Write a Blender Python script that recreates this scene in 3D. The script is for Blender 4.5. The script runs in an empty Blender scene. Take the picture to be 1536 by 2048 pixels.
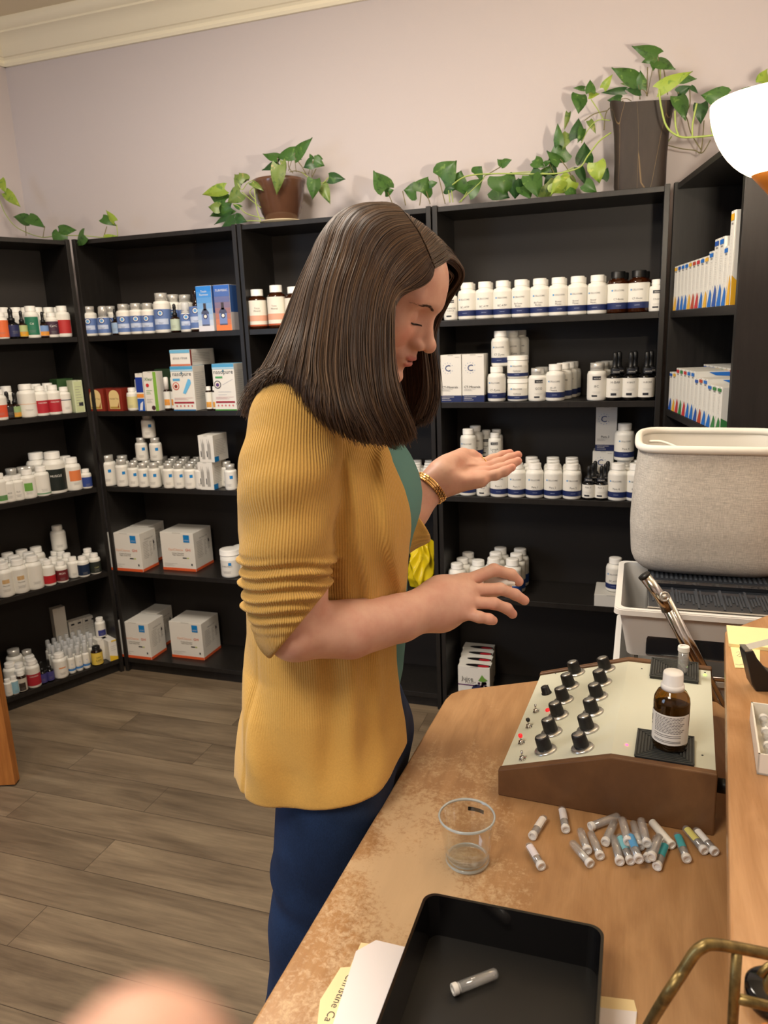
import bpy, bmesh, math, random
import numpy as np
from mathutils import Vector, Matrix
random.seed(7)
RNG = np.random.default_rng(7)
SC = bpy.context.scene
COL = SC.collection
PI = math.pi

# ------------------------------------------------------------------ camera
FPX = 1509.5
PITCH, ROLL, YAW = math.radians(13.345), math.radians(-2.2504), math.radians(18.926)
CAMPOS = Vector((0.0, 0.0, 1.5755))
_F = Vector((0, math.cos(PITCH), -math.sin(PITCH)))
_U = Vector((0, math.sin(PITCH), math.cos(PITCH)))
_R = Vector((1, 0, 0))
_c, _s = math.cos(ROLL), math.sin(ROLL)
_R, _U = _c * _R + _s * _U, -_s * _R + _c * _U
_Z = Matrix.Rotation(YAW, 3, 'Z')
CF, CU, CR = _Z @ _F, _Z @ _U, _Z @ _R
cam_data = bpy.data.cameras.new('camera')
cam = bpy.data.objects.new('camera', cam_data)
COL.objects.link(cam)
cam.matrix_world = Matrix(((CR.x, CU.x, -CF.x, CAMPOS.x), (CR.y, CU.y, -CF.y, CAMPOS.y), (CR.z, CU.z, -CF.z, CAMPOS.z), (0, 0, 0, 1)))
cam_data.sensor_fit = 'VERTICAL'
cam_data.sensor_height = 24.0
cam_data.lens = 24.0 * FPX / 2048.0
cam_data.clip_start = 0.01
cam_data.clip_end = 50
cam_data.dof.use_dof = True
cam_data.dof.focus_distance = 1.25
cam_data.dof.aperture_fstop = cam_data.lens / 2.4      # a phone lens: 2.4 mm wide pupil
SC.camera = cam

# ------------------------------------------------------------------ exposure, world, lights
SC.view_settings.view_transform = 'Standard'
SC.view_settings.look = 'None'
SC.view_settings.gamma = 1.0
SC.view_settings.use_curve_mapping = False
SC.view_settings.exposure = 0.30
world = bpy.data.worlds.new('world')
SC.world = world
world.use_nodes = True
world.node_tree.nodes['Background'].inputs[0].default_value = (1.0, 0.9, 0.78, 1)
world.node_tree.nodes['Background'].inputs[1].default_value = 0.07
SC.cycles.max_bounces = 8
SC.cycles.transmission_bounces = 8
SC.cycles.transparent_max_bounces = 12
SC.cycles.sample_clamp_indirect = 4.0
SC.cycles.caustics_reflective = False
SC.cycles.caustics_refractive = False


def area_light(name, loc, aim, size, power, color, size_y=None):
    ld = bpy.data.lights.new(name, 'AREA')
    ld.shape = 'RECTANGLE'
    ld.size = size
    ld.size_y = size_y or size
    ld.energy = power
    ld.color = color
    lo = bpy.data.objects.new(name, ld)
    COL.objects.link(lo)
    lo.location = loc
    d = Vector(aim) - Vector(loc)
    lo.rotation_euler = d.to_track_quat('-Z', 'Y').to_euler()
    return lo


WARM = (1.0, 0.89, 0.755)
area_light('ceiling_panel_light', (-1.25, 1.45, 2.90), (-1.25, 1.75, 0), 0.6, 42, WARM, 0.6)
area_light('ceiling_panel_light', (-0.75, -0.55, 2.90), (-0.75, 0.1, 0), 0.7, 30, WARM, 0.7)
area_light('window_daylight', (-2.9, -0.9, 1.7), (-0.2, 1.6, 1.2), 1.0, 20, (0.55, 0.74, 1.0), 1.3)

# ------------------------------------------------------------------ geometry from the photograph


def ray(px, py):
    return CF + CR * ((px - 768) / FPX) - CU * ((py - 1024) / FPX)


def P(px, py, d):
    return CAMPOS + ray(px, py) * d


def atz(px, py, z):
    r = ray(px, py)
    return CAMPOS + r * ((z - CAMPOS.z) / r.z)


def aty(px, py, y):
    r = ray(px, py)
    return CAMPOS + r * ((y - CAMPOS.y) / r.y)


def proj(p):
    d = Vector(p) - CAMPOS
    z = d.dot(CF)
    return 768 + FPX * d.dot(CR) / z, 1024 - FPX * d.dot(CU) / z, z


# ------------------------------------------------------------------ materials
def lin(c):
    c = c / 255.0
    return c / 12.92 if c <= 0.04045 else ((c + 0.055) / 1.055) ** 2.4


def rgb(r, g, b):
    return (lin(r), lin(g), lin(b), 1.0)


_M = {}


def mat(name, col=(200, 200, 200), rough=0.5, metal=0.0, trans=0.0, ior=1.45, spec=0.5, emit=None, estr=0.0, coat=0.0, sss=0.0, alpha=1.0):
    if name in _M:
        return _M[name]
    m = bpy.data.materials.new(name)
    m.use_nodes = True
    b = m.node_tree.nodes['Principled BSDF']
    b.inputs['Base Color'].default_value = rgb(*col)
    b.inputs['Roughness'].default_value = rough
    b.inputs['Metallic'].default_value = metal
    b.inputs['Transmission Weight'].default_value = trans
    b.inputs['IOR'].default_value = ior
    b.inputs['Specular IOR Level'].default_value = spec
    b.inputs['Coat Weight'].default_value = coat
    b.inputs['Alpha'].default_value = alpha
    if sss:
        b.inputs['Subsurface Weight'].default_value = sss
        b.inputs['Subsurface Radius'].default_value = (0.012, 0.005, 0.003)
        b.inputs['Subsurface Scale'].default_value = 0.6
    if emit:
        b.inputs['Emission Color'].default_value = rgb(*emit)
        b.inputs['Emission Strength'].default_value = estr
    _M[name] = m
    return m


class NT:
    """small node-tree helper"""

    def __init__(self, m):
        self.t = m.node_tree
        self.b = m.node_tree.nodes['Principled BSDF']

    def n(self, typ, **kw):
        nd = self.t.nodes.new(typ)
        for k, v in kw.items():
            if k.startswith('i_'):
                key = k[2:].replace('_', ' ')
                nd.inputs[key].default_value = v
            else:
                setattr(nd, k, v)
        return nd

    def l(self, a, b):
        self.t.links.new(a, b)

    def coord(self, kind='Object', scale=(1, 1, 1), rot=(0, 0, 0), loc=(0, 0, 0)):
        tc = self.n('ShaderNodeTexCoord')
        mp = self.n('ShaderNodeMapping')
        mp.inputs['Scale'].default_value = scale
        mp.inputs['Rotation'].default_value = rot
        mp.inputs['Location'].default_value = loc
        self.l(tc.outputs[kind], mp.inputs['Vector'])
        return mp.outputs['Vector']

    def noise(self, vec, scale=5, detail=4, rough=0.5, dist=0.0):
        n = self.n('ShaderNodeTexNoise')
        n.inputs['Scale'].default_value = scale
        n.inputs['Detail'].default_value = detail
        n.inputs['Roughness'].default_value = rough
        n.inputs['Distortion'].default_value = dist
        self.l(vec, n.inputs['Vector'])
        return n.outputs['Fac']

    def ramp(self, fac, stops, interp='LINEAR'):
        r = self.n('ShaderNodeValToRGB')
        r.color_ramp.interpolation = interp
        e = r.color_ramp.elements
        e[0].position, e[0].color = stops[0]
        e[1].position, e[1].color = stops[-1]
        for p, c in stops[1:-1]:
            k = e.new(p)
            k.color = c
        self.l(fac, r.inputs['Fac'])
        return r.outputs['Color']

    def mix(self, fac, a, b, mode='MIX'):
        x = self.n('ShaderNodeMix', data_type='RGBA', blend_type=mode)
        for sock, v in ((x.inputs['Factor'], fac), (x.inputs['A'], a), (x.inputs['B'], b)):
            if hasattr(v, 'links'):
                self.l(v, sock)
            else:
                sock.default_value = v
        # colour sockets are the later ones of the same name
        return x.outputs['Result']

    def mixc(self, fac, a, b, mode='MIX'):
        x = self.n('ShaderNodeMixRGB', blend_type=mode)
        for sock, v in ((x.inputs[0], fac), (x.inputs[1], a), (x.inputs[2], b)):
            if hasattr(v, 'links'):
                self.l(v, sock)
            else:
                sock.default_value = v
        return x.outputs[0]

    def math(self, op, a, b=None, c=None):
        x = self.n('ShaderNodeMath', operation=op)
        for i, v in enumerate((a, b, c)):
            if v is None:
                continue
            if hasattr(v, 'links'):
                self.l(v, x.inputs[i])
            else:
                x.inputs[i].default_value = v
        return x.outputs[0]

    def bump(self, h, strength=0.3, dist=0.001):
        bp = self.n('ShaderNodeBump')
        bp.inputs['Strength'].default_value = strength
        bp.inputs['Distance'].default_value = dist
        self.l(h, bp.inputs['Height'])
        self.l(bp.outputs['Normal'], self.b.inputs['Normal'])


# ------------------------------------------------------------------ object helpers
def link(o, parent=None):
    COL.objects.link(o)
    if parent is not None:
        o.parent = parent
    return o


def tag(o, label=None, cat=None, group=None, kind=None):
    if label:
        o['label'] = label
    if cat:
        o['category'] = cat
    if group:
        o['group'] = group
    if kind:
        o['kind'] = kind
    return o


def empty(name, loc=(0, 0, 0), rz=0.0, parent=None):
    o = bpy.data.objects.new(name, None)
    o.location = loc
    o.rotation_euler = (0, 0, rz)
    o.empty_display_size = 0.05
    return link(o, parent)


def mesh_from(name, verts, faces, mats, midx=None, smooth=False):
    me = bpy.data.meshes.new(name)
    me.from_pydata([tuple(v) for v in verts], [], [tuple(f) for f in faces])
    for m in (mats if isinstance(mats, (list, tuple)) else [mats]):
        me.materials.append(m)
    if midx is not None:
        me.polygons.foreach_set('material_index', np.asarray(midx, dtype=np.int32))
    if smooth:
        me.polygons.foreach_set('use_smooth', np.ones(len(me.polygons), dtype=bool))
    me.update()
    return me


class MB:
    """mesh builder: collects shapes into one mesh"""

    def __init__(self):
        self.v, self.f, self.m, self.s = [], [], [], []
        self.mats = []

    def _mi(self, m):
        if m not in self.mats:
            self.mats.append(m)
        return self.mats.index(m)

    def add(self, verts, faces, m, smooth=False, xf=None):
        k = len(self.v)
        if xf is not None:
            verts = [xf @ Vector(v) for v in verts]
        self.v += [tuple(v) for v in verts]
        self.f += [tuple(i + k for i in f) for f in faces]
        mi = self._mi(m)
        self.m += [mi] * len(faces)
        self.s += [smooth] * len(faces)
        return self

    def box(self, c, s, m, xf=None, bev=0.0):
        x, y, z = s[0] / 2, s[1] / 2, s[2] / 2
        if bev <= 0:
            vs = [(c[0] + a * x, c[1] + b * y, c[2] + d * z) for a in (-1, 1) for b in (-1, 1) for d in (-1, 1)]
            fs = [(0, 1, 3, 2), (4, 6, 7, 5), (0, 4, 5, 1), (2, 3, 7, 6), (0, 2, 6, 4), (1, 5, 7, 3)]
            return self.add(vs, fs, m, xf=xf)
        b = min(bev, x * .9, y * .9, z * .9)
        bm = bmesh.new()
        bmesh.ops.create_cube(bm, size=1.0)
        for v in bm.verts:
            v.co = Vector((v.co.x * s[0] + c[0], v.co.y * s[1] + c[1], v.co.z * s[2] + c[2]))
        bmesh.ops.bevel(bm, geom=bm.edges[:], offset=b, segments=2, affect='EDGES', profile=0.5)
        bm.verts.index_update()
        vs = [v.co.copy() for v in bm.verts]
        fs = [[v.index for v in f.verts] for f in bm.faces]
        bm.free()
        return self.add(vs, fs, m, xf=xf, smooth=False)

    def prism(self, pts, z0, z1, m, xf=None):
        n = len(pts)
        vs = [(p[0], p[1], z0) for p in pts] + [(p[0], p[1], z1) for p in pts]
        fs = [tuple(range(n))[::-1], tuple(range(n, 2 * n))] + [(i, (i + 1) % n, n + (i + 1) % n, n + i) for i in range(n)]
        return self.add(vs, fs, m, xf=xf)

    def lathe(self, prof, m, seg=32, xf=None, smooth=True, ribs=None, caps=True):
        """prof: [(r, z)]; ribs=(z0, z1, amp, n) modulates the radius"""
        vs, fs = [], []
        for r, z in prof:
            for k in range(seg):
                a = 2 * PI * k / seg
                rr = r
                if ribs and ribs[0] <= z <= ribs[1] and k % 2:
                    rr = r - ribs[2]
                vs.append((rr * math.cos(a), rr * math.sin(a), z))
        n = len(prof)
        for i in range(n - 1):
            for k in range(seg):
                k2 = (k + 1) % seg
                fs.append((i * seg + k, i * seg + k2, (i + 1) * seg + k2, (i + 1) * seg + k))
        if caps and prof[0][0] > 1e-5:
            fs.append(tuple(range(seg))[::-1])
        if caps and prof[-1][0] > 1e-5:
            fs.append(tuple((n - 1) * seg + k for k in range(seg)))
        return self.add(vs, fs, m, smooth=smooth, xf=xf)

    def tube(self, pts, r, m, seg=8, smooth=True, cap=True, xf=None):
        pts = [Vector(p) for p in pts]
        n = len(pts)
        rs = r if isinstance(r, (list, tuple)) else [r] * n
        vs, fs = [], []
        up = Vector((0, 0, 1))
        t0 = (pts[1] - pts[0]).normalized()
        if abs(t0.dot(up)) > 0.95:
            up = Vector((1, 0, 0))
        nx = t0.cross(up).normalized()
        for i, p in enumerate(pts):
            t = (pts[min(i + 1, n - 1)] - pts[max(i - 1, 0)]).normalized()
            nx = (nx - t * nx.dot(t)).normalized()
            ny = t.cross(nx)
            for k in range(seg):
                a = 2 * PI * k / seg
                vs.append(p + (nx * math.cos(a) + ny * math.sin(a)) * rs[i])
        for i in range(n - 1):
            for k in range(seg):
                k2 = (k + 1) % seg
                fs.append((i * seg + k, i * seg + k2, (i + 1) * seg + k2, (i + 1) * seg + k))
        if cap:
            fs.append(tuple(range(seg))[::-1])
            fs.append(tuple((n - 1) * seg + k for k in range(seg)))
        return self.add(vs, fs, m, smooth=smooth, xf=xf)

    def mesh(self, name):
        me = bpy.data.meshes.new(name)
        me.from_pydata(self.v, [], self.f)
        for m in self.mats:
            me.materials.append(m)
        me.polygons.foreach_set('material_index', np.array(self.m, dtype=np.int32))
        me.polygons.foreach_set('use_smooth', np.array(self.s, dtype=bool))
        me.update()
        return me

    def build(self, name, parent=None, loc=None, rz=None):
        o = bpy.data.objects.new(name, self.mesh(name))
        if loc is not None:
            o.location = loc
        if rz is not None:
            o.rotation_euler = (0, 0, rz)
        return link(o, parent)


_sm = None


def sharpen(o, ang=35):
    """smooth shading with sharp edges kept"""
    me = o.data
    me.polygons.foreach_set('use_smooth', np.ones(len(me.polygons), dtype=bool))
    me.set_sharp_from_angle(angle=math.radians(ang))
    return o


def xf(loc=(0, 0, 0), rz=0.0, rx=0.0, ry=0.0, s=1.0):
    return Matrix.Translation(loc) @ Matrix.Rotation(rz, 4, 'Z') @ Matrix.Rotation(ry, 4, 'Y') @ Matrix.Rotation(rx, 4, 'X') @ Matrix.Scale(s, 4)


def catmull(pts, n):
    pts = [Vector(p) for p in pts]
    out = []
    m = len(pts) - 1
    for i in range(n):
        t = i / (n - 1) * m
        k = min(int(t), m - 1)
        u = t - k
        p0, p1, p2, p3 = pts[max(k - 1, 0)], pts[k], pts[k + 1], pts[min(k + 2, m)]
        out.append(0.5 * ((2 * p1) + (p2 - p0) * u + (2 * p0 - 5 * p1 + 4 * p2 - p3) * u * u + (3 * p1 - p0 - 3 * p2 + p3) * u ** 3))
    return out


_TX = {}


def text_geo(s, size):
    """flat text outline as verts (x, y) and faces, centred on x, baseline at 0"""
    key = (s, round(size, 5))
    if key in _TX:
        return _TX[key]
    cu = bpy.data.curves.new('lettering', 'FONT')
    cu.body = s
    cu.size = size
    cu.align_x = 'CENTER'
    cu.resolution_u = 2
    ob = bpy.data.objects.new('lettering', cu)
    COL.objects.link(ob)
    dg = bpy.context.evaluated_depsgraph_get()
    me = ob.evaluated_get(dg).to_mesh()
    vs = [(v.co.x, v.co.y) for v in me.vertices]
    fs = [tuple(p.vertices) for p in me.polygons]
    ob.evaluated_get(dg).to_mesh_clear()
    bpy.data.objects.remove(ob)
    bpy.data.curves.remove(cu)
    _TX[key] = (vs, fs)
    return _TX[key]


def text_on_cyl(mb, s, size, m, r, z, ang=0.0, bold=0.0):
    vs, fs = text_geo(s, size)
    out = []
    for x, y in vs:
        a = -PI / 2 + ang + x / r
        out.append((r * math.cos(a), r * math.sin(a), z + y))
    mb.add(out, fs, m)


def text_flat(mb, s, size, m, frame):
    """frame: Matrix mapping (x, y, 0) text plane to local space"""
    vs, fs = text_geo(s, size)
    mb.add([frame @ Vector((x, y, 0)) for x, y in vs], fs, m)
# ================================================================== room
CEIL = 2.985
XL0, YB = -2.845, 3.14                       # back left corner of the room
dL = Vector((-0.20, -0.98, 0)).normalized()
rU = Vector((math.cos(math.radians(-79.5)), math.sin(math.radians(-79.5)), 0))   # line of the right-hand bookcase front
XR0 = 0.42

m_wall = mat('wall_paint', (196, 187, 187), 0.75, spec=0.25)
nt = NT(m_wall)
nz = nt.noise(nt.coord(), 260, 3, 0.6)
nt.bump(nz, 0.25, 0.0008)
m_ceil = mat('ceiling_paint', (225, 212, 185), 0.8, spec=0.2)
m_trim = mat('trim_paint', (240, 231, 206), 0.45)

m_floor = mat('vinyl_plank', (120, 102, 82), 0.42)
nt = NT(m_floor)
v = nt.coord(loc=(0.35, 0.08, 0))
br = nt.n('ShaderNodeTexBrick', offset=0.37, offset_frequency=2, squash=1.0)
br.inputs['Scale'].default_value = 1.0
br.inputs['Brick Width'].default_value = 1.22
br.inputs['Row Height'].default_value = 0.152
br.inputs['Mortar Size'].default_value = 0.0011
br.inputs['Mortar Smooth'].default_value = 0.3
br.inputs['Bias'].default_value = 0.0
br.inputs['Color1'].default_value = (0.0, 0.0, 0.0, 1)
br.inputs['Color2'].default_value = (1, 1, 1, 1)
br.inputs['Mortar'].default_value = (0.5, 0.5, 0.5, 1)
nt.l(v, br.inputs['Vector'])
# per-plank shift of the grain
vm = nt.n('ShaderNodeVectorMath', operation='MULTIPLY_ADD')
nt.l(br.outputs['Color'], vm.inputs[0])
vm.inputs[1].default_value = (7.3, 3.1, 5.7)
st = nt.coord(scale=(1.0, 7.0, 1.0))
nt.l(st, vm.inputs[2])
g1 = nt.noise(vm.outputs[0], 1.7, 5, 0.6, 0.6)
st2 = nt.coord(scale=(2.0, 42.0, 1.0))
vm2 = nt.n('ShaderNodeVectorMath', operation='MULTIPLY_ADD')
nt.l(br.outputs['Color'], vm2.inputs[0])
vm2.inputs[1].default_value = (9.3, 2.1, 5.7)
nt.l(st2, vm2.inputs[2])
g2 = nt.noise(vm2.outputs[0], 2.2, 6, 0.65, 0.3)
c1 = nt.ramp(g1, [(0.28, rgb(88, 75, 60)), (0.5, rgb(118, 103, 84)), (0.72, rgb(141, 125, 102))])
c2 = nt.ramp(g2, [(0.3, (0.72, 0.72, 0.72, 1)), (0.62, (1.05, 1.05, 1.05, 1))])
c3 = nt.mixc(0.75, c1, c2, 'MULTIPLY')
pl = nt.ramp(br.outputs['Color'], [(0.0, (0.86, 0.85, 0.84, 1)), (1.0, (1.08, 1.07, 1.05, 1))])
c4 = nt.mixc(1.0, c3, pl, 'MULTIPLY')
c5 = nt.mixc(br.outputs['Fac'], c4, rgb(58, 48, 38))
nt.l(c5, nt.b.inputs['Base Color'])
nt.bump(g2, 0.12, 0.0006)


def structure(mb, name, label=None):
    o = mb.build(name)
    o['kind'] = 'structure'
    if label:
        o['label'] = label
    return o


# outline of the room (inside faces)
BL = Vector((XL0, YB, 0))
BR = Vector((XR0, YB, 0))
LF = BL + dL * 5.3
RFR = BR + rU * 5.2
poly = [BL, BR, RFR, LF]
mb = MB()
mb.prism([(-4.4, -2.4), (2.2, -2.4), (2.2, 3.5), (-4.4, 3.5)], -0.05, 0.0, m_floor)
structure(mb, 'floor', 'grey-brown wood-look plank floor')
mb = MB()
mb.prism([(-4.4, -2.4), (2.2, -2.4), (2.2, 3.5), (-4.4, 3.5)], CEIL, CEIL + 0.05, m_ceil)
structure(mb, 'ceiling', 'cream painted ceiling')


def wall(name, a, b, outn, label):
    a, b = Vector(a), Vector(b)
    o = Vector(outn) * 0.1
    mb = MB()
    mb.prism([(a.x, a.y), (b.x, b.y), (b.x + o.x, b.y + o.y), (a.x + o.x, a.y + o.y)], 0, CEIL, m_wall)
    return structure(mb, name, label)


nL = Vector((dL.y, -dL.x, 0))
nR = Vector((-rU.y, rU.x, 0))
wall('wall_back', BL + Vector((-0.1, 0, 0)), BR + Vector((0.1, 0, 0)), (0, 1, 0), 'mauve painted back wall above the bookcases')
wall('wall_left', BL, LF, nL, 'mauve painted wall at the left corner')
wall('wall_right', RFR, BR, nR, 'mauve painted wall behind the right bookcase')
wall('wall_front', LF, RFR, (0, -1, 0), 'mauve painted wall behind the viewer')

# crown moulding: stepped cove profile (distance from the wall, height)
CRP = [(0.0, 2.835), (0.012, 2.835), (0.018, 2.845), (0.018, 2.858), (0.026, 2.866), (0.034, 2.868), (0.046, 2.880), (0.062, 2.905),
       (0.082, 2.926), (0.098, 2.934), (0.104, 2.936), (0.104, 2.944), (0.116, 2.950), (0.126, 2.962), (0.130, 2.972), (0.130, 2.986), (0.0, 2.986)]


def crown(name, a, b, inn, label):
    a, b, inn = Vector(a), Vector(b), Vector(inn)
    n = len(CRP)
    vs = [a + inn * d + Vector((0, 0, z)) for d, z in CRP] + [b + inn * d + Vector((0, 0, z)) for d, z in CRP]
    fs = [(i, (i + 1) % n, n + (i + 1) % n, n + i) for i in range(n)]
    mb = MB()
    mb.add(vs, fs, m_trim, smooth=True)
    o = structure(mb, name, label)
    sharpen(o, 28)
    return o


crown('trim_1', BL, BR, (0, -1, 0), 'cream crown moulding along the back wall')
crown('trim_2', BL, LF, -nL, 'cream crown moulding along the left wall')
crown('trim_3', BR, RFR, -nR, 'cream crown moulding along the right wall')

# edge of a honey-coloured wooden door standing open at the left
m_oak = mat('honey_wood', (176, 112, 50), 0.4)
nt = NT(m_oak)
g = nt.noise(nt.coord(scale=(14, 14, 1.2)), 3, 5, 0.6, 0.4)
nt.l(nt.ramp(g, [(0.3, rgb(150, 88, 36)), (0.7, rgb(190, 124, 60))]), nt.b.inputs['Base Color'])
a = atz(40, 1561, 0.0)
mb = MB()
dv = Vector((-0.94, -0.34, 0))
nv = Vector((-dv.y, dv.x, 0)) * 0.038
mb.prism([(a.x, a.y), (a.x + nv.x, a.y + nv.y), (a.x + nv.x + dv.x * .62, a.y + nv.y + dv.y * .62), (a.x + dv.x * .62, a.y + dv.y * .62)], 0.008, 2.03, m_oak)
structure(mb, 'door_1', 'open honey-brown wooden door at the left edge')

# ================================================================== bookcases
m_black = mat('black_brown_laminate', (34, 31, 29), 0.38, spec=0.4)
nt = NT(m_black)
g = nt.noise(nt.coord(scale=(9, 9, 1.0)), 8, 5, 0.65, 0.2)
nt.l(nt.ramp(g, [(0.3, rgb(27, 25, 23)), (0.7, rgb(38, 35, 33))]), nt.b.inputs['Base Color'])
nt.bump(g, 0.1, 0.0004)
m_back = mat('bookcase_back_board', (42, 38, 35), 0.55, spec=0.35)

ROWS = [1.610, 1.278, 0.928, 0.517, 0.068]    # heights of the shelf tops
BH, BD, PT = 2.02, 0.28, 0.018


class Unit:
    def __init__(self, name, o, d, w, label, zs=ROWS):
        self.o, self.d, self.w = Vector(o), Vector(d).normalized(), w
        self.n = Vector((-self.d.y, self.d.x, 0))       # into the depth
        self.rz = math.atan2(self.d.y, self.d.x)
        t = empty(name, self.o, self.rz)
        tag(t, label, 'bookcase', 'black bookcases lining the walls')
        self.root = t
        for sx in (0, 1):
            MB().box((PT / 2 + sx * (w - PT), BD / 2, BH / 2), (PT, BD, BH), m_black, bev=0.0012).build('side_panel', t)
        MB().box((w / 2, BD / 2 + .004, BH - 0.012 - PT / 2 + .008), (w - 2 * PT, BD - .01, PT), m_black, bev=0.001).build('top_panel', t)
        MB().box((w / 2, BD - 0.004, BH / 2 + .01), (w - 2 * PT, 0.006, BH - .06), m_back).build('back_panel', t)
        MB().box((w / 2, 0.03, 0.024), (w - 2 * PT, 0.016, 0.048), m_black).build('plinth', t)
        for z in zs:
            th = 0.022
            MB().box((w / 2, BD / 2 - .002, z - th / 2), (w - 2 * PT, BD - 0.016, th), m_black, bev=0.001).build('shelf', t)

    def at(self, t, dep, z):
        return self.o + self.d * t + self.n * dep + Vector((0, 0, z))

    def solve(self, px, dep, z):
        """place along the shelf whose picture column is px"""
        lo, hi = -0.5, self.w + 0.6
        f = lambda t: proj(self.at(t, dep, z))[0] - px
        for _ in range(40):
            mid = (lo + hi) / 2
            if f(mid) > 0:
                hi = mid
            else:
                lo = mid
        return self.at((lo + hi) / 2, dep, z)


dU1 = Vector((-0.426, -0.905, 0)).normalized()
CORN = Vector((-2.362, 2.85, 0))
U2 = Unit('bookcase', CORN + Vector((0.004, 0, 0)), (1, 0, 0), 0.80, 'black bookcase in the far left corner holding white supplement cartons')
U1 = Unit('bookcase', CORN + dU1 * 0.804, -dU1, 0.80, 'black bookcase at the left edge, angled across the corner')
U3 = Unit('bookcase', (-1.552, 2.85, 0), (1, 0, 0), 0.80, 'black bookcase mostly behind the woman in the yellow cardigan')
U4 = Unit('bookcase', (-0.746, 2.85, 0), (1, 0, 0), 0.816, 'black bookcase to the right of the woman under the leafy vine', [1.611, 1.305, .935, .519, .068])
U5 = Unit('bookcase', (0.080, 2.852, 0), rU, 0.76, 'black bookcase at the far right filled with thin white boxes')
# ================================================================== organic surfaces
def A3(v):
    return np.array([v[0], v[1], v[2]], dtype=np.float64)


def s_cone(p, a, b, ra, rb):
    a, b = A3(a), A3(b)
    ab = b - a
    t = np.clip(((p - a) @ ab) / (ab @ ab), 0, 1)
    return np.linalg.norm(p - a - t[:, None] * ab, axis=1) - (ra + (rb - ra) * t)


def s_ell(p, c, r, rot=None):
    q = p - A3(c)
    if rot is not None:
        q = q @ rot
    r = np.array(r, dtype=np.float64)
    k0 = np.linalg.norm(q / r, axis=1)
    k1 = np.linalg.norm(q / (r * r), axis=1) + 1e-9
    return k0 * (k0 - 1.0) / k1


def s_sph(p, c, r):
    return np.linalg.norm(p - A3(c), axis=1) - r


def smin(a, b, k):
    h = np.maximum(k - np.abs(a - b), 0) / k
    return np.minimum(a, b) - h * h * k * 0.25


def smax(a, b, k):
    return -smin(-a, -b, k)


def net(field, lo, hi, h, B=12, lip=1.35, relax=2):
    """surface nets on sparse blocks; returns verts (N,3), quads (M,4)"""
    lo, hi = A3(lo), A3(hi)
    nb = np.ceil((hi - lo) / (h * B)).astype(int)
    bi = np.stack(np.meshgrid(*[np.arange(k) for k in nb], indexing='ij'), -1).reshape(-1, 3)
    cen = lo + (bi + 0.5) * (h * B)
    d = field(cen)
    keep = np.abs(d) < 0.5 * h * B * 1.7321 * lip + h
    bi = bi[keep]
    N = nb * B + 2
    gn = np.stack(np.meshgrid(*[np.arange(B + 1)] * 3, indexing='ij'), -1)
    Vk, Vp, Q = [], [], []
    key = lambda c: (c[..., 0] * N[1] + c[..., 1]) * N[2] + c[..., 2]
    for s in range(0, len(bi), 40):
        bb = bi[s:s + 40]
        idx = bb[:, None, None, None, :] * B + gn[None]
        val = field((lo + idx.reshape(-1, 3) * h)).reshape(idx.shape[:-1])
        neg = val < 0
        cor = [(i, j, k) for i in (0, 1) for j in (0, 1) for k in (0, 1)]
        sl = lambda a, o: a[:, o[0]:o[0] + B, o[1]:o[1] + B, o[2]:o[2] + B]
        cnt = sum(sl(neg, o).astype(int) for o in cor)
        act = (cnt > 0) & (cnt < 8)
        w = np.nonzero(act)
        if len(w[0]) == 0:
            continue
        cv = [sl(val, o)[w] for o in cor]
        acc = np.zeros((len(w[0]), 3))
        n = np.zeros(len(w[0]))
        for x in range(8):
            for ax in range(3):
                y = x | (4 >> ax)
                if y == x:
                    continue
                a, b = cv[x], cv[y]
                cr = (a < 0) != (b < 0)
                t = np.where(cr, a / np.where(cr, a - b, 1), 0)
                pt = np.array(cor[x], float)[None] + t[:, None] * (np.array(cor[y], float) - np.array(cor[x], float))[None]
                acc += pt * cr[:, None]
                n += cr
        base = bb[w[0]] * B + np.stack(w[1:], -1)
        Vk.append(key(base))
        Vp.append(lo + (base + acc / n[:, None]) * h)
        for ax in range(3):
            o = [0, 0, 0]
            o[ax] = 1
            a, b = sl(neg, (0, 0, 0)), sl(neg, tuple(o))
            w2 = np.nonzero(a != b)
            if len(w2[0]) == 0:
                continue
            e = bb[w2[0]] * B + np.stack(w2[1:], -1)
            u, v_ = (ax + 1) % 3, (ax + 2) % 3
            du, dv = np.zeros(3, int), np.zeros(3, int)
            du[u] = 1
            dv[v_] = 1
            q = np.stack([key(e - du - dv), key(e - dv), key(e), key(e - du)], -1)
            fl = ~a[w2]
            q[fl] = q[fl][:, ::-1]
            Q.append(q)
    Vk, Vp, Q = np.concatenate(Vk), np.concatenate(Vp), np.concatenate(Q)
    o = np.argsort(Vk)
    Vk, Vp = Vk[o], Vp[o]
    i = np.searchsorted(Vk, Q)
    i = np.minimum(i, len(Vk) - 1)
    ok = (Vk[i] == Q).all(1)
    Q = i[ok]
    e = h * 0.4
    for it in range(relax):
        dv = field(Vp)
        g = np.stack([(field(Vp + A3(x) * e) - field(Vp - A3(x) * e)) / (2 * e) for x in ((1, 0, 0), (0, 1, 0), (0, 0, 1))], -1)
        gg = (g * g).sum(1) + 1e-6
        st = np.clip(dv / gg, -h, h)
        Vp = Vp - g * st[:, None] * 0.9
    return Vp, Q


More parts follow.
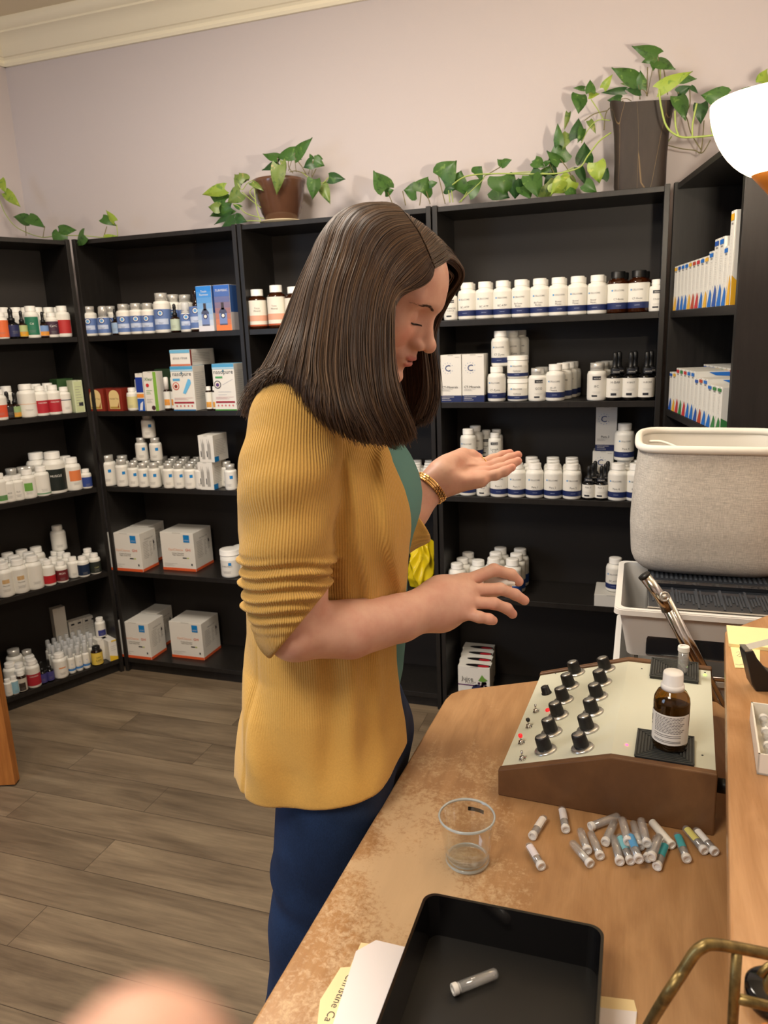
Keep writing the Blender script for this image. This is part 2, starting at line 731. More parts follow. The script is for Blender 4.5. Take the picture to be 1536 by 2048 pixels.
def net_mesh(name, V, Q, mats, midx=None):
    me = bpy.data.meshes.new(name)
    me.vertices.add(len(V))
    me.vertices.foreach_set('co', V.astype(np.float32).ravel())
    me.loops.add(len(Q) * 4)
    me.loops.foreach_set('vertex_index', Q.astype(np.int32).ravel())
    me.polygons.add(len(Q))
    me.polygons.foreach_set('loop_start', np.arange(0, len(Q) * 4, 4, dtype=np.int32))
    me.polygons.foreach_set('loop_total', np.full(len(Q), 4, dtype=np.int32))
    for m in (mats if isinstance(mats, (list, tuple)) else [mats]):
        me.materials.append(m)
    if midx is not None:
        me.polygons.foreach_set('material_index', midx.astype(np.int32))
    me.polygons.foreach_set('use_smooth', np.ones(len(Q), dtype=bool))
    me.update(calc_edges=True)
    me.validate()
    return me


def add_uv(me, vu, vv):
    """per-vertex uv"""
    uv = me.uv_layers.new(name='UVMap')
    li = np.empty(len(me.loops), dtype=np.int32)
    me.loops.foreach_get('vertex_index', li)
    uv.data.foreach_set('uv', np.stack([vu[li], vv[li]], -1).astype(np.float32).ravel())


# ================================================================== the woman
def pz(px, py, d):
    return A3(P(px, py, d))


TH = math.radians(7)
BF = np.array([math.cos(TH), math.sin(TH), 0.0])     # the way she faces
BLF = np.array([-math.sin(TH), math.cos(TH), 0.0])   # her left, away from the viewer
BUP = np.array([0, 0, 1.0])

ZB = 1.16
OB = pz(640, 1300, ZB)
OB[2] = 0.0


def lp(px, py, l=0.0):
    """point of the ray through a picture point that lies l metres to her left"""
    r = A3(ray(px, py))
    c = A3(CAMPOS)
    t = (l - (c - OB) @ BLF) / (r @ BLF)
    return c + r * t


# ---- head frame
HP, HY = math.radians(30), math.radians(4)
hx = np.array([math.cos(HP) * math.cos(HY), math.cos(HP) * math.sin(HY), -math.sin(HP)])
hy = np.array([-math.sin(HY), math.cos(HY), 0.0])
hz = np.cross(hx, hy)
HR = np.stack([hx, hy, hz], 1)            # columns: local axes in world
HS = .985
HC = lp(864, 627, 0.0) - HS * (HR @ np.array([.0885, 0, .012]))


def hl(p):
    return (p - HC) @ HR / HS


def hw(x, y, z):
    return HC + HS * (HR @ np.array([x, y, z]))


def head_field(p):
    q = hl(p)
    qs = q.copy()
    qs[:, 1] = np.abs(qs[:, 1])
    d = s_ell(q, (-.002, 0, .030), (.084, .071, .074))
    d = smin(d, s_ell(q, (.031, 0, .030), (.061, .059, .056)), .03)          # forehead
    d = smin(d, s_ell(q, (.030, 0, -.030), (.050, .054, .060)), .03)          # mid face
    d = smin(d, s_cone(qs, (-.002, .050, -.042), (.062, .014, -.083), .014, .015), .03)   # jaw line
    d = smin(d, s_cone(q, (.040, 0, -.062), (.072, 0, -.083), .026, .0155), .022)    # chin
    d = smin(d, s_sph(q, (.0790, 0, -.0865), .0120), .014)
    d = smin(d, s_sph(qs, (.050, .035, -.026), .0215), .022)                  # cheeks
    d = smin(d, s_cone(qs, (.0835, .006, .024), (.070, .042, .022), .0095, .008), .014)  # brow ridge
    d = smax(d, -s_ell(qs, (.0945, .029, .002), (.0200, .0165, .0125)), .014)    # eye sockets
    d = smin(d, s_ell(qs, (.0635, .0300, -.0010), (.0150, .0150, .0125)), .004)    # lowered lids
    # nose
    d = smin(d, s_cone(qs, (.0800, .002, .010), (.0855, .0080, -.0290), .0066, .0088), .010)
    d = smin(d, s_cone(q, (.0830, 0, .010), (.1030, 0, -.0255), .0056, .0085), .009)
    d = smin(d, s_sph(q, (.1062, 0, -.0285), .0088), .008)
    d = smin(d, s_ell(qs, (.0925, .0122, -.0340), (.0100, .0052, .0066)), .006)
    d = smin(d, s_cone(q, (.0800, 0, -.0350), (.0880, 0, -.0450), .0110, .0060), .008)
    d = smax(d, -s_ell(qs, (.0990, .0062, -.0425), (.0060, .0030, .0035)), .003)
    # mouth
    d = smin(d, s_ell(q, (.0800, 0, -.0570), (.0140, .024, .0150)), .012)
    d = smin(d, s_ell(qs, (.0895, .0060, -.0535), (.0078, .0140, .0046)), .0045)
    d = smin(d, s_ell(q, (.0880, 0, -.0630), (.0080, .0165, .0050)), .0045)
    d = smax(d, -s_ell(q, (.0985, 0, -.0578), (.0125, .0235, .0010)), .0030)
    d = smax(d, -s_ell(q, (.0960, 0, -.0740), (.0085, .018, .0050)), .008)
    # ear
    ear = s_ell(qs, (-.012, .069, -.006), (.016, .007, .028))
    d = smin(d, ear, .006)
    return d * HS


# ---- hands -------------------------------------------------------
def chain(p, pts, rs, k=.004):
    d = None
    for a, b, ra, rb in zip(pts[:-1], pts[1:], rs[:-1], rs[1:]):
        e = s_cone(p, a, b, ra, rb)
        d = e if d is None else smin(d, e, k)
    return d


ZN = 1.09           # near (right) hand
RH = dict(
    elbow=pz(592, 1260, .955), mid=pz(700, 1258, .990), low=pz(800, 1236, 1.035), wrist=pz(882, 1207, 1.075),
    idx=[pz(925, 1166, 1.098), pz(988, 1140, 1.108), pz(1022, 1149, 1.125), pz(1037, 1163, 1.133)],
    mid_=[pz(932, 1181, 1.080), pz(1000, 1178, 1.085), pz(1030, 1189, 1.097), pz(1049, 1201, 1.105)],
    ring=[pz(930, 1204, 1.070), pz(988, 1207, 1.066), pz(1014, 1217, 1.076), pz(1025, 1228, 1.082)],
    pink=[pz(922, 1224, 1.062), pz(958, 1234, 1.052), pz(978, 1238, 1.056), pz(986, 1241, 1.060)],
    thumb=[pz(905, 1185, 1.115), pz(945, 1180, 1.145), pz(985, 1180, 1.158), pz(1012, 1176, 1.152)])
LH = dict(
    elbow=pz(742, 1070, 1.235), low=pz(812, 1022, 1.245), wrist=pz(880, 955, 1.265),
    heel=pz(915, 950, 1.275),
    idx=[pz(956, 931, 1.310), pz(985, 919, 1.318), pz(1006, 911, 1.323), pz(1020, 906, 1.325)],
    mid_=[pz(960, 940, 1.294), pz(996, 927, 1.300), pz(1019, 917, 1.304), pz(1036, 910, 1.306)],
    ring=[pz(963, 948, 1.278), pz(999, 938, 1.281), pz(1020, 930, 1.284), pz(1036, 922, 1.285)],
    pink=[pz(962, 955, 1.262), pz(991, 950, 1.260), pz(1009, 943, 1.262), pz(1024, 935, 1.263)],
    thumb=[pz(903, 925, 1.300), pz(925, 914, 1.318), pz(944, 913, 1.325), pz(955, 916, 1.326)])


def near_arm(p):
    R = RH
    d = s_cone(p, SHR, R['elbow'], .042, .0355)
    d = smin(d, s_cone(p, R['elbow'], R['mid'], .0355, .0385), .008)
    d = smin(d, s_cone(p, R['mid'], R['low'], .0385, .0325), .004)
    # the wrist is flatter than round: two bones side by side
    up = pz(882, 1192, 1.085) - pz(882, 1207, 1.085)
    d = smin(d, s_cone(p, R['low'], R['wrist'] + up * .9, .0315, .0225), .006)
    d = smin(d, s_cone(p, R['low'], R['wrist'] - up * 1.1, .0315, .0205), .006)
    # back of the hand
    h = None
    for nm, w, o in (('idx', .0130, 1.2), ('mid_', .0135, .3), ('ring', .0130, -.5), ('pink', .0115, -1.2)):
        c = R[nm]
        root = R['wrist'] * .9 + c[0] * .1 + up * o
        e = s_cone(p, root, c[0], .0210, w)
        h = e if h is None else smin(h, e, .020)
    h = smin(h, s_cone(p, R['wrist'], R['thumb'][1], .022, .014), .02)
    d = smin(d, h, .025)
    for nm, r0 in (('idx', .0092), ('mid_', .0086), ('ring', .0083), ('pink', .0079)):
        c = R[nm]
        f = chain(p, c, [r0 * 1.16, r0 * 1.0, r0 * .92, r0 * .82], .004)
        d = smin(d, f, .0055)
    d = smin(d, chain(p, R['thumb'], [.015, .012, .0110, .0092]), .008)
    for nm in ('idx', 'mid_', 'ring'):          # knuckles
        k = R[nm][0]
        n = A3(-CF) * .0052
        d = smin(d, s_sph(p, k + n, .0090), .014)
    return d


def far_arm(p):
    R = LH
    d = s_cone(p, SHL, R['elbow'], .048, .040)
    d = smin(d, s_cone(p, R['elbow'], R['low'], .037, .033), .03)
    d = smin(d, s_cone(p, R['low'], R['wrist'], .033, .0255), .02)
    h = None
    for nm, w in (('idx', .0115), ('mid_', .0115), ('ring', .0110), ('pink', .0105)):
        c = R[nm]
        e = s_cone(p, R['wrist'] * .55 + R['heel'] * .45, c[0], .0195, w)
        h = e if h is None else smin(h, e, .014)
    h = smin(h, s_cone(p, pz(903, 932, 1.280), R['thumb'][1], .0225, .0150), .02)        # ball of the thumb
    h = smin(h, s_cone(p, pz(905, 964, 1.258), pz(958, 959, 1.255), .0180, .0125), .018)  # outer edge of the palm
    h = smax(h, -s_ell(p, pz(942, 935, 1.248), (.022, .022, .006)), .02)
    d = smin(d, h, .022)
    for nm, r0 in (('idx', .0085), ('mid_', .0090), ('ring', .0088), ('pink', .0082)):
        c = R[nm]
        f = chain(p, c, [r0 * 1.14, r0 * 1.0, r0 * .92, r0 * .80], .006)
        d = smin(d, f, .0055)
    d = smin(d, chain(p, R['thumb'], [.0155, .0128, .0118, .0095]), .008)
    return d


def near(p, c, r, fn):
    """fn(p) inside a sphere, a safe under-estimate outside it"""
    dc = np.linalg.norm(p - c, axis=1)
    out = np.maximum(dc - r, .0) + .035
    m = dc < r + .02
    if m.any():
        out[m] = fn(p[m])
    return out


# ---- torso reference (picture rows -> real cross sections) -------
def fc(px, py, l=0.0):
    w = lp(px, py, l) - OB
    return w @ BF, w[2]


SHR = pz(592, 872, .935)
SHL = SHR + BLF * .31 + BF * .01


def table(rows):
    """rows: (py, px_back, px_front, half_width, -) -> height, centre, half depth, half width;
    the outline as seen from the viewpoint is matched row by row"""
    out = []
    t = np.linspace(0, 2 * PI, 72)
    ex = 2 / 2.25
    cx, sx = np.sign(np.cos(t)) * np.abs(np.cos(t)) ** ex, np.sign(np.sin(t)) * np.abs(np.sin(t)) ** ex
    for py, pb, pf, hw_, sh in rows:
        fb, zb = fc(pb, py)
        ff, zf = fc(pf, py)
        z = (zb + zf) / 2
        c, a = (fb + ff) / 2, (ff - fb) / 2
        for _ in range(8):
            px = [proj(OB + BF * (c + a * u) + BLF * (hw_ * v) + BUP * z)[0] for u, v in zip(cx, sx)]
            e0, e1 = pb - min(px), pf - max(px)
            k = 1.16 / FPX * .8
            c += (e0 + e1) / 2 * k
            a = max(a + (e1 - e0) / 2 * k, .03)
        out.append((z, c, a, hw_, sh))
    out.sort()
    return np.array(out)


CARD = table([(742, 596, 680, .052, 0), (765, 566, 695, .078, 0), (790, 534, 725, .110, 0), (815, 512, 752, .134, 0), (850, 494, 780, .146, 0), (900, 481, 802, .148, 0),
              (960, 474, 816, .144, 0), (1040, 476, 822, .140, 0), (1120, 484, 820, .136, 0), (1200, 492, 815, .138, 0),
              (1290, 492, 812, .148, 0), (1350, 482, 814, .162, 0), (1410, 472, 816, .172, 0), (1460, 467, 816, .178, 0),
              (1520, 466, 812, .182, 0), (1600, 472, 808, .184, 0), (1700, 478, 806, .184, 0)])
SHIRT = table([(760, 620, 680, .04, 0), (800, 575, 725, .08, 0), (850, 530, 768, .11, 0), (880, 520, 790, .118, 0), (920, 515, 812, .12, 0),
               (960, 510, 828, .12, 0), (1000, 510, 835, .12, 0), (1035, 510, 832, .118, 0), (1075, 515, 822, .114, 0), (1120, 520, 817, .112, 0),
               (1200, 520, 814, .112, 0), (1290, 520, 811, .118, 0), (1345, 515, 806, .125, 0), (1400, 515, 795, .13, 0), (1500, 515, 780, .13, 0)])


def body_loft(p, T, fold=None):
    q = p - OB
    f, l, z = q @ BF, q @ BLF, q[:, 2]
    c = np.interp(z, T[:, 0], T[:, 1])
    af = np.interp(z, T[:, 0], T[:, 2])
    al = np.interp(z, T[:, 0], T[:, 3])
    ff = f - c
    if fold is not None:
        th = np.arctan2(l / al, ff / af)
        s = 1 + fold(th, z)
        af, al = af * s, al * s
    k0 = ((np.abs(ff) / af) ** 2.25 + (np.abs(l) / al) ** 2.25) ** (1 / 2.25)
    k1 = np.sqrt((ff / af ** 2) ** 2 + (l / al ** 2) ** 2) + 1e-6
    d = np.where(k0 > .25, k0 * (k0 - 1) / k1, -.05)
    d = np.maximum(d, z - T[-1, 0] - .02)
    return np.maximum(d, T[0, 0] - z)


def bust(p):
    neck0 = hw(-.034, 0, -.045)
    neck1 = lp(618, 800)
    nk = s_cone(p, neck0, neck1, .048, .058)
    return smin(nk, s_ell(p, lp(640, 910), (.09, .085, .10)), .04)


def skin_field(p):
    d = near(p, HC, .19, head_field)
    d = smin(d, near(p, lp(660, 800), .26, bust), .02)
    d = smin(d, near(p, (SHR + RH['elbow']) / 2, .24, lambda x: s_cone(x, SHR, RH['elbow'], .042, .0355)), .015)
    d = smin(d, near(p, (RH['elbow'] + RH['idx'][3]) / 2, .27, near_arm), .015)
    d = smin(d, near(p, (SHL + LH['elbow']) / 2, .24, lambda x: s_cone(x, SHL, LH['elbow'], .048, .040)), .015)
    d = smin(d, near(p, (LH['elbow'] + LH['idx'][3]) / 2, .27, far_arm), .015)
    return d


def skin_material():
    m = mat('skin', (205, 158, 128), 0.46, sss=0.18, spec=0.4)
    nt = NT(m)
    v = nt.coord()
    n1 = nt.noise(v, 28, 4, 0.6)
    c = nt.ramp(n1, [(0.3, rgb(200, 150, 130)), (0.7, rgb(214, 172, 150))])
    a1 = nt.n('ShaderNodeAttribute', attribute_name='blush')
    a2 = nt.n('ShaderNodeAttribute', attribute_name='lip')
    c = nt.mixc(nt.math('MULTIPLY', a1.outputs['Fac'], .6), c, rgb(212, 130, 112))
    c = nt.mixc(a2.outputs['Fac'], c, rgb(176, 104, 94))
    nt.l(c, nt.b.inputs['Base Color'])
    n2 = nt.noise(v, 700, 3, 0.6)
    nt.bump(n2, 0.12, 0.0004)
    return m


m_skin = skin_material()
m_lip = mat('lips', (178, 98, 88), 0.38, sss=0.1)
person = empty('person', (OB[0], OB[1], 0))
tag(person, 'woman in a mustard cardigan, standing at the counter looking down at her hands', 'person')
PINV = Matrix.Translation((-OB[0], -OB[1], 0))


def put(name, me, parent=person):
    """world-space mesh as a part of the person"""
    o = bpy.data.objects.new(name, me)
    link(o, parent)
    if parent is person:
        o.matrix_parent_inverse = PINV
    return o


def build_skin():
    V, Q = net(skin_field, (OB[0] - .25, OB[1] - .32, 1.0), (OB[0] + .55, OB[1] + .45, 1.80), SKH)
    q = hl(V)
    y = np.abs(q[:, 1])
    up = s_ell(np.stack([q[:, 0], y, q[:, 2]], 1), (.0895, .0060, -.0535), (.0100, .0150, .0050))
    lo = s_ell(q, (.0880, 0, -.0632), (.0100, .0185, .0056))
    lip = np.clip(.6 - np.minimum(up, lo) / .0016, 0, 1)
    bl = np.minimum(np.linalg.norm((q - A3((.075, 0, -.028))) * np.array([1, .0, 1]), axis=1) + np.abs(y - .038), 1)
    tips = np.full(len(V), 1.0)
    for R in (RH, LH):
        for k in ('idx', 'mid_', 'ring', 'pink', 'thumb'):
            tips = np.minimum(tips, np.linalg.norm(V - R[k][3], axis=1))
    blush = np.clip(1 - bl / .035, 0, 1) * .7 + np.clip(1 - tips / .022, 0, 1) * .8
    me = net_mesh('body', V, Q, [m_skin])
    for nm, val in (('lip', lip), ('blush', blush)):
        at = me.attributes.new(nm, 'FLOAT', 'POINT')
        at.data.foreach_set('value', val.astype(np.float32))
    return put('body', me)
SKH = 0.0021
# ---- clothes -----------------------------------------------------
SL = [pz(592, 846, .945), pz(576, 960, .932), pz(573, 1090, .940), pz(573, 1180, .945), pz(586, 1252, .955)]
SLR = [.0590, .0580, .0545, .0500, .0500]
FSL = [SHL + BUP * .01, pz(748, 1068, 1.235), pz(825, 1038, 1.245)]


def sleeve_near(p):
    d = None
    for i in range(len(SL) - 1):
        e = s_cone(p, SL[i], SL[i + 1], SLR[i], SLR[i + 1])
        d = e if d is None else smin(d, e, .02)
    # pushed-up folds above the elbow
    ax = SL[3] - SL[1]
    L = np.linalg.norm(ax)
    ax = ax / L
    s = (p - SL[3]) @ ax
    rel = p - SL[3] - s[:, None] * ax
    an = np.arctan2(rel @ BF, rel @ (-BLF))
    win = np.clip((s + .052) / .015, 0, 1) * np.clip((.055 - s) / .03, 0, 1)
    wv = np.sin(2 * PI * s / .0145 + 1.3 * np.sin(an * 1.3 + .6) + .9 * np.sin(3 * an)) * .0036 + np.sin(2 * PI * s / .031 + 1.9 * an) * .0022
    win2 = np.clip((s + .20) / .05, 0, 1) * np.clip((.0 - s) / .06, 0, 1)
    wv2 = np.sin(2 * PI * s / .075 + 2.2 * an) * .0022
    d = d - wv * win - wv2 * win2
    # slanting cuff
    n3 = A3(CR) * .77 - A3(CU) * .637
    c = (p - pz(592, 1256, .955)) @ n3
    return smax(d, c, .004)


def sleeve_far(p):
    d = s_cone(p, FSL[0], FSL[1], .058, .052)
    d = smin(d, s_cone(p, FSL[1], FSL[2], .050, .047), .03)
    n3 = (LH['wrist'] - LH['elbow'])
    n3 = n3 / np.linalg.norm(n3)
    return smax(d, (p - FSL[2]) @ n3, .004)


def card_fold(th, z):
    low = np.clip((1.22 - z) / .20, 0, 1)
    w = .045 * np.sin(3 * th + 1.2) * low + .022 * np.sin(7 * th + z * 9) * low * low
    # long drape below the collar on the near side
    w = w + .050 * np.exp(-((th + 1.05 + (z - 1.3) * .5) / .10) ** 2) * np.clip((1.47 - z) / .1, 0, 1)
    w = w - .045 * np.exp(-((th + 1.28 + (z - 1.3) * .4) / .12) ** 2) * np.clip((1.45 - z) / .1, 0, 1)
    w = w + .036 * np.exp(-((th + .78 + (z - 1.3) * .7) / .09) ** 2) * np.clip((1.44 - z) / .1, 0, 1)
    # seam down the side back
    w = w - .022 * np.exp(-((th + 2.15 - (1.1 - z) * .3) / .035) ** 2) * low
    return w


_hem = [(-180, 1535, 468, -.03), (-160, 1560, 480, -.07), (-140, 1562, 520, -.12), (-118, 1585, 560, -.15), (-95, 1618, 610, -.178), (-75, 1625, 650, -.178), (-55, 1608, 710, -.16),
        (-33, 1565, 765, -.11), (-12, 1505, 800, -.05), (5, 1455, 812, 0), (30, 1455, 805, .08), (90, 1540, 640, .178), (150, 1545, 500, .09), (180, 1535, 468, .03)]
HEM = np.array([(math.radians(a), lp(x, y, l)[2]) for a, y, x, l in _hem])
_tt = np.linspace(-PI, PI, 361)
_hh = np.interp(_tt, HEM[:, 0], HEM[:, 1])
_hh = np.convolve(np.pad(_hh, 12, mode='wrap'), np.hanning(25) / np.hanning(25).sum(), 'valid')
HEM = np.stack([_tt, _hh], 1)


def near_edge(z, l):
    """how far the front opening reaches to her right (l < 0) and left, by height"""
    r = np.interp(z, [.95, 1.10, 1.17, 1.24, 1.30, 1.36, 1.41, 1.46, 1.54], [.020, .036, .040, .024, .034, .058, .068, .052, .046])
    return np.where(l < 0, r, np.interp(z, [1.20, 1.28, 1.42, 1.48], [.16, .14, .10, .066]))


def bust_field(p, g):
    w = fc(830, 1000)
    c = OB + BF * (w[0] - .068) + BUP * w[1]
    r = (.054 + g, .056 + g, .066 + g)
    return smin(s_ell(p, c - BLF * .055, r), s_ell(p, c + BLF * .055, r), .05)


_fl = np.array([(lp(x, y, -.12)[2], (lp(x, y, -.12) - OB) @ BF) for x, y in ((742, 1240), (738, 1180), (733, 1110), (726, 1040), (716, 970), (706, 910), (700, 880))])


def drape(f, l, z):
    """long soft folds of the front panel hanging from the collar"""
    f0 = np.interp(z, _fl[:, 0], _fl[:, 1])
    x = f - f0
    a = np.clip((z - 1.13) / .06, 0, 1) * np.clip((1.47 - z) / .05, 0, 1) * (l < -.02)
    g = .0095 * np.exp(-(x / .008) ** 2) - .0005 * np.exp(-((x - .015) / .0065) ** 2) + .0085 * np.exp(-((x - .032) / .009) ** 2) - .002 * np.exp(-((x + .018) / .009) ** 2)
    low = np.clip((1.16 - z) / .05, 0, 1) * np.clip((z - .96) / .04, 0, 1) * (l < -.02)
    g2 = .006 * np.sin((f + .35 * (z - 1.05)) * 75) * np.exp(-((f + .055 + .5 * (z - 1.05)) / .06) ** 2)
    return g * a + g2 * low


def card_body(p):
    d = body_loft(p, CARD, card_fold)
    d = smin(d, bust_field(p, .010), .05)
    d = smin(d, near(p, OB + BUP * .95 + BF * JC, .26, jeans_field) - .010, .02)
    q = p - OB
    f, l, z = q @ BF, q @ BLF, q[:, 2]
    d = d - drape(f, l, z)
    th = np.arctan2(l / .18, f / .13)
    hem = np.interp(th, HEM[:, 0], HEM[:, 1])
    d = smax(d, hem - z, .004)
    w = near_edge(z, l)
    gap = np.maximum(np.abs(l + .0) - w, -(f - .01))
    return smax(d, -gap, .010)


def card_field(p):
    d = card_body(p)
    # shoulders and upper back
    d = smin(d, near(p, SL[2], .30, sleeve_near), .022)
    d = smin(d, near(p, FSL[1], .36, sleeve_far), .022)
    # neck hole
    d = smax(d, -s_cone(p, lp(668, 800), hw(-.02, 0, -.02), .056, .064), .01)
    return d


def shirt_field(p):
    d = body_loft(p, SHIRT)
    q = p - OB
    f, l, z = q @ BF, q @ BLF, q[:, 2]
    d = smin(d, bust_field(p, 0), .05)
    d = smax(d, -s_cone(p, lp(722, 850), hw(.0, 0, -.05), .060, .070), .008)
    return d


_fb, _ff = fc(572, 1640, -.07)[0], fc(784, 1545, -.10)[0]
JC, JR = (_fb + _ff) / 2, (_ff - _fb) / 2


def jeans_field(p):
    q = p - OB
    f, l, z = q @ BF, q @ BLF, q[:, 2]
    d = s_ell(p, OB + BF * JC + BUP * .97, (JR, .138, .12), None)
    for sgn in (-1, 1):
        hip = OB + BF * JC + BLF * sgn * .082 + BUP * .93
        knee = OB + BF * (JC - .072) + BLF * sgn * .088 + BUP * .50
        ank = OB + BF * (JC - .085) + BLF * sgn * .092 + BUP * .09
        e = s_cone(p, hip, knee, JR, .066)
        e = smin(e, s_cone(p, knee, ank, .066, .047), .02)
        d = smin(d, e, .02)
    an = np.arctan2(l, f - JC)
    for zz, a, s in ((.775, .006, .022), (.745, -.005, .018), (.67, .004, .03), (.60, -.003, .03), (.50, .005, .02), (.47, -.004, .02)):
        d = d - a * np.exp(-((z - zz - .02 * np.sin(2 * an + zz * 9)) / s) ** 2) * (0.5 + .5 * np.cos(an - 2.9))
    d = smax(d, p[:, 0] + .325, .012)          # thighs rest against the counter edge
    return smax(d, .085 - z, .004)


def shoe(sgn):
    c = JC - .085
    b = OB + BF * c + BLF * sgn * .092

    def fld(p):
        d = s_cone(p, b + BF * (-.03) + BUP * .045, b + BF * .16 + BUP * .035, .040, .033)
        d = smin(d, s_cone(p, b + BUP * .05, b + BUP * .10, .042, .045), .03)
        return smax(d, .002 - p[:, 2], .003)
    return net(fld, b + BF * .05 - np.array([.2, .2, .05]), b + BF * .05 + np.array([.2, .2, .2]), .006)


def knit(name, rgbc, per, amp, dark=.72, hemz=None):
    m = mat(name, rgbc, 0.85, spec=0.15)
    nt = NT(m)
    uv = nt.n('ShaderNodeUVMap', uv_map='UVMap')
    sp = nt.n('ShaderNodeSeparateXYZ')
    nt.l(uv.outputs[0], sp.inputs[0])
    s = nt.math('SINE', nt.math('MULTIPLY', sp.outputs[0], 2 * PI / per))
    s01 = nt.math('MULTIPLY_ADD', s, 0.5, 0.5)
    fine = nt.math('SINE', nt.math('MULTIPLY', sp.outputs[1], 2 * PI / (per * .55)))
    fine01 = nt.math('MULTIPLY_ADD', fine, 0.5, 0.5)
    # sleeves (v offset by 10) carry bold ribs, the body finer ones fading out above the hem
    isl = nt.math('GREATER_THAN', sp.outputs[1], 5.0)
    bod = nt.math('MULTIPLY', nt.math('SMOOTH_MIN', nt.math('MAXIMUM', nt.math('MULTIPLY', nt.math('SUBTRACT', sp.outputs[1], 1.03), 9.0), 0.0), 1.0, 0.1), 0.62)
    amt = nt.math('MAXIMUM', isl, bod)
    h = nt.math('MULTIPLY', nt.math('MULTIPLY_ADD', fine01, 0.06, s01), amt)
    col0 = rgb(*rgbc)
    dk = tuple(c * dark for c in col0[:3]) + (1,)
    fac = nt.math('MULTIPLY', nt.math('SUBTRACT', 1.0, s01), nt.math('MULTIPLY', amt, .75))
    c1 = nt.mixc(fac, col0, dk)
    n = nt.noise(nt.coord(), 420, 3, 0.7)
    c2 = nt.mixc(0.35, c1, nt.ramp(n, [(0.3, (0.78, 0.78, 0.78, 1)), (0.7, (1.08, 1.08, 1.08, 1))]), 'MULTIPLY')
    nt.l(c2, nt.b.inputs['Base Color'])
    nt.b.inputs['Sheen Weight'].default_value = 0.15
    hh = nt.math('MULTIPLY_ADD', n, 0.5, h)
    nt.bump(hh, 0.8, amp)
    return m


m_card = knit('mustard_knit', (208, 164, 86), .0036, .0012)
m_shirt = mat('teal_jersey', (88, 130, 126), 0.8, spec=.2)
nt = NT(m_shirt)
nt.bump(nt.noise(nt.coord(), 600, 3, 0.6), .25, .0005)
m_jeans = mat('dark_denim', (26, 42, 70), 0.75, spec=.25)
nt = NT(m_jeans)
w1 = nt.noise(nt.coord(scale=(1, 1, .35)), 900, 2, .7)
w2 = nt.noise(nt.coord(), 9, 3, .5)
ca = nt.ramp(w2, [(.3, rgb(19, 32, 56)), (.7, rgb(34, 56, 92))])
nt.l(nt.mixc(.5, ca, nt.ramp(w1, [(.35, (.6, .6, .6, 1)), (.65, (1.2, 1.2, 1.2, 1))]), 'MULTIPLY'), nt.b.inputs['Base Color'])
nt.bump(w1, .3, .0006)
m_shoe = mat('grey_shoe', (96, 92, 90), .6)
m_gold = mat('gold', (232, 186, 118), .3, metal=1.0)
m_brow = mat('brown_brow_hair', (84, 60, 46), .6)
m_lash = mat('dark_lash', (34, 22, 18), .6)


def build_clothes():
    lo = (OB[0] - .36, OB[1] - .42, .86)
    hi = (OB[0] + .36, OB[1] + .42, 1.66)
    V, Q = net(card_field, lo, hi, CLH, lip=1.5)
    q = V - OB
    f, l, z = q @ BF, q @ BLF, q[:, 2]
    a = np.arctan2(-l, f) if False else np.arctan2(f, -l)      # wraps on her far side
    u = a * .168
    db = card_body(V)
    ds = sleeve_near(V)
    sl = ds < db - .002
    ax = SL[3] - SL[0]
    ax = ax / np.linalg.norm(ax)
    s = (V - SL[0]) @ ax
    rel = V - SL[0] - s[:, None] * ax
    u2 = np.arctan2(rel @ BF, rel @ (-BLF)) * .062
    me = net_mesh('cardigan', V, Q, m_card)
    slf = (sl[Q].mean(1) > .5)
    li = Q.ravel()
    fl = np.repeat(slf, 4)
    uvl = me.uv_layers.new(name='UVMap')
    uvl.data.foreach_set('uv', np.stack([np.where(fl, u2[li], u[li]), np.where(fl, 10 + s[li], z[li])], -1).astype(np.float32).ravel())
    put('cardigan', me)
    V, Q = net(shirt_field, lo, hi, .004, lip=1.5)
    put('shirt', net_mesh('shirt', V, Q, m_shirt))
    V, Q = net(jeans_field, (OB[0] - .35, OB[1] - .4, .05), (OB[0] + .35, OB[1] + .4, 1.1), .006, lip=1.5)
    put('jeans', net_mesh('jeans', V, Q, m_jeans))
    for sgn in (-1, 1):
        V, Q = shoe(sgn)
        put('shoe', net_mesh('shoe', V, Q, m_shoe))
CLH = .0030


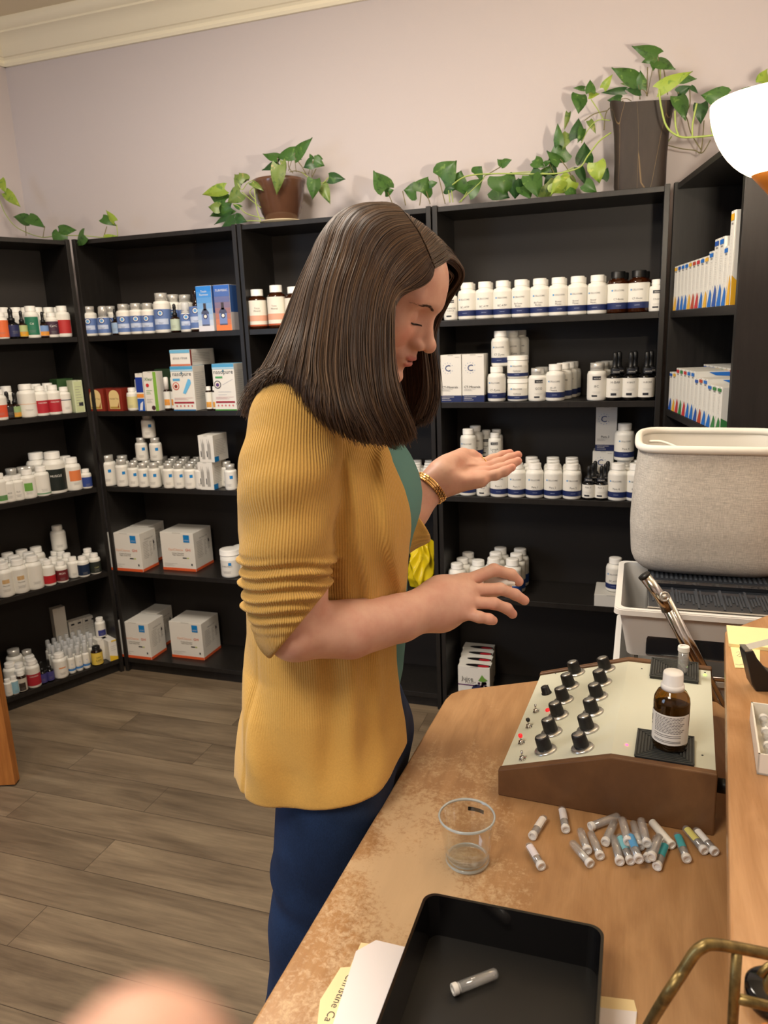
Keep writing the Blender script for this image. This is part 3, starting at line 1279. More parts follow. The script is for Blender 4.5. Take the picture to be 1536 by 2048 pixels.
# ---- hair --------------------------------------------------------
G_NEAR = [
    [(864, 540, 1.085), (838, 565, 1.045), (806, 588, 1.020), (784, 618, 1.005), (781, 700, 1.000), (790, 780, .995), (808, 835, 1.01), (822, 868, 1.03)],
    [(852, 508, 1.085), (810, 545, 1.035), (778, 590, 1.010), (764, 660, .995), (764, 740, .990), (774, 810, .985), (792, 850, 1.00), (800, 882, 1.02)],
    [(835, 470, 1.085), (780, 508, 1.030), (742, 570, 1.000), (728, 660, .985), (727, 750, .978), (738, 820, .975), (755, 860, .985), (768, 884, 1.00)],
    [(812, 438, 1.090), (745, 475, 1.035), (702, 555, 1.000), (684, 655, .985), (676, 745, .965), (684, 815, .948), (700, 850, .950), (716, 876, .965)],
    [(795, 418, 1.095), (715, 452, 1.045), (668, 540, 1.010), (645, 645, .990), (630, 735, .962), (632, 780, .945), (640, 812, .945), (654, 838, .955)],
    [(782, 408, 1.105), (696, 438, 1.065), (640, 535, 1.030), (614, 640, 1.010), (600, 700, .985), (594, 735, .975), (592, 752, .975), (594, 764, .980)],
    [(772, 405, 1.115), (680, 440, 1.085), (620, 545, 1.060), (586, 650, 1.040), (562, 710, 1.020), (548, 745, 1.010), (542, 772, 1.005), (538, 792, 1.005)],
    [(768, 404, 1.130), (668, 452, 1.120), (608, 560, 1.110), (570, 665, 1.100), (542, 735, 1.085), (518, 780, 1.075), (506, 808, 1.070), (500, 832, 1.075)],
    [(768, 404, 1.145), (672, 450, 1.170), (612, 560, 1.180), (575, 660, 1.180), (548, 730, 1.175), (524, 778, 1.170), (510, 808, 1.160), (504, 826, 1.165)],
    [(772, 406, 1.150), (690, 440, 1.210), (640, 550, 1.245), (598, 660, 1.250), (560, 735, 1.255), (528, 785, 1.25), (516, 806, 1.24), (512, 818, 1.24)],
    [(785, 411, 1.145), (730, 440, 1.225), (690, 550, 1.280), (662, 650, 1.290), (645, 725, 1.305), (634, 768, 1.325), (632, 786, 1.335), (632, 798, 1.34)],
    [(808, 424, 1.135), (800, 450, 1.215), (765, 545, 1.285), (750, 650, 1.300), (750, 740, 1.300), (756, 805, 1.30), (764, 838, 1.30), (772, 856, 1.30)],
    [(828, 446, 1.125), (850, 462, 1.185), (845, 540, 1.260), (820, 640, 1.280), (808, 730, 1.275), (812, 800, 1.27), (822, 834, 1.27), (830, 852, 1.27)],
    [(846, 480, 1.115), (884, 488, 1.155), (905, 540, 1.205), (872, 610, 1.240), (848, 700, 1.245), (856, 770, 1.24), (850, 815, 1.24), (842, 840, 1.24)],
    [(862, 530, 1.105), (896, 520, 1.130), (925, 550, 1.160), (898, 592, 1.195), (862, 660, 1.220), (868, 735, 1.222), (869, 795, 1.22), (852, 840, 1.22)],
]


HSH = .078


def hair_surface(nu, nv):
    g = [[pz(q[0], q[1], q[2] - HSH) for q in r] for r in G_NEAR]
    # both sheets start on the same parting line, on the scalp
    starts = []
    for k in range(8):
        px, py, _d = G_NEAR[k][0]
        dds = np.linspace(.85, 1.12, 271)
        pts = np.stack([pz(px, py, x) for x in dds])
        hv = head_field(pts)
        hit = np.nonzero(hv < .006)[0]
        pt = pts[hit[0]] if len(hit) else pts[hv.argmin()]
        for _ in range(6):
            g_ = np.array([(head_field((pt + A3(a) * .002)[None]) - head_field((pt - A3(a) * .002)[None]))[0] / .004 for a in ((1, 0, 0), (0, 1, 0), (0, 0, 1))])
            g_ /= np.linalg.norm(g_)
            pt = pt - g_ * (head_field(pt[None])[0] - .006) * .8
        starts.append(pt)
    for k in range(8):
        g[k][0] = starts[k]
        if k < 7:
            g[14 - k][0] = starts[k]
    cols = [np.array([tuple(v) for v in catmull(r, nv)]) for r in g]
    rows = []
    for j in range(nv):
        rows.append(np.array([tuple(v) for v in catmull([c[j] for c in cols], nu)]))
    S = np.stack(rows, 1)           # nu, nv, 3
    X = S.reshape(-1, 3).copy()
    tt = np.tile(np.linspace(0, 1, nv), nu)
    marg = .004 + .006 * np.clip(tt / .3, 0, 1)
    e = .002
    for _ in range(12):
        m = np.linalg.norm(X - HC, axis=1) < .17
        Y = X[m]
        d = head_field(Y)
        g = np.stack([(head_field(Y + A3(a) * e) - head_field(Y - A3(a) * e)) / (2 * e) for a in ((1, 0, 0), (0, 1, 0), (0, 0, 1))], -1)
        g /= np.linalg.norm(g, axis=1)[:, None] + 1e-6
        push = np.clip(marg[m] - d, 0, .03)
        X[m] = Y + g * push[:, None] * .8
    # nothing may sink into the knitwear either: displacements are smoothed so the sheet never folds
    for _ in range(4):
        d = card_field(X)
        g = np.stack([(card_field(X + A3(a) * e) - card_field(X - A3(a) * e)) / (2 * e) for a in ((1, 0, 0), (0, 1, 0), (0, 0, 1))], -1)
        g /= np.linalg.norm(g, axis=1)[:, None] + 1e-6
        D = (g * (np.clip(.006 - d, 0, .02) * (tt > .35))[:, None]).reshape(S.shape)
        for _k in range(8):
            E = np.pad(D, ((1, 1), (1, 1), (0, 0)), mode='edge')
            D = (E[1:-1, 1:-1] * 2 + E[:-2, 1:-1] + E[2:, 1:-1] + E[1:-1, :-2] + E[1:-1, 2:]) / 6
        X = X + D.reshape(-1, 3) * 1.1
    Y = X.reshape(S.shape)
    for _k in range(6):
        Z = Y.copy()
        Z[1:-1, 1:-1] = (Y[1:-1, 1:-1] * 2 + Y[:-2, 1:-1] + Y[2:, 1:-1] + Y[1:-1, :-2] + Y[1:-1, 2:]) / 6
        Z[1:-1, 0] = (Y[1:-1, 0] * 2 + Y[:-2, 0] + Y[2:, 0]) / 4
        Z[0, 1:-1] = (Y[0, 1:-1] * 2 + Y[0, :-2] + Y[0, 2:]) / 4
        Z[-1, 1:-1] = (Y[-1, 1:-1] * 2 + Y[-1, :-2] + Y[-1, 2:]) / 4
        Z[1:-1, -1] = (Y[1:-1, -1] * 2 + Y[:-2, -1] + Y[2:, -1]) / 4
        Y = Z
    # near and far sheet meet exactly along the parting
    for i in range(nu // 2):
        k = nu - 1 - i
        m_ = (Y[i, 0] + Y[k, 0]) / 2
        a, b = m_ - Y[i, 0], m_ - Y[k, 0]
        for j, wj in enumerate((1.0, .55, .2)):
            Y[i, j] += a * wj
            Y[k, j] += b * wj
    return Y


def build_hair():
    m_base = mat('hair_base', (58, 42, 30), .55, spec=.3)
    m_hair = bpy.data.materials.new('brown_hair')
    m_hair.use_nodes = True
    tr = m_hair.node_tree
    nt = NT(m_hair)
    hi = nt.n('ShaderNodeHairInfo')
    nt.l(nt.ramp(hi.outputs['Random'], [(0, rgb(44, 30, 21)), (.6, rgb(66, 47, 33)), (1, rgb(98, 74, 52))]), nt.b.inputs['Base Color'])
    nt.b.inputs['Roughness'].default_value = .46
    nt.b.inputs['Specular IOR Level'].default_value = .36
    NU, NV = 90, 48
    S = hair_surface(NU, NV)
    # thick closed base sheet under the strands, pulled in towards the head
    cen = HC + (HR @ np.array([-.01, 0, .03]))
    du = np.gradient(S, axis=0)
    dv = np.gradient(S, axis=1)
    nrm = np.cross(du, dv)
    nrm /= np.linalg.norm(nrm, axis=2)[..., None] + 1e-9
    ctr = S.mean(axis=(0,))[None]
    sgn = np.sign(((S - cen) * nrm).sum(2).mean())
    nrm = nrm * sgn
    nrm[:, :5] = nrm[:, 5:6]
    nrm[NU // 2 - 8:NU // 2 + 8, :5] = nrm[NU // 2 - 9, 6] * .5 + nrm[NU // 2 + 9, 6] * .5
    outer = S - nrm * .004
    bw = np.clip(np.minimum(np.arange(NU), NU - 1 - np.arange(NU)) / 7.0, .05, 1)[:, None, None]
    vw = np.clip(np.arange(NV) / 5.0, 0.0, 1)[None, :, None]
    outer = S - nrm * (.0012 + .0028 * bw * vw)
    inner = S - nrm * (.0018 + .0105 * bw * vw)
    V = np.concatenate([outer.reshape(-1, 3), inner.reshape(-1, 3)])
    F = []
    n1 = NU * NV
    idx = lambda i, j: i * NV + j
    for i in range(NU - 1):
        for j in range(NV - 1):
            F.append((idx(i, j), idx(i, j + 1), idx(i + 1, j + 1), idx(i + 1, j)))
            F.append(tuple(n1 + k for k in (idx(i + 1, j), idx(i + 1, j + 1), idx(i, j + 1), idx(i, j))))
    for i in range(NU - 1):
        for j in (0, NV - 1):
            F.append((idx(i, j), idx(i + 1, j), n1 + idx(i + 1, j), n1 + idx(i, j)))
    for j in range(NV - 1):
        for i in (0, NU - 1):
            F.append((idx(i, j), idx(i, j + 1), n1 + idx(i, j + 1), n1 + idx(i, j)))
    me = mesh_from('hair', V, F, m_base, smooth=True)
    ho = put('hair', me)
    # strands
    NS, NP = 22000, 22
    uu = RNG.random(NS)
    CU_, CN = 700, None
    cl = RNG.random(CU_)
    cu = np.sort(RNG.random(CU_))
    near_i = np.clip(np.searchsorted(cu, uu), 0, CU_ - 1)
    clump_u = cu[near_i]
    t = np.linspace(0, 1, NP)
    vend = .84 + .18 * RNG.random(NS) ** .7
    v = np.minimum(t[None] * vend[:, None], 1)
    pull = .40 * RNG.random(NS)[:, None] * (t[None] ** 1.6)
    ul = uu[:, None] * (1 - pull) + clump_u[:, None] * pull
    wav = .0015 * np.sin(6.3 * t[None] * (1 + RNG.random(NS)[:, None]) + 6.28 * cl[near_i][:, None]) * t[None]
    ul = np.clip(ul + wav, 0, 1)

    def samp(A, u, v_):
        x, y = u * (NU - 1), v_ * (NV - 1)
        i, j = np.minimum(x.astype(int), NU - 2), np.minimum(y.astype(int), NV - 2)
        a, b = (x - i)[..., None], (y - j)[..., None]
        return (A[i, j] * (1 - a) + A[i + 1, j] * a) * (1 - b) + (A[i, j + 1] * (1 - a) + A[i + 1, j + 1] * a) * b
    p = samp(S, ul, v)
    n = samp(nrm, ul, v)
    lay = np.where((RNG.random(NS) < .45) & (uu > .72), -.0135, RNG.random(NS) * .009 - .004)[:, None] + (cl[near_i] * .0025)[:, None] * t[None]
    fly = (RNG.random(NS) < .03)[:, None] * (RNG.random(NS)[:, None] * .012) * t[None] ** 1.3
    p = p + n * (lay + fly)[..., None]
    p = p + (RNG.normal(0, .0035, (NS, 1, 3)) * (t[None, :, None] ** 2))
    hc = bpy.data.hair_curves.new('hair_strand')
    hc.add_curves([NP] * NS)
    hc.attributes['position'].data.foreach_set('vector', p.astype(np.float32).ravel())
    ra = hc.attributes.get('radius') or hc.attributes.new('radius', 'FLOAT', 'POINT')
    rr = np.tile(.00050 * (1 - .55 * t ** 3), (NS, 1))
    ra.data.foreach_set('value', rr.astype(np.float32).ravel())
    hc.materials.append(m_hair)
    so = bpy.data.objects.new('hair_strands', hc)
    link(so, ho)
    return ho


def face_details(body):
    # brows: short overlapping hairs as fine tubes
    for sy in (-1, 1):
        mb = MB()
        for i in range(120):
            t = RNG.random()
            y = .013 + .034 * t
            z = .0150 + .0075 * math.sin(min(t * 1.5, 1) * 1.5) - .006 * t * t + RNG.normal(0, .0008)
            base = np.array([.12, sy * y, z])
            # slide inwards to the skin
            x = .12
            for _ in range(14):
                x -= float(head_field(hw(x, sy * y, z)[None])[0]) * .9
            a = hw(x - .0006, sy * y, z)
            y2 = y + .0085
            z2 = z + .0022 * (1 - 1.6 * t)
            x2 = .12
            for _ in range(14):
                x2 -= float(head_field(hw(x2, sy * y2, z2)[None])[0]) * .9
            b = hw(x2 + .0008, sy * y2, z2)
            mb.tube([a, (a + b) / 2 + HR[:, 0] * .0003, b], [.0002, .00025, .0001], m_brow, seg=4)
        put('eyebrow', mb.mesh('eyebrow'))
        # lashes along the lowered upper lid
        mb = MB()
        prev = []
        for i in range(64):
            t = i / 63
            y = .0150 + .0225 * t
            z = -.0066 - .0014 * math.sin(t * PI) - .0012 * t
            x = .12
            for _ in range(16):
                x -= float(head_field(hw(x, sy * y, z)[None])[0]) * .8
            prev.append(hw(x + .0002, sy * y, z))
            e = hw(x + .0017 + .0008 * math.sin(t * PI), sy * (y + .0010 * (t - .3)), z - .0012)
            mb.tube([prev[-1], (prev[-1] + e) / 2 - HR[:, 2] * .0010, e], [.00022, .00018, .00008], m_lash, seg=4)
        mb.tube(prev, [.00012 + .00026 * math.sin(PI * (.15 + .75 * k / 63)) for k in range(64)], m_lash, seg=6)
        put('eyelashes', mb.mesh('eyelashes'))
    # bracelet watch on the far wrist
    ax = LH['wrist'] - LH['low']
    ax = ax / np.linalg.norm(ax)
    c = pz(858, 972, 1.252)
    e1 = np.cross(ax, [0, 0, 1.0])
    e1 /= np.linalg.norm(e1)
    e2 = np.cross(ax, e1)
    mb = MB()
    for k in range(34):
        a = 2 * PI * k / 30
        for r, off in ((.0315, -.0042), (.0322, 0), (.0315, .0042)):
            dd = e1 * math.cos(a + off * 25) + e2 * math.sin(a + off * 25)
            # sit just on the skin
            rr = .02
            for _ in range(12):
                rr += -float(far_arm((c + ax * off + dd * rr)[None])[0]) * .9
            pos = c + ax * off + dd * (rr + .0018)
            tn = np.cross(ax, dd)
            M = Matrix(((tn[0], ax[0], dd[0], pos[0]), (tn[1], ax[1], dd[1], pos[1]), (tn[2], ax[2], dd[2], pos[2]), (0, 0, 0, 1)))
            mb.box((0, 0, 0), (.0052, .0038, .0026), m_gold, xf=M, bev=.0008)
    w = mb.mesh('bracelet')
    o = bpy.data.objects.new('gold_bracelet', w)
    link(o)
    tag(o, 'gold link bracelet watch around the left wrist of the woman', 'bracelet')
    # ring
    a, b = LH['idx'][0], LH['idx'][1]
    ax = (b - a) / np.linalg.norm(b - a)
    c = a + (b - a) * .42
    e1 = np.cross(ax, [0, 0, 1.0])
    e1 /= np.linalg.norm(e1)
    e2 = np.cross(ax, e1)
    mb = MB()
    pts = [c + (e1 * math.cos(2 * PI * k / 24) + e2 * math.sin(2 * PI * k / 24)) * .0101 for k in range(25)]
    mb.tube(pts, .0009, m_gold, seg=8, cap=False)
    o = mb.build('finger_ring')
    tag(o, 'thin gold ring on a finger of the upturned hand of the woman', 'ring')
body = build_skin()
build_clothes()
build_hair()
face_details(body)
# ================================================================== shelf goods
m_white = mat('white_plastic', (236, 234, 226), .38)
m_cap = mat('white_cap', (240, 238, 232), .45)
m_paper = mat('white_label', (232, 229, 220), .5)
m_greycap = mat('grey_cap', (196, 192, 184), .45)
m_amber = mat('amber_glass', (96, 44, 12), .08, trans=.75, ior=1.48)
m_amberd = mat('dark_amber_glass', (42, 20, 9), .10, trans=.35)
m_blackgl = mat('black_glass', (12, 12, 14), .12)
m_blackpl = mat('black_plastic', (20, 20, 21), .4)
m_pills = mat('amber_capsules', (170, 92, 28), .5)
m_clearcap = mat('clear_overcap', (222, 224, 226), .18, alpha=.45, coat=.5)
m_silver = mat('silver_shrink_band', (200, 198, 192), .28, metal=.35)
m_ink = mat('dark_ink', (38, 40, 48), .6)
m_grey = mat('grey_ink', (140, 138, 136), .6)
_inks = {}


def ink(r, g, b):
    k = (r, g, b)
    if k not in _inks:
        _inks[k] = mat('print_%02x%02x%02x' % k, k, .5)
    return _inks[k]


NAVY, BLUE, RED, GREEN, ORANGE, YEL, SKY = (28, 42, 92), (40, 92, 160), (168, 40, 48), (58, 122, 66), (222, 120, 60), (232, 190, 60), (44, 140, 206)


def cyl_patch(mb, m, r, z0, z1, a0=-PI, a1=PI, seg=28):
    """curved patch centred on the front (-Y)"""
    n = max(3, int(seg * (a1 - a0) / (2 * PI)))
    vs, fs = [], []
    for k in range(n + 1):
        a = -PI / 2 + a0 + (a1 - a0) * k / n
        vs += [(r * math.cos(a), r * math.sin(a), z0), (r * math.cos(a), r * math.sin(a), z1)]
    for k in range(n):
        fs.append((2 * k, 2 * k + 2, 2 * k + 3, 2 * k + 1))
    mb.add(vs, fs, m, smooth=True)


def lines(mb, m, r, z, widths, dz=.004, th=.0012, ang=0.0):
    for i, w in enumerate(widths):
        cyl_patch(mb, m, r, z - i * dz, z - i * dz + th, ang - w / 2 / r, ang + w / 2 / r, 40)


_CACHE = {}


def body_profile(kind, r, h):
    if kind in ('pill', 'amberpill'):
        cr = r * (.70 if kind == 'pill' else .66)
        ch = h * .17
        nb = h - ch
        sh = r * .42
        return [(0, 0), (r * .88, 0), (r * .97, .002), (r, .006), (r, nb - sh - .004), (r * .985, nb - sh), (r * .90, nb - sh * .45), (cr * .98, nb - .004), (cr * .93, nb), (cr * .93, nb + ch * .5)], cr, ch, nb
    if kind == 'jar':
        cr, ch = r * 1.03, h * .20
        nb = h - ch
        return [(0, 0), (r * .9, 0), (r * .97, .002), (r, .007), (r, nb - .002), (r * .95, nb), (r * .95, nb + ch * .5)], cr, ch, nb
    if kind == 'dropper':
        nb = h * .55
        cr, ch = r * .52, h * .12
        return [(0, 0), (r * .9, 0), (r, .004), (r, nb - r * .55), (r * .93, nb - r * .3), (r * .62, nb - .001), (cr * .82, nb + .001), (cr * .82, nb + ch * .5)], cr, ch, nb
    if kind == 'spray':
        nb = h * .62
        cr, ch = r * .72, h * .38
        return [(0, 0), (r * .9, 0), (r, .004), (r, nb - r * .5), (r * .9, nb - r * .2), (cr * 1.05, nb), (cr * .9, nb + .004)], cr, ch, nb


def get_parts(kind, r, h, bodym, capm, labkey, labfn, seal=False):
    key = (kind, round(r, 4), round(h, 4), bodym.name, capm.name, labkey, seal)
    if key in _CACHE:
        return _CACHE[key]
    prof, cr, ch, nb = body_profile(kind, r, h)
    nmk = {'pill': 'bottle', 'amberpill': 'bottle', 'jar': 'jar', 'dropper': 'bottle', 'spray': 'bottle'}[kind]
    mb = MB().lathe(prof, bodym, 28)
    body = mb.mesh(nmk + '_body')
    parts = []
    mb = MB()
    if kind in ('pill', 'amberpill', 'jar'):
        mb.lathe([(cr, nb + .0004), (cr, nb + ch * .10), (cr * 1.0, nb + ch * .12), (cr * 1.0, nb + ch - .003), (cr * .95, nb + ch - .0006), (cr * .55, nb + ch), (0, nb + ch)], capm, 44,
                 ribs=(nb + ch * .11, nb + ch - .0025, cr * .035, 2))
        if seal:      # crinkled shrink band
            vs = []
            mb.lathe([(cr * 1.04, nb - .003), (cr * 1.05, nb + ch * .5), (cr * 1.03, nb + ch + .0006), (cr * .7, nb + ch + .001)], m_silver, 22, ribs=(nb, nb + ch * .8, cr * .05, 2))
        parts.append(('cap', mb.mesh('cap')))
    elif kind == 'dropper':
        z = nb
        mb.lathe([(cr, z + .001), (cr, z + ch), (cr * .8, z + ch + .001), (cr * .62, z + ch + .004), (cr * .60, z + ch + h * .16), (cr * .68, z + ch + h * .18), (cr * .62, h - .006), (cr * .35, h - .001), (0, h)], capm, 24,
                 ribs=(z + .001, z + ch, cr * .05, 2))
        parts.append(('dropper_bulb', mb.mesh('dropper_bulb')))
    elif kind == 'spray':
        mb.lathe([(cr, nb), (cr, nb + .008), (cr * .5, nb + .010), (cr * .42, nb + ch * .55), (cr * .3, nb + ch * .62), (0, nb + ch * .62)], m_cap, 16)
        parts.append(('nozzle', mb.mesh('nozzle')))
        mb = MB().lathe([(cr * 1.02, nb + .001), (cr * .92, nb + ch - .006), (cr * .7, nb + ch - .001), (0, nb + ch)], capm, 20)
        parts.append(('overcap', mb.mesh('overcap')))
    if kind == 'amberpill':
        mb = MB().lathe([(0, .003), (r * .9, .003), (r * .93, .01), (r * .93, h * .60), (0, h * .62)], m_pills, 20)
        parts.append(('capsules', mb.mesh('capsules')))
    if labfn:
        mb = MB()
        labfn(mb, r + .0005, h, nb)
        parts.append(('label', mb.mesh('label')))
    _CACHE[key] = (body, parts)
    return _CACHE[key]


def container(name, loc, rz, kind, r, h, bodym=None, capm=None, labkey='', labfn=None, seal=False):
    bodym = bodym or m_white
    capm = capm or m_cap
    body, parts = get_parts(kind, r, h, bodym, capm, labkey, labfn, seal)
    o = bpy.data.objects.new(name, body)
    o.location = loc
    o.rotation_euler = (0, 0, rz)
    link(o)
    for n, me in parts:
        link(bpy.data.objects.new(n, me), o)
    return o


# ---- label designs -------------------------------------------------
def lab_cell(t1, t2=None, sz=.0085):
    def f(mb, r, h, nb):
        e = .0003
        z0, z1 = h * .09, nb - r * .50
        cyl_patch(mb, m_paper, r, z0 + .004, z1)
        cyl_patch(mb, ink(*NAVY), r + e, h * .10, h * .25)
        text_on_cyl(mb, 'CELLCORE', .0078, m_ink, r + e, h * .52)
        cyl_patch(mb, ink(*SKY), r + e, h * .52, h * .52 + .0055, -.026 / r, -.0205 / r, 60)
        if t2:
            text_on_cyl(mb, t1, sz, m_ink, r + e, h * .345, -.15)
            text_on_cyl(mb, t2, sz, m_ink, r + e, h * .285, -.15)
        else:
            text_on_cyl(mb, t1, sz * 1.2, m_ink, r + e, h * .31)
        lines(mb, m_grey, r + e, h * .275, [.02], th=.0006)
        lines(mb, ink(150, 160, 190), r + e * 2, h * .17, [.018], th=.0012)
    return f


def lab_micro(t1, t2=None):
    def f(mb, r, h, nb):
        e = .0003
        cyl_patch(mb, m_paper, r, h * .07, nb - r * .5)
        w = .030
        cyl_patch(mb, m_ink, r + e, h * .56, h * .66, -w / 2 / r, w / 2 / r, 60)
        text_on_cyl(mb, 'MICROBE', .0058, m_paper, r + 2 * e, h * .585, .08)
        text_on_cyl(mb, t1, .0085 if len(t1) > 5 else .012, m_ink, r + e, h * .36)
        if t2:
            text_on_cyl(mb, t2, .0085, m_ink, r + e, h * .28)
        lines(mb, m_grey, r + e, h * .24, [.03, .024], th=.0006)
        cyl_patch(mb, m_ink, r + e, h * .11, h * .16, -.010 / r - .2, .010 / r - .2, 60)
    return f


def lab_plain(band=None, z0=.12, z1=.62, part=1.0, txt=None, sz=.009, base=None, tcol=(240, 238, 230), sq=None, nl=3, tz=.42):
    """generic label: paper, a coloured field, a word, a small square mark and fine lines"""
    def f(mb, r, h, nb):
        e = .0003
        top = nb - r * .45
        cyl_patch(mb, ink(*base) if base else m_paper, r, h * .07, top)
        if band:
            cyl_patch(mb, ink(*band), r + e, h * z0, h * z1, -PI * part * .5, PI * part * .5)
        if txt:
            for i, tt in enumerate(txt.split('|')):
                text_on_cyl(mb, tt, sz, ink(*tcol), r + 2 * e, h * tz - i * sz * 1.15)
        if sq:
            cyl_patch(mb, ink(*sq), r + e, h * .46, h * .46 + .014, .2, .2 + .014 / r, 60)
        lines(mb, m_grey, r + 2 * e, h * .24, [r * .9, r * .7, r * .8][:nl], th=.0008)
    return f


def lab_blue(mb, r, h, nb):
    """white over blue label with a round emblem"""
    e = .0003
    cyl_patch(mb, m_paper, r, h * .06, nb - r * .4)
    cyl_patch(mb, ink(96, 122, 176), r + e, h * .09, h * .60, -PI, PI)
    cyl_patch(mb, ink(190, 202, 226), r + 1.5 * e, h * .22, h * .36, -.9, .9)
    for rad, mm, k in ((.0135, ink(34, 60, 120), 2), (.0100, m_paper, 3), (.0065, ink(86, 150, 210), 4)):
        c = []
        n = 20
        zc = h * .50
        c.append((0, zc))
        vs = [((r + k * e) * math.cos(-PI / 2), (r + k * e) * math.sin(-PI / 2), zc)]
        for i in range(n):
            a = 2 * PI * i / n
            aa = -PI / 2 + rad * math.cos(a) / r
            vs.append(((r + k * e) * math.cos(aa), (r + k * e) * math.sin(aa), zc + rad * math.sin(a)))
        mb.add(vs, [(0, i + 1, (i + 1) % n + 1) for i in range(n)], mm)
    lines(mb, ink(40, 60, 110), r + 2 * e, h * .26, [.022, .016], th=.001)


# ---- cartons -------------------------------------------------------
def carton(name, loc, rz, w, d, h, base=(232, 229, 221), art=None, top=None, lid=True):
    """upright printed carton; loc is the centre of its base, front faces local -Y; art(mb) draws on the faces"""
    mb = MB()
    mb.box((0, 0, h / 2), (w, d, h), ink(*base), bev=.0008)
    o = mb.build(name, None, loc, rz)
    if art:
        a = MB()
        art(a, w, d, h)
        if a.v:
            link(bpy.data.objects.new('print', a.mesh('print')), o)
    if lid:
        t = MB().box((0, 0, h + .0003), (w * .98, d * .985, .0008), ink(*(top or tuple(int(c * .97) for c in base))))
        t.box((0, -d / 2 - .0002, h - .0015), (w * .25, .0006, .003), ink(*tuple(int(c * .85) for c in base)))
        link(bpy.data.objects.new('lid', t.mesh('lid')), o)
    return o


def fquad(mb, m, x0, x1, z0, z1, d, k=1):
    y = -d / 2 - .0009 - .0003 * k
    mb.add([(x0, y, z0), (x1, y, z0), (x1, y, z1), (x0, y, z1)], [(0, 1, 2, 3)], m)


def squad(mb, m, y0, y1, z0, z1, w, k=1, side=1):
    x = side * (w / 2 + .0009 + .0003 * k)
    mb.add([(x, y0, z0), (x, y1, z0), (x, y1, z1), (x, y0, z1)], [(0, 1, 2, 3)], m)


def ftri(mb, m, pts, d, k=1):
    y = -d / 2 - .0009 - .0003 * k
    mb.add([(x, y, z) for x, z in pts], [tuple(range(len(pts)))], m)


def disc(mb, m, cx, cz, rad, d, k=1, n=18, a0=0, a1=2 * PI, sx=1.0):
    y = -d / 2 - .0009 - .0003 * k
    vs = [(cx, y, cz)] + [(cx + sx * rad * math.cos(a0 + (a1 - a0) * i / n), y, cz + rad * math.sin(a0 + (a1 - a0) * i / n)) for i in range(n + 1)]
    mb.add(vs, [(0, i + 1, i + 2) for i in range(n)], m)


def ftext(mb, s, size, m, x, z, d, k=2):
    fr = Matrix(((1, 0, 0, x), (0, 0, 0, -d / 2 - .0009 - .0003 * k), (0, 1, 0, z), (0, 0, 0, 1)))
    text_flat(mb, s, size, m, fr)


def stext(mb, s, size, m, y, z, w, k=2):
    fr = Matrix(((0, 0, 0, w / 2 + .0009 + .0003 * k), (1, 0, 0, y), (0, 1, 0, z), (0, 0, 0, 1)))
    text_flat(mb, s, size, m, fr)


def flines(mb, m, x0, x1, z, n, dz, d, th=.0009, k=1):
    for i in range(n):
        xx = x1 - (x1 - x0) * (.12 * ((i * 7) % 4))
        fquad(mb, m, x0, xx, z - i * dz, z - i * dz + th, d, k)


def art_c(t, tsz):
    def f(mb, w, d, h):
        fquad(mb, ink(*NAVY), -w / 2, w / 2, 0.0005, h * .145, d)
        squad(mb, ink(*NAVY), -d / 2, d / 2, 0.0005, h * .145, w)
        ftext(mb, 'C', .034, ink(28, 62, 122), -w * .12, h * .66, d)
        for i in range(12):
            a = 2 * PI * i / 12
            if abs(math.cos(a)) < .95 or math.cos(a) < 0:
                disc(mb, ink(60, 120, 180), -w * .12 + .020 * math.cos(a), h * .66 + .0115 + .020 * math.sin(a), .0013, d, n=6)
        ftext(mb, t, tsz, m_ink, -w * .04, h * .30, d)
        flines(mb, m_grey, -w * .42, w * .1, h * .275, 3, .003, d, .0007)
        flines(mb, m_paper, -w * .42, w * .15, h * .11, 3, .006, d, .0012, 2)
        flines(mb, m_grey, w * .22, w * .42, h * .95, 1, .003, d)
    return f


def art_ghi(mb, w, d, h):
    org = ink(226, 98, 52)
    fquad(mb, org, -w / 2, w / 2, .0005, h * .075, d)
    squad(mb, org, -d / 2, d / 2, .0005, h * .075, w)
    fquad(mb, ink(20, 128, 200), w * .20, w * .38, h * .76, h * .95, d)
    ftext(mb, 'ORTHO', .007, m_paper, w * .29, h * .80, d, 2)
    ftext(mb, 'OptiCleanse', .016, ink(236, 178, 150), -w * .06, h * .53, d)
    ftext(mb, 'GHI', .0175, ink(218, 96, 56), w * .31, h * .53, d)
    ftext(mb, 'Creamy Chocolate', .0085, ink(70, 60, 52), 0, h * .45, d)
    ftext(mb, 'Vegan, Gluten Free', .0080, ink(70, 60, 52), 0, h * .405, d)
    fquad(mb, m_ink, w * .13, w * .25, h * .33, h * .36, d)
    fquad(mb, ink(190, 200, 120), w * .26, w * .32, h * .33, h * .36, d)
    flines(mb, m_grey, -w * .44, -w * .05, h * .18, 3, .006, d)
    fquad(mb, m_ink, w * .37, w * .41, h * .15, h * .205, d)
    # panels on the side
    for y0, y1, z0, z1 in ((-.36, -.02, .28, .74), (.04, .18, .30, .70), (.24, .38, .42, .72)):
        for i in range(11):
            z = z1 - (z1 - z0) * i / 11
            squad(mb, m_grey, d * y0, d * (y1 - .03 * (i * 5 % 3)), h * z, h * z + .0012, w)
    squad(mb, m_ink, d * .28, d * .34, h * .62, h * .70, w)
    stext(mb, 'OptiCleanse GHI', .0095, m_grey, d * .02, h * .80, w)


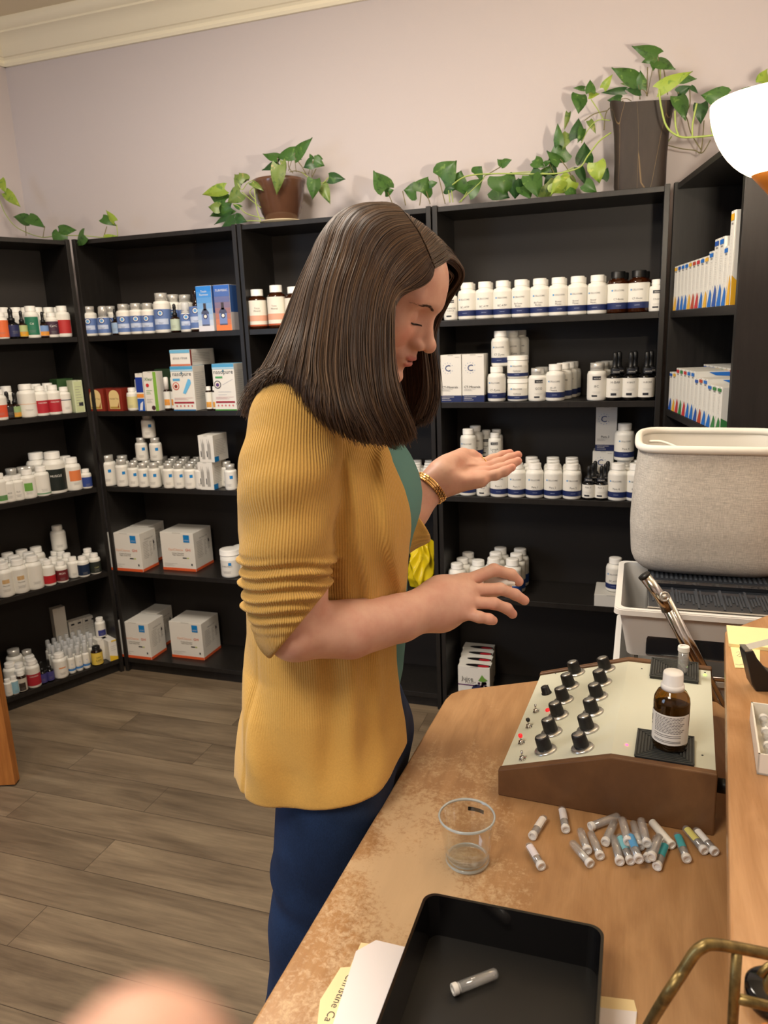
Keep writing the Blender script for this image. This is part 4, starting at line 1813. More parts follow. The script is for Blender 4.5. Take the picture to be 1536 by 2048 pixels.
def art_naso(blue):
    def f(mb, w, d, h):
        fquad(mb, ink(80, 160, 206), -w / 2, w / 2, h * .93, h * .9985, d)
        fquad(mb, ink(170, 206, 226), -w / 2, w / 2, h * .89, h * .93, d)
        ftext(mb, 'nasopure', .0255, ink(70, 76, 84), 0, h * .79, d)
        disc(mb, ink(84, 128, 150), 0, h * .855, .0045, d, 3)
        disc(mb, ink(210, 96, 80) if blue else ink(60, 66, 76), -w * .30, h * .56, .017, d)
        disc(mb, ink(236, 226, 214), -w * .30, h * .56, .013, d, 2)
        disc(mb, ink(140, 60, 50) if blue else ink(90, 60, 120), -w * .30, h * .555, .008, d, 3)
        if blue:
            pts = [(-.02, .40), (.26, .72), (.36, .70), (.38, .62), (.10, .38)]
            ftri(mb, ink(108, 186, 232), [(w * a, h * b) for a, b in pts], d)
            fquad(mb, ink(88, 168, 216), -w * .42, -w * .1, h * .68, h * .73, d)
        else:
            fquad(mb, ink(74, 160, 96), -w * .38, -w * .05, h * .695, h * .735, d)
            for i in range(9):
                disc(mb, ink(70, 90, 140), w * (-.05 + .055 * i), h * (.56 + .013 * i), .0014, d, n=6)
            flines(mb, ink(120, 130, 160), -w * .3, w * .3, h * .40, 2, .012, d)
        flines(mb, ink(184, 120, 130), -w * .42, w * .4, h * .29, 3, .004, d)
        fquad(mb, ink(160, 44, 58), -w * .44, w * .44, h * .165, h * .205, d)
        for i in range(5):
            disc(mb, ink(208, 120, 120), w * (-.34 + .17 * i), h * .11, .0042, d)
        fquad(mb, ink(60, 120, 170) if blue else ink(80, 150, 70), -w / 2, w / 2, .0005, h * .03, d)
        for i in range(14):
            squad(mb, ink(150, 156, 164), -d * .40, d * (.40 - .08 * (i * 3 % 4)), h * (.85 - .045 * i), h * (.85 - .045 * i) + .001, w)
    return f


def art_stripe(cfront, tip=True):
    """thin white carton: coloured square near the top, a pointed wedge at the foot"""
    def f(mb, w, d, h):
        c = ink(*cfront)
        fquad(mb, c, -w * .38, w * .38, h * .90, h * .97, d)
        flines(mb, m_grey, -w * .18, w * .2, h * .86, 1, .004, d, .004)
        flines(mb, ink(205, 203, 198), -w * .12, w * .14, h * .80, 12, h * .035, d, .0012)
        if tip:
            ftri(mb, c, [(-w * .46, .001), (w * .40, .001), (w * .40, h * .24), (w * .1, h * .33)], d)
        for sd in (-1, 1):
            y0 = -d / 2
            x = sd * (w / 2 + .0012)
            mb.add([(x, y0, .001), (x, y0 + d * .7, .001), (x, y0, h * .32)], [(0, 1, 2)], c)
            mb.add([(x, d * .1, h * .92), (x, d / 2, h * .90), (x, d / 2, h * .985), (x, -d * .1, h * .985)], [(0, 1, 2, 3)], c)
            for i in range(5):
                mb.add([(x, -d * .3, h * (.7 - .07 * i)), (x, d * .3, h * (.7 - .07 * i)), (x, d * .3, h * (.7 - .07 * i) + .001), (x, -d * .3, h * (.7 - .07 * i) + .001)], [(0, 1, 2, 3)], m_grey)
    return f


def art_bottlebox(c0, c1, title):
    def f(mb, w, d, h):
        n = 8
        for i in range(n):
            t = i / (n - 1)
            col = tuple(int(c0[k] * (1 - t) + c1[k] * t) for k in range(3))
            fquad(mb, ink(*col), -w / 2, w / 2, h * (1 - (i + 1) / n), h * (1 - i / n) - .0002, d)
        for i, tt in enumerate(title.split('|')):
            ftext(mb, tt, .0125, m_paper, 0, h * .86 - i * .013, d)
        # picture of a bottle
        fquad(mb, ink(70, 62, 66), -w * .09, w * .09, h * .46, h * .62, d, 2)
        ftri(mb, ink(78, 84, 110), [(-w * .25, h * .12), (w * .25, h * .12), (w * .25, h * .42), (w * .1, h * .5), (-w * .1, h * .5), (-w * .25, h * .42)], d, 2)
        fquad(mb, ink(120, 140, 190), -w * .25, w * .25, h * .15, h * .38, d, 3)
        disc(mb, ink(30, 44, 84), 0, h * .33, .011, d, 4)
        disc(mb, m_paper, 0, h * .33, .007, d, 5)
        squad(mb, ink(60, 100, 170), -d / 2, d / 2, h * .4, h * .998, w)
        squad(mb, ink(214, 210, 214), -d / 2, d / 2, .001, h * .4, w)
    return f


def art_berry(mb, w, d, h):
    fquad(mb, ink(92, 40, 96), -w / 2, w * .1, h * .40, h * .435, d)
    ftext(mb, 'Juice', .026, ink(96, 92, 88), -w * .20, h * .56, d)
    ftext(mb, 'PLUS+', .017, ink(110, 106, 100), -w * .10, h * .475, d)
    disc(mb, ink(44, 46, 84), w * .12, h * .28, .026, d, 1)
    rr = random.Random(3)
    for i in range(26):
        disc(mb, ink(44, 26, 44) if i % 3 else ink(66, 36, 62), w * (.30 + .14 * (rr.random() - .5) * 2), h * (.40 + .15 * (rr.random() - .5) * 2), .0058, d, 2, n=8)
    disc(mb, ink(190, 44, 62), w * .33, h * .13, .021, d, 3)
    for i in range(9):
        disc(mb, ink(216, 84, 92), w * .33 + .013 * math.cos(i * .7), h * .13 + .012 * math.sin(i * .7), .0035, d, 4, n=8)
    ftri(mb, ink(112, 160, 66), [(w * .14, h * .58), (w * .2, h * .68), (w * .26, h * .78), (w * .34, h * .68), (w * .44, h * .62), (w * .3, h * .56)], d, 4)
    # dark ellipse and berry on the lid
    z = h + .0012
    for mm, cx, cy, a, b, dz in ((ink(20, 14, 16), w * .14, -d * .22, w * .42, d * .24, 0), (ink(180, 40, 52), w * .28, -d * .28, w * .18, d * .18, .0003)):
        vs = [(cx, cy, z + dz)] + [(cx + a * math.cos(2 * PI * i / 20), cy + b * math.sin(2 * PI * i / 20), z + dz) for i in range(20)]
        mb.add([(min(x, w / 2 - .001), max(y, -d / 2 + .001), zz) for x, y, zz in vs], [(0, i + 1, (i + 1) % 20 + 1) for i in range(20)], mm)


# ---- placing -------------------------------------------------------
ORD = 'first second third fourth fifth sixth seventh eighth ninth tenth eleventh twelfth thirteenth fourteenth fifteenth sixteenth seventeenth eighteenth nineteenth twentieth'.split()
ORD += ['twenty-' + x for x in ORD[:9]]
ROWN = ['top shelf', 'second shelf', 'third shelf', 'fourth shelf', 'bottom shelf']
UN = {id(U1): 'at the left edge', id(U2): 'of the far left bookcase', id(U3): 'behind the woman', id(U4): 'right of the woman', id(U5): 'of the end bookcase'}
TIER = {0: '', 1: 'second row', 2: 'third row', 3: 'fourth row', 4: 'fifth row', 5: 'sixth row', 10: 'stacked', 11: 'stacked behind', 12: 'stacked highest'}
PLACED = []


def reg(o, unit, row, tier, px, look, cat, group):
    PLACED.append((o, unit, row, tier, px, look, cat, group))
    return o


def at_shelf(unit, row, px, dep, lift=0.0):
    z = ROWS[row]
    if unit is U4:
        z = [1.611, 1.305, .935, .519, .068][row]
    z += .0005 + lift
    p = unit.solve(px, dep, z)
    return p


def face(p, unit, jit=.0, mixv=.5):
    """turn a label partly towards the room's middle"""
    a = math.atan2(p.x - 0.0, -(p.y - 0.0)) * -1      # direction to the viewer side of the room
    to = math.atan2(-p.y, -p.x) + PI / 2
    base = unit.rz
    d = (to - base + PI) % (2 * PI) - PI
    return base + d * mixv + jit


def bot(unit, row, px, dep, kind='pill', r=.033, h=.132, look='white supplement bottle', tier=0, lift=0., body=None, cap=None, lk='', lf=None, seal=False, grp=None, name='supplement_bottle', cat='bottle', jit=None):
    p = at_shelf(unit, row, px, dep, lift)
    j = RNG.normal(0, .10) if jit is None else jit
    o = container(name, p, face(p, unit, j), kind, r, h, body, cap, lk, lf, seal)
    return reg(o, unit, row, tier, px, look, cat, grp or 'supplement bottles on the black bookcases')


def box(unit, row, px, dep, w, d, h, look, base=(232, 229, 221), art=None, top=None, tier=0, lift=0., rot=0., grp=None, name='carton', cat='box'):
    p = at_shelf(unit, row, px, dep + d / 2, lift)
    o = carton(name, p, unit.rz + rot, w, d, h, base, art, top)
    return reg(o, unit, row, tier, px, look, cat, grp or 'cartons on the black bookcases')


def finish_labels():
    """a label says the look; a place among look-alikes is added only where others look the same"""
    from collections import defaultdict
    place = {id(U1): 'at the left edge', id(U2): 'of far left bookcase', id(U3): 'behind the woman', id(U4): 'right of the woman', id(U5): 'of end bookcase'}
    g, rows = defaultdict(list), defaultdict(set)
    for e in PLACED:
        g[(id(e[1]), e[2], e[3], e[5])].append(e)
        rows[(id(e[1]), e[2], e[5])].add(e[3])
    for (u, row, tier, look), es in g.items():
        es.sort(key=lambda e: e[4])
        for i, (o, unit, r_, t_, px, lk, cat, grp) in enumerate(es):
            w = look.replace(' with a ', ' with ')
            if len(es) > 1:
                w += ', ' + ORD[i] + ' from left'
            if len(rows[(u, row, look)]) > 1 or tier >= 10:
                w += ', ' + (TIER[tier] if tier else 'front row')
            w += ', ' + ROWN[row] + ' ' + place[u]
            if len(w.split()) > 16:
                w = w.replace('of far left bookcase', 'far left bookcase').replace('right of the woman', 'beside woman').replace('behind the woman', 'behind woman').replace('at the left', 'at left')
            if len(w.split()) > 16:
                w = w.replace(' white bottle', ' bottle').replace(', front row', '')
            tag(o, w, cat, grp)
# ---- U4, right of the woman ---------------------------------------
LC = lab_cell
navy = 'white bottle with navy band'
bot(U4, 0, 902, .032, r=.026, h=.112, look='small white bottle with a black logo strip', lk='tud', lf=lab_micro('ADVANCED', 'TUDCA'))
row = [(935, 'BC-ATP', None), (970, 'BC-ATP', None), (1005, 'BC-ATP', None), (1042, 'BioToxin', 'Binder'), (1079, 'BioToxin', 'Binder'), (1116, 'Bowel', 'Mover'), (1154, 'Bowel', 'Mover'), (1193.5, 'Bowel', 'Mover')]
for i, (px, a, b) in enumerate(row):
    bot(U4, 0, px, .040, r=.0345, h=.134, look=navy, lk=a, lf=LC(a, b))
    bot(U4, 0, px + 4, .115, r=.0345, h=.134, look=navy, lk=a, lf=LC(a, b), tier=1)
for px in (1234, 1275.5):
    bot(U4, 0, px, .045, 'amberpill', r=.037, h=.142, look='amber capsule bottle with black cap', body=m_amber, cap=m_blackpl, lk='biotic', lf=LC('CT-Biotic', None, .0075))
    bot(U4, 0, px + 7, .125, 'amberpill', r=.037, h=.142, look='amber capsule bottle with black cap', body=m_amber, cap=m_blackpl, lk='biotic', lf=LC('CT-Biotic', None, .0075), tier=1)
bot(U4, 0, 1312, .036, r=.0255, h=.108, look='small white bottle with a black logo strip', lk='chol', lf=lab_micro('Choline'))
box(U4, 1, 907, .006, .084, .084, .178, 'white and navy carton with letter C mark', art=art_c('CT-Minerals', .0125))
box(U4, 1, 951, .006, .084, .084, .178, 'white and navy carton with letter C mark', art=art_c('CT-Minerals', .0125))
z = dict(r=.034, h=.130)
bot(U4, 1, 993.5, .040, look=navy, lk='zy', lf=LC('CT-Zyme'), **z)
for px, dp, t in ((998, .112, 1), (1020, .150, 2), (1040, .205, 3)):
    bot(U4, 1, px, dp, look=navy, lk='zy', lf=LC('CT-Zyme'), tier=t, **z)
bot(U4, 1, 1001, .060, look=navy, lk='zy', lf=LC('CT-Zyme'), tier=10, lift=.1305, **z)
for px, dp in ((1024, .145), (1040, .205)):
    bot(U4, 1, px, dp, look=navy, lk='zy', lf=LC('CT-Zyme'), tier=11, lift=.1305, **z)
bot(U4, 1, 1036, .050, 'jar', r=.039, h=.084, look='short white jar with navy band, lower of two', lk='carb', lf=LC('Carboxy', None, .007), name='supplement_jar', cat='jar')
bot(U4, 1, 1035.5, .050, 'jar', r=.039, h=.084, look='short white jar with navy band', lk='carb', lf=LC('Carboxy', None, .007), tier=12, lift=.0845, name='supplement_jar', cat='jar')
bot(U4, 1, 1075, .038, r=.0335, h=.120, look='white bottle with a black logo strip', lk='gco', lf=lab_micro('GCO'), seal=True)
bot(U4, 1, 1083, .112, r=.0335, h=.120, look='white bottle with a black logo strip', lk='gco', lf=lab_micro('GCO'), seal=True, tier=1)
bot(U4, 1, 1110, .040, r=.0345, h=.134, look=navy, lk='kl', lf=LC('KL-ST', 'Cleanse'))
for px, dp, t in ((1125, .110, 1), (1136, .175, 2), (1143, .235, 3)):
    bot(U4, 1, px, dp, r=.0345, h=.134, look=navy, lk='kl', lf=LC('KL-ST', 'Cleanse'), tier=t)
bot(U4, 1, 1193, .040, r=.0345, h=.134, look='white bottle with a black logo strip', lk='ifc', lf=lab_micro('IFC'), seal=True)
for px, dp, t in ((1203, .115, 1), (1214, .185, 2)):
    bot(U4, 1, px, dp, r=.0345, h=.134, look='white bottle with a black logo strip', lk='ifc', lf=lab_micro('IFC'), seal=True, tier=t)
for px, t1 in ((1228, 'H-BAR'), (1259.5, 'H-BAST'), (1291, 'H-BORR')):
    bot(U4, 1, px, .034, 'dropper', r=.029, h=.172, look='black dropper bottle with a white label', body=m_blackgl, cap=m_blackpl, lk=t1, lf=lab_micro(t1), name='dropper_bottle')
    bot(U4, 1, px + 8, .105, 'dropper', r=.029, h=.172, look='black dropper bottle with a white label', body=m_blackgl, cap=m_blackpl, lk=t1, lf=lab_micro(t1), name='dropper_bottle', tier=1)
# third shelf
for px, a in ((908, 'Kidney'), (936, 'Kd Support')):
    bot(U4, 2, px, .044, r=.034, h=.132, look=navy, lk=a, lf=LC(a, None, .007))
bot(U4, 2, 967, .036, r=.027, h=.110, look='small white bottle with a black logo strip', lk='lym', lf=lab_micro('Lymph', 'Activ'))
para = [(998.5, 'Para 1'), (1033.5, 'Para 1'), (1069, 'Para 1'), (1106, 'Para 2'), (1143.5, 'Para 3')]
for i, (px, a) in enumerate(para):
    bot(U4, 2, px, .038, r=.0345, h=.134, look=navy, lk=a, lf=LC(a))
    vp = (755.0, 0)
    for k in range(1, 4 if i > 0 else 4):
        dp = .038 + .071 * k
        if dp < .25:
            bot(U4, 2, px - 3 * k + (2.5 * k if i > 2 else 0), dp, r=.0345, h=.134, look=navy, lk=a, lf=LC(a), tier=k)
for px, dp, l_, hh in ((937, .075, .1345, .125), (951, .150, .1345, .128)):
    bot(U4, 2, px, dp, r=.031, h=hh, look=navy, lk='Kidney', lf=LC('Kidney', None, .007), tier=10, lift=l_)
    bot(U4, 2, px, dp + .055 if dp < .1 else dp + .01, r=.034, h=.132, look=navy, lk='Kidney', lf=LC('Kidney', None, .007), tier=1)
for px, dp in ((972, .195), (990, .110), (993, .215)):
    bot(U4, 2, px, dp, r=.026, h=.105, look='small white bottle with a black logo strip', lk='lym', lf=lab_micro('Lymph', 'Activ'), tier=11, lift=.1345)
for px, dp in ((1177, .032), (1202, .032)):
    bot(U4, 2, px, dp, 'dropper', r=.024, h=.128, look='black dropper bottle with a white label', body=m_blackgl, cap=m_blackpl, lk='p3', lf=lab_micro('Para 3'), name='dropper_bottle')
    bot(U4, 2, px + 8, dp + .055, 'dropper', r=.024, h=.128, look='black dropper bottle with a white label', body=m_blackgl, cap=m_blackpl, lk='p3', lf=lab_micro('Para 3'), name='dropper_bottle', tier=1)
    bot(U4, 2, px + 12, dp + .108, 'dropper', r=.024, h=.128, look='black dropper bottle with a white label', body=m_blackgl, cap=m_blackpl, lk='p3', lf=lab_micro('Para 3'), name='dropper_bottle', tier=2)
box(U4, 2, 1205, .168, .078, .080, .160, 'white and navy carton with letter C mark', art=art_c('Para 3', .0125))
box(U4, 2, 1212, .168, .078, .080, .170, 'white and navy carton with letter C mark', art=art_c('Para 3', .0125), tier=10, lift=.162)
bot(U4, 2, 1234.5, .040, r=.036, h=.138, look=navy, lk='Para 4', lf=LC('Para 4'))
bot(U4, 2, 1271, .040, r=.036, h=.138, look=navy, lk='Para 5', lf=LC('Para 5'))
for px, dp, t in ((1246, .115, 1), (1279, .115, 1), (1252, .190, 2), (1284, .190, 2)):
    bot(U4, 2, px, dp, r=.036, h=.138, look=navy, lk='Para 4', lf=LC('Para 4'), tier=t)
bot(U4, 2, 1247.5, .112, r=.036, h=.138, look=navy, lk='Para 4', lf=LC('Para 4'), tier=12, lift=.1385)
# fourth shelf
for px, dp, hh, t in ((915, .050, .125, 0), (926, .125, .125, 1), (937, .200, .128, 2), (957, .100, .128, 1)):
    bot(U4, 3, px, dp, r=.036, h=hh, look='white bottle with a dark blue foot label', lk='bl', lf=LC('HM-ET', 'Binder'), tier=t)
for px, dp, t in ((988, .050, 0), (1025, .050, 0), (992, .125, 1), (1033, .125, 1), (1001, .200, 2), (1040, .200, 2)):
    bot(U4, 3, px, dp, r=.0365, h=.158, look='tall white bottle with a blue foot label', lk='bigbl', lf=lab_plain(band=(34, 74, 150), z0=.10, z1=.34), tier=t)
p = box(U4, 3, 1222, .005, .120, .15, .047, 'flat pale grey carton under a white bottle', base=(214, 212, 206))
bot(U4, 3, 1229, .070, r=.034, h=.130, look=navy, lk='BC-ATP', lf=LC('BC-ATP'), tier=10, lift=.0495)
bot(U4, 3, 1262, .120, r=.034, h=.130, look=navy, lk='BC-ATP', lf=LC('BC-ATP'), tier=1)
for k in range(4):
    box(U4, 4, 951 + 2.5 * k, .006 + .062 * k, .134, .060, .142, 'white carton printed with purple berries', art=art_berry, tier=k, grp='berry cartons in a row')

# ---- U3, behind the woman -----------------------------------------
pe = lab_plain(band=(222, 166, 140), z0=.20, z1=.34, base=(232, 226, 212), nl=0, txt='Trace|Mineral', sz=.0095, tcol=(110, 104, 96), tz=.50)


def pe2(mb, r, h, nb):
    pe(mb, r, h, nb)
    cyl_patch(mb, ink(176, 84, 50), r + .0004, h * .07, h * .11)


for px, hh, t in ((519, .158, 0), (557, .170, 0), (592, .160, 0), (628, .160, 0)):
    bot(U3, 0, px, .048, 'amberpill', r=.0385, h=hh, look='amber bottle with peach-striped label', body=m_amber, lk='pe%.3f' % hh, lf=pe2, grp='amber bottles behind the woman')
bot(U3, 1, 862, .05, r=.030, h=.115, look='white bottle with a dark mark', lk='mk', lf=lab_micro('IMX'))
for i, px in enumerate((832, 858)):
    for k in range(4):
        bot(U3, 2, px - 3 * k + 4 * k, .040 + .062 * k, r=.030, h=.112, look='small white bottle with plain cap', lk='mk2', lf=lab_micro('MC-2'), tier=k)

# ---- U2, far left bookcase ------------------------------------------
bl = 'white bottle with blue round-emblem label'
for px, r, h, t in ((184, .032, .128, 0), (252, .031, .130, 0), (277, .030, .130, 0), (300, .030, .128, 0)):
    bot(U2, 0, px, .036, r=r, h=h, look=bl, lk='blue', lf=lab_blue, seal=True)
    bot(U2, 0, px + 4, .110, r=r, h=h, look=bl, lk='blue', lf=lab_blue, seal=True, tier=1)
bot(U2, 0, 211, .034, 'spray', r=.0285, h=.128, look='blue-labelled pump bottle with silver overcap', cap=m_silver, lk='blue', lf=lab_blue, name='pump_bottle')
bot(U2, 0, 226, .100, r=.030, h=.128, look=bl, lk='blue', lf=lab_blue, seal=True, tier=1)
bot(U2, 0, 234, .026, 'dropper', r=.018, h=.112, look='small dark dropper bottle with light blue label', body=m_amberd, cap=m_blackpl, lk='dk', lf=lab_plain(base=(150, 176, 206)), name='dropper_bottle')
bot(U2, 0, 329, .042, r=.036, h=.166, look='tall white bottle with blue round-emblem label', lk='blueb', lf=lab_blue, seal=True)
bot(U2, 0, 352, .110, r=.036, h=.162, look='tall white bottle with blue round-emblem label', lk='blueb', lf=lab_blue, seal=True, tier=1)
bot(U2, 0, 376, .110, r=.034, h=.158, look='tall white bottle with blue round-emblem label', lk='blueb', lf=lab_blue, seal=True, tier=1)
bot(U2, 0, 353, .028, 'dropper', r=.0215, h=.120, look='dark dropper bottle with pale green label', body=m_amberd, cap=m_blackpl, lk='pg', lf=lab_plain(base=(186, 200, 180)), name='dropper_bottle')
bot(U2, 0, 375, .030, 'spray', r=.026, h=.124, look='blue-labelled pump bottle with clear overcap', cap=m_clearcap, lk='blue', lf=lab_blue, name='pump_bottle')
bot(U2, 0, 397, .036, 'dropper', r=.030, h=.172, look='tall amber bottle with blue label', body=m_amberd, cap=m_amberd, lk='tb', lf=lab_blue, name='tincture_bottle')
box(U2, 0, 423, .006, .072, .072, .182, 'blue carton picturing a brown bottle', art=art_bottlebox((44, 130, 214), (222, 220, 226), 'Toxin|Remove'))
box(U2, 0, 458, .006, .072, .072, .182, 'blue and orange carton picturing a brown bottle', art=art_bottlebox((52, 104, 190), (232, 128, 74), 'TURMERIC'))


def art_red(mb, w, d, h):
    fquad(mb, ink(224, 198, 138), -w * .34, w * .34, h * .10, h * .72, d)
    disc(mb, ink(224, 198, 138), 0, h * .70, w * .30, d, 1.6, sx=1.1, a0=0, a1=PI)
    ftext(mb, 'Herbal Tea', .0105, ink(90, 50, 24), 0, h * .52, d)
    fquad(mb, ink(170, 140, 60), -w * .3, w * .3, h * .12, h * .2, d, 2)
    ftri(mb, ink(150, 56, 34), [(w * .18, h * .16), (w * .27, h * .16), (w * .3, h * .42)], d, 3)


box(U2, 1, 205, .006, .088, .075, .100, 'dark red carton with a cream arched label', base=(132, 42, 28), art=art_red, top=(96, 30, 22))
box(U2, 1, 242, .006, .080, .075, .100, 'dark red carton with a cream arched label', base=(132, 42, 28), art=art_red, top=(96, 30, 22))
bot(U2, 1, 268, .032, r=.0245, h=.102, look='small white bottle with yellow-green label', lk='yg', lf=lab_plain(band=(214, 206, 150)))
bot(U2, 1, 279, .045, 'spray', r=.013, h=.138, look='slim white spray bottle', cap=m_clearcap, lk='sl', lf=lab_plain(band=(170, 90, 110), z0=.1, z1=.3), name='spray_bottle')


def art_arnica(mb, w, d, h):
    fquad(mb, ink(34, 60, 150), -w / 2, w / 2, h * .50, h * .90, d)
    fquad(mb, ink(236, 150, 60), -w / 2, w / 2, h * .36, h * .46, d)
    fquad(mb, ink(40, 90, 180), -w / 2, w / 2, h * .002, h * .33, d)
    ftri(mb, ink(225, 228, 235), [(-w * .3, h * .02), (w * .1, h * .02), (w * .3, h * .26), (-w * .1, h * .2)], d, 2)


def art_xlear(mb, w, d, h):
    fquad(mb, ink(130, 180, 70), w * .25, w / 2, 0.001, h * .998, d)
    ftext(mb, 'Xlear', .019, ink(60, 120, 60), -w * .1, h * .78, d)
    disc(mb, ink(200, 44, 52), -w * .22, h * .66, .008, d, 3)
    flines(mb, ink(140, 180, 120), -w * .36, w * .1, h * .52, 3, .007, d, .002)
    flines(mb, m_grey, -w * .4, w * .1, h * .3, 4, .005, d)
    disc(mb, ink(70, 40, 50), w * .1, h * .08, .010, d, 3)


box(U2, 1, 289.5, .008, .036, .036, .164, 'narrow blue and orange carton', art=art_arnica)
box(U2, 1, 313, .006, .066, .050, .170, 'white carton with green edge and red dot', art=art_xlear)
box(U2, 1, 340, .120, .085, .06, .176, 'dark green carton', base=(40, 62, 40), tier=1)
for px in (337.5, 351.5):
    bot(U2, 1, px, .026, 'spray', r=.0155, h=.146, look='brown nasal spray bottle with white cap', body=m_amberd, cap=m_cap, lk='ns', lf=lab_plain(base=(226, 226, 220), band=(222, 150, 60), z0=.16, z1=.34, part=.5), name='spray_bottle')
box(U2, 1, 382.5, .006, .112, .095, .190, 'white carton with a blue bottle picture', art=art_naso(True), top=(168, 196, 214))
box(U2, 1, 464.5, .006, .104, .100, .196, 'white carton with dotted curve and green foot line', art=art_naso(False), top=(110, 168, 200))


def art_flat(mb, w, d, h):
    fquad(mb, ink(110, 180, 216), -w / 2, w / 2, h * .80, h * .998, d)
    ftext(mb, 'sinus rinse', .017, ink(120, 124, 130), 0, h * .42, d)
    fquad(mb, ink(206, 120, 90), -w / 2, w / 2, .0005, h * .12, d)
    for i in range(6):
        squad(mb, m_grey, -d * .42, d * .3, h * (.75 - .1 * i), h * (.75 - .1 * i) + .0012, w)
    squad(mb, ink(150, 70, 64), -d / 2, -d * .44, .001, h, w)


box(U2, 1, 387, .010, .098, .20, .068, 'flat white carton with blue top edge', art=art_flat, tier=10, lift=.1915, top=(196, 200, 204))
for px in (420.5, 433.5):
    bot(U2, 1, px, .024, r=.0145, h=.102, look='little brown bottle with orange fruit label', body=m_amberd, lk='fr', lf=lab_plain(base=(232, 230, 220), band=(224, 160, 64), z0=.14, z1=.36, part=.5))
# third shelf: blue-square bottles
bs = 'white bottle with a small blue square'
sq = lab_plain(sq=(20, 128, 200))
bot(U2, 2, 221, .040, r=.036, h=.142, look=bs, lk='sq', lf=sq, seal=True)
bot(U2, 2, 248, .034, r=.030, h=.126, look=bs, lk='sq', lf=sq, seal=True)
fr = [(270, .0265, .112), (290, .026, .110), (312, .028, .112), (341, .028, .112), (361, .027, .112), (383.5, .028, .112), (404, .027, .112)]
for px, r, h in fr:
    bot(U2, 2, px, .030, r=r, h=h, look=bs, lk='sq', lf=sq, seal=True)
for k in range(1, 4):
    for i, px in enumerate((270, 292, 316, 339, 361, 384, 407)):
        bot(U2, 2, px + 5 * k, .030 + .060 * k, r=.0275, h=.112, look=bs, lk='sq', lf=sq, seal=True, tier=k)
bot(U2, 2, 250, .105, r=.032, h=.130, look=bs, lk='sq', lf=sq, seal=True, tier=1)
for px in (286, 314):
    bot(U2, 2, px, .092, r=.028, h=.105, look=bs, lk='sq', lf=sq, seal=True, tier=10, lift=.1125)
bot(U2, 2, 299, .092, r=.030, h=.108, look=bs, lk='sq', lf=sq, seal=True, tier=12, lift=.2185)


def art_back(mb, w, d, h):
    for j in (-.28, .12):
        for i in range(7):
            fquad(mb, m_grey, w * (j - .02 + .03 * i), w * (j - .02 + .03 * i) + .0012, h * .12, h * (.86 - .06 * (i * 3 % 4)), d)
        fquad(mb, m_ink, w * (j - .10), w * (j - .05), h * .20, h * .42, d)
    for i in range(10):
        squad(mb, m_grey, -d * .38, d * (.30 - .05 * (i % 3)), h * (.8 - .06 * i), h * (.8 - .06 * i) + .001, w)
    squad(mb, ink(20, 128, 200), -d / 2, -d * .2, .001, h * .2, w)


box(U2, 2, 428, .006, .074, .12, .122, 'white carton with small grey print', art=art_back, tier=0)
box(U2, 2, 429, .006, .074, .12, .118, 'white carton with small grey print', art=art_back, tier=10, lift=.1235)
bot(U2, 2, 464, .032, r=.027, h=.112, look=bs, lk='sq', lf=sq, seal=True)
bot(U2, 2, 456, .100, r=.027, h=.112, look=bs, lk='sq', lf=sq, seal=True, tier=1)
for rw, a, b, c in ((3, 271, 378, (330, .150)), (4, 288, 394, (340, .150))):
    box(U2, rw, a, .012, .180, .125, .186, 'square white orange-footed carton, nearer one', art=art_ghi, name='food_carton')
    box(U2, rw, b, .070, .180, .155, .186, 'square white orange-footed carton, set back', art=art_ghi, name='food_carton')
    box(U2, rw, a + 19, .140, .175, .125, .188, 'square white orange-footed carton, hindmost', art=art_ghi, tier=1, name='food_carton')
bot(U2, 3, 464, .060, 'jar', r=.046, h=.128, look='white tub with a small blue square', lk='tub', lf=lab_plain(sq=(20, 128, 200), txt='GI PROTECT', tcol=(120, 120, 120), sz=.010, tz=.40), name='powder_tub', cat='tub')
bot(U2, 3, 489, .110, 'jar', r=.046, h=.128, look='white tub mostly behind the yellow sleeve', lk='tub2', lf=lab_plain(), name='powder_tub', cat='tub', tier=1)

# ---- U1, at the left edge --------------------------------------------
def drop(row, px, dp, r, h, look, base, band=None, body=None, tier=0):
    bot(U1, row, px, dp, 'dropper', r=r, h=h, look=look, body=body or m_amberd, cap=m_blackpl, lk=look, lf=lab_plain(base=base, band=band, z0=.08, z1=.24), name='dropper_bottle', tier=tier)


def wb(row, px, dp, r, h, look, tier=0, lift=0., seal=False, name='supplement_bottle', **k):
    bot(U1, row, px, dp, r=r, h=h, look=look, lk=look, lf=lab_plain(**k), tier=tier, lift=lift, seal=seal, name=name)


wb(0, 5, .035, .030, .108, 'white bottle with orange label', base=(224, 110, 60), txt='|', nl=2)
drop(0, 27.5, .034, .028, .125, 'navy dropper bottle', (36, 42, 84), body=m_blackgl)
drop(0, 48, .030, .020, .115, 'dropper bottle with yellow and green label', (178, 190, 130), (222, 160, 40))
wb(0, 68, .038, .031, .134, 'white bottle with green label', band=(38, 112, 84), z0=.10, z1=.66, part=.62, txt='Cal', sz=.012)
drop(0, 90, .030, .020, .110, 'dropper bottle with blue and orange label', (120, 150, 200), (226, 150, 50))
wb(0, 107, .034, .026, .106, 'white bottle with dark label', band=(66, 46, 62), z0=.12, z1=.64, part=.9, txt='Ca+C', sz=.013)
wb(0, 130, .036, .031, .134, 'white bottle with red label', band=(182, 48, 48), z0=.12, z1=.55, part=.8, nl=0)
for px in (20, 45, 66, 88, 110, 130):
    wb(0, px - 6, .110, .030, .132, 'plain white bottle', tier=1)
wb(1, 3, .036, .031, .128, 'white bottle with orange-red label', band=(216, 84, 52), z0=.10, z1=.5, part=.9)
drop(1, 20, .034, .024, .118, 'black dropper bottle with dark label', (44, 44, 48))
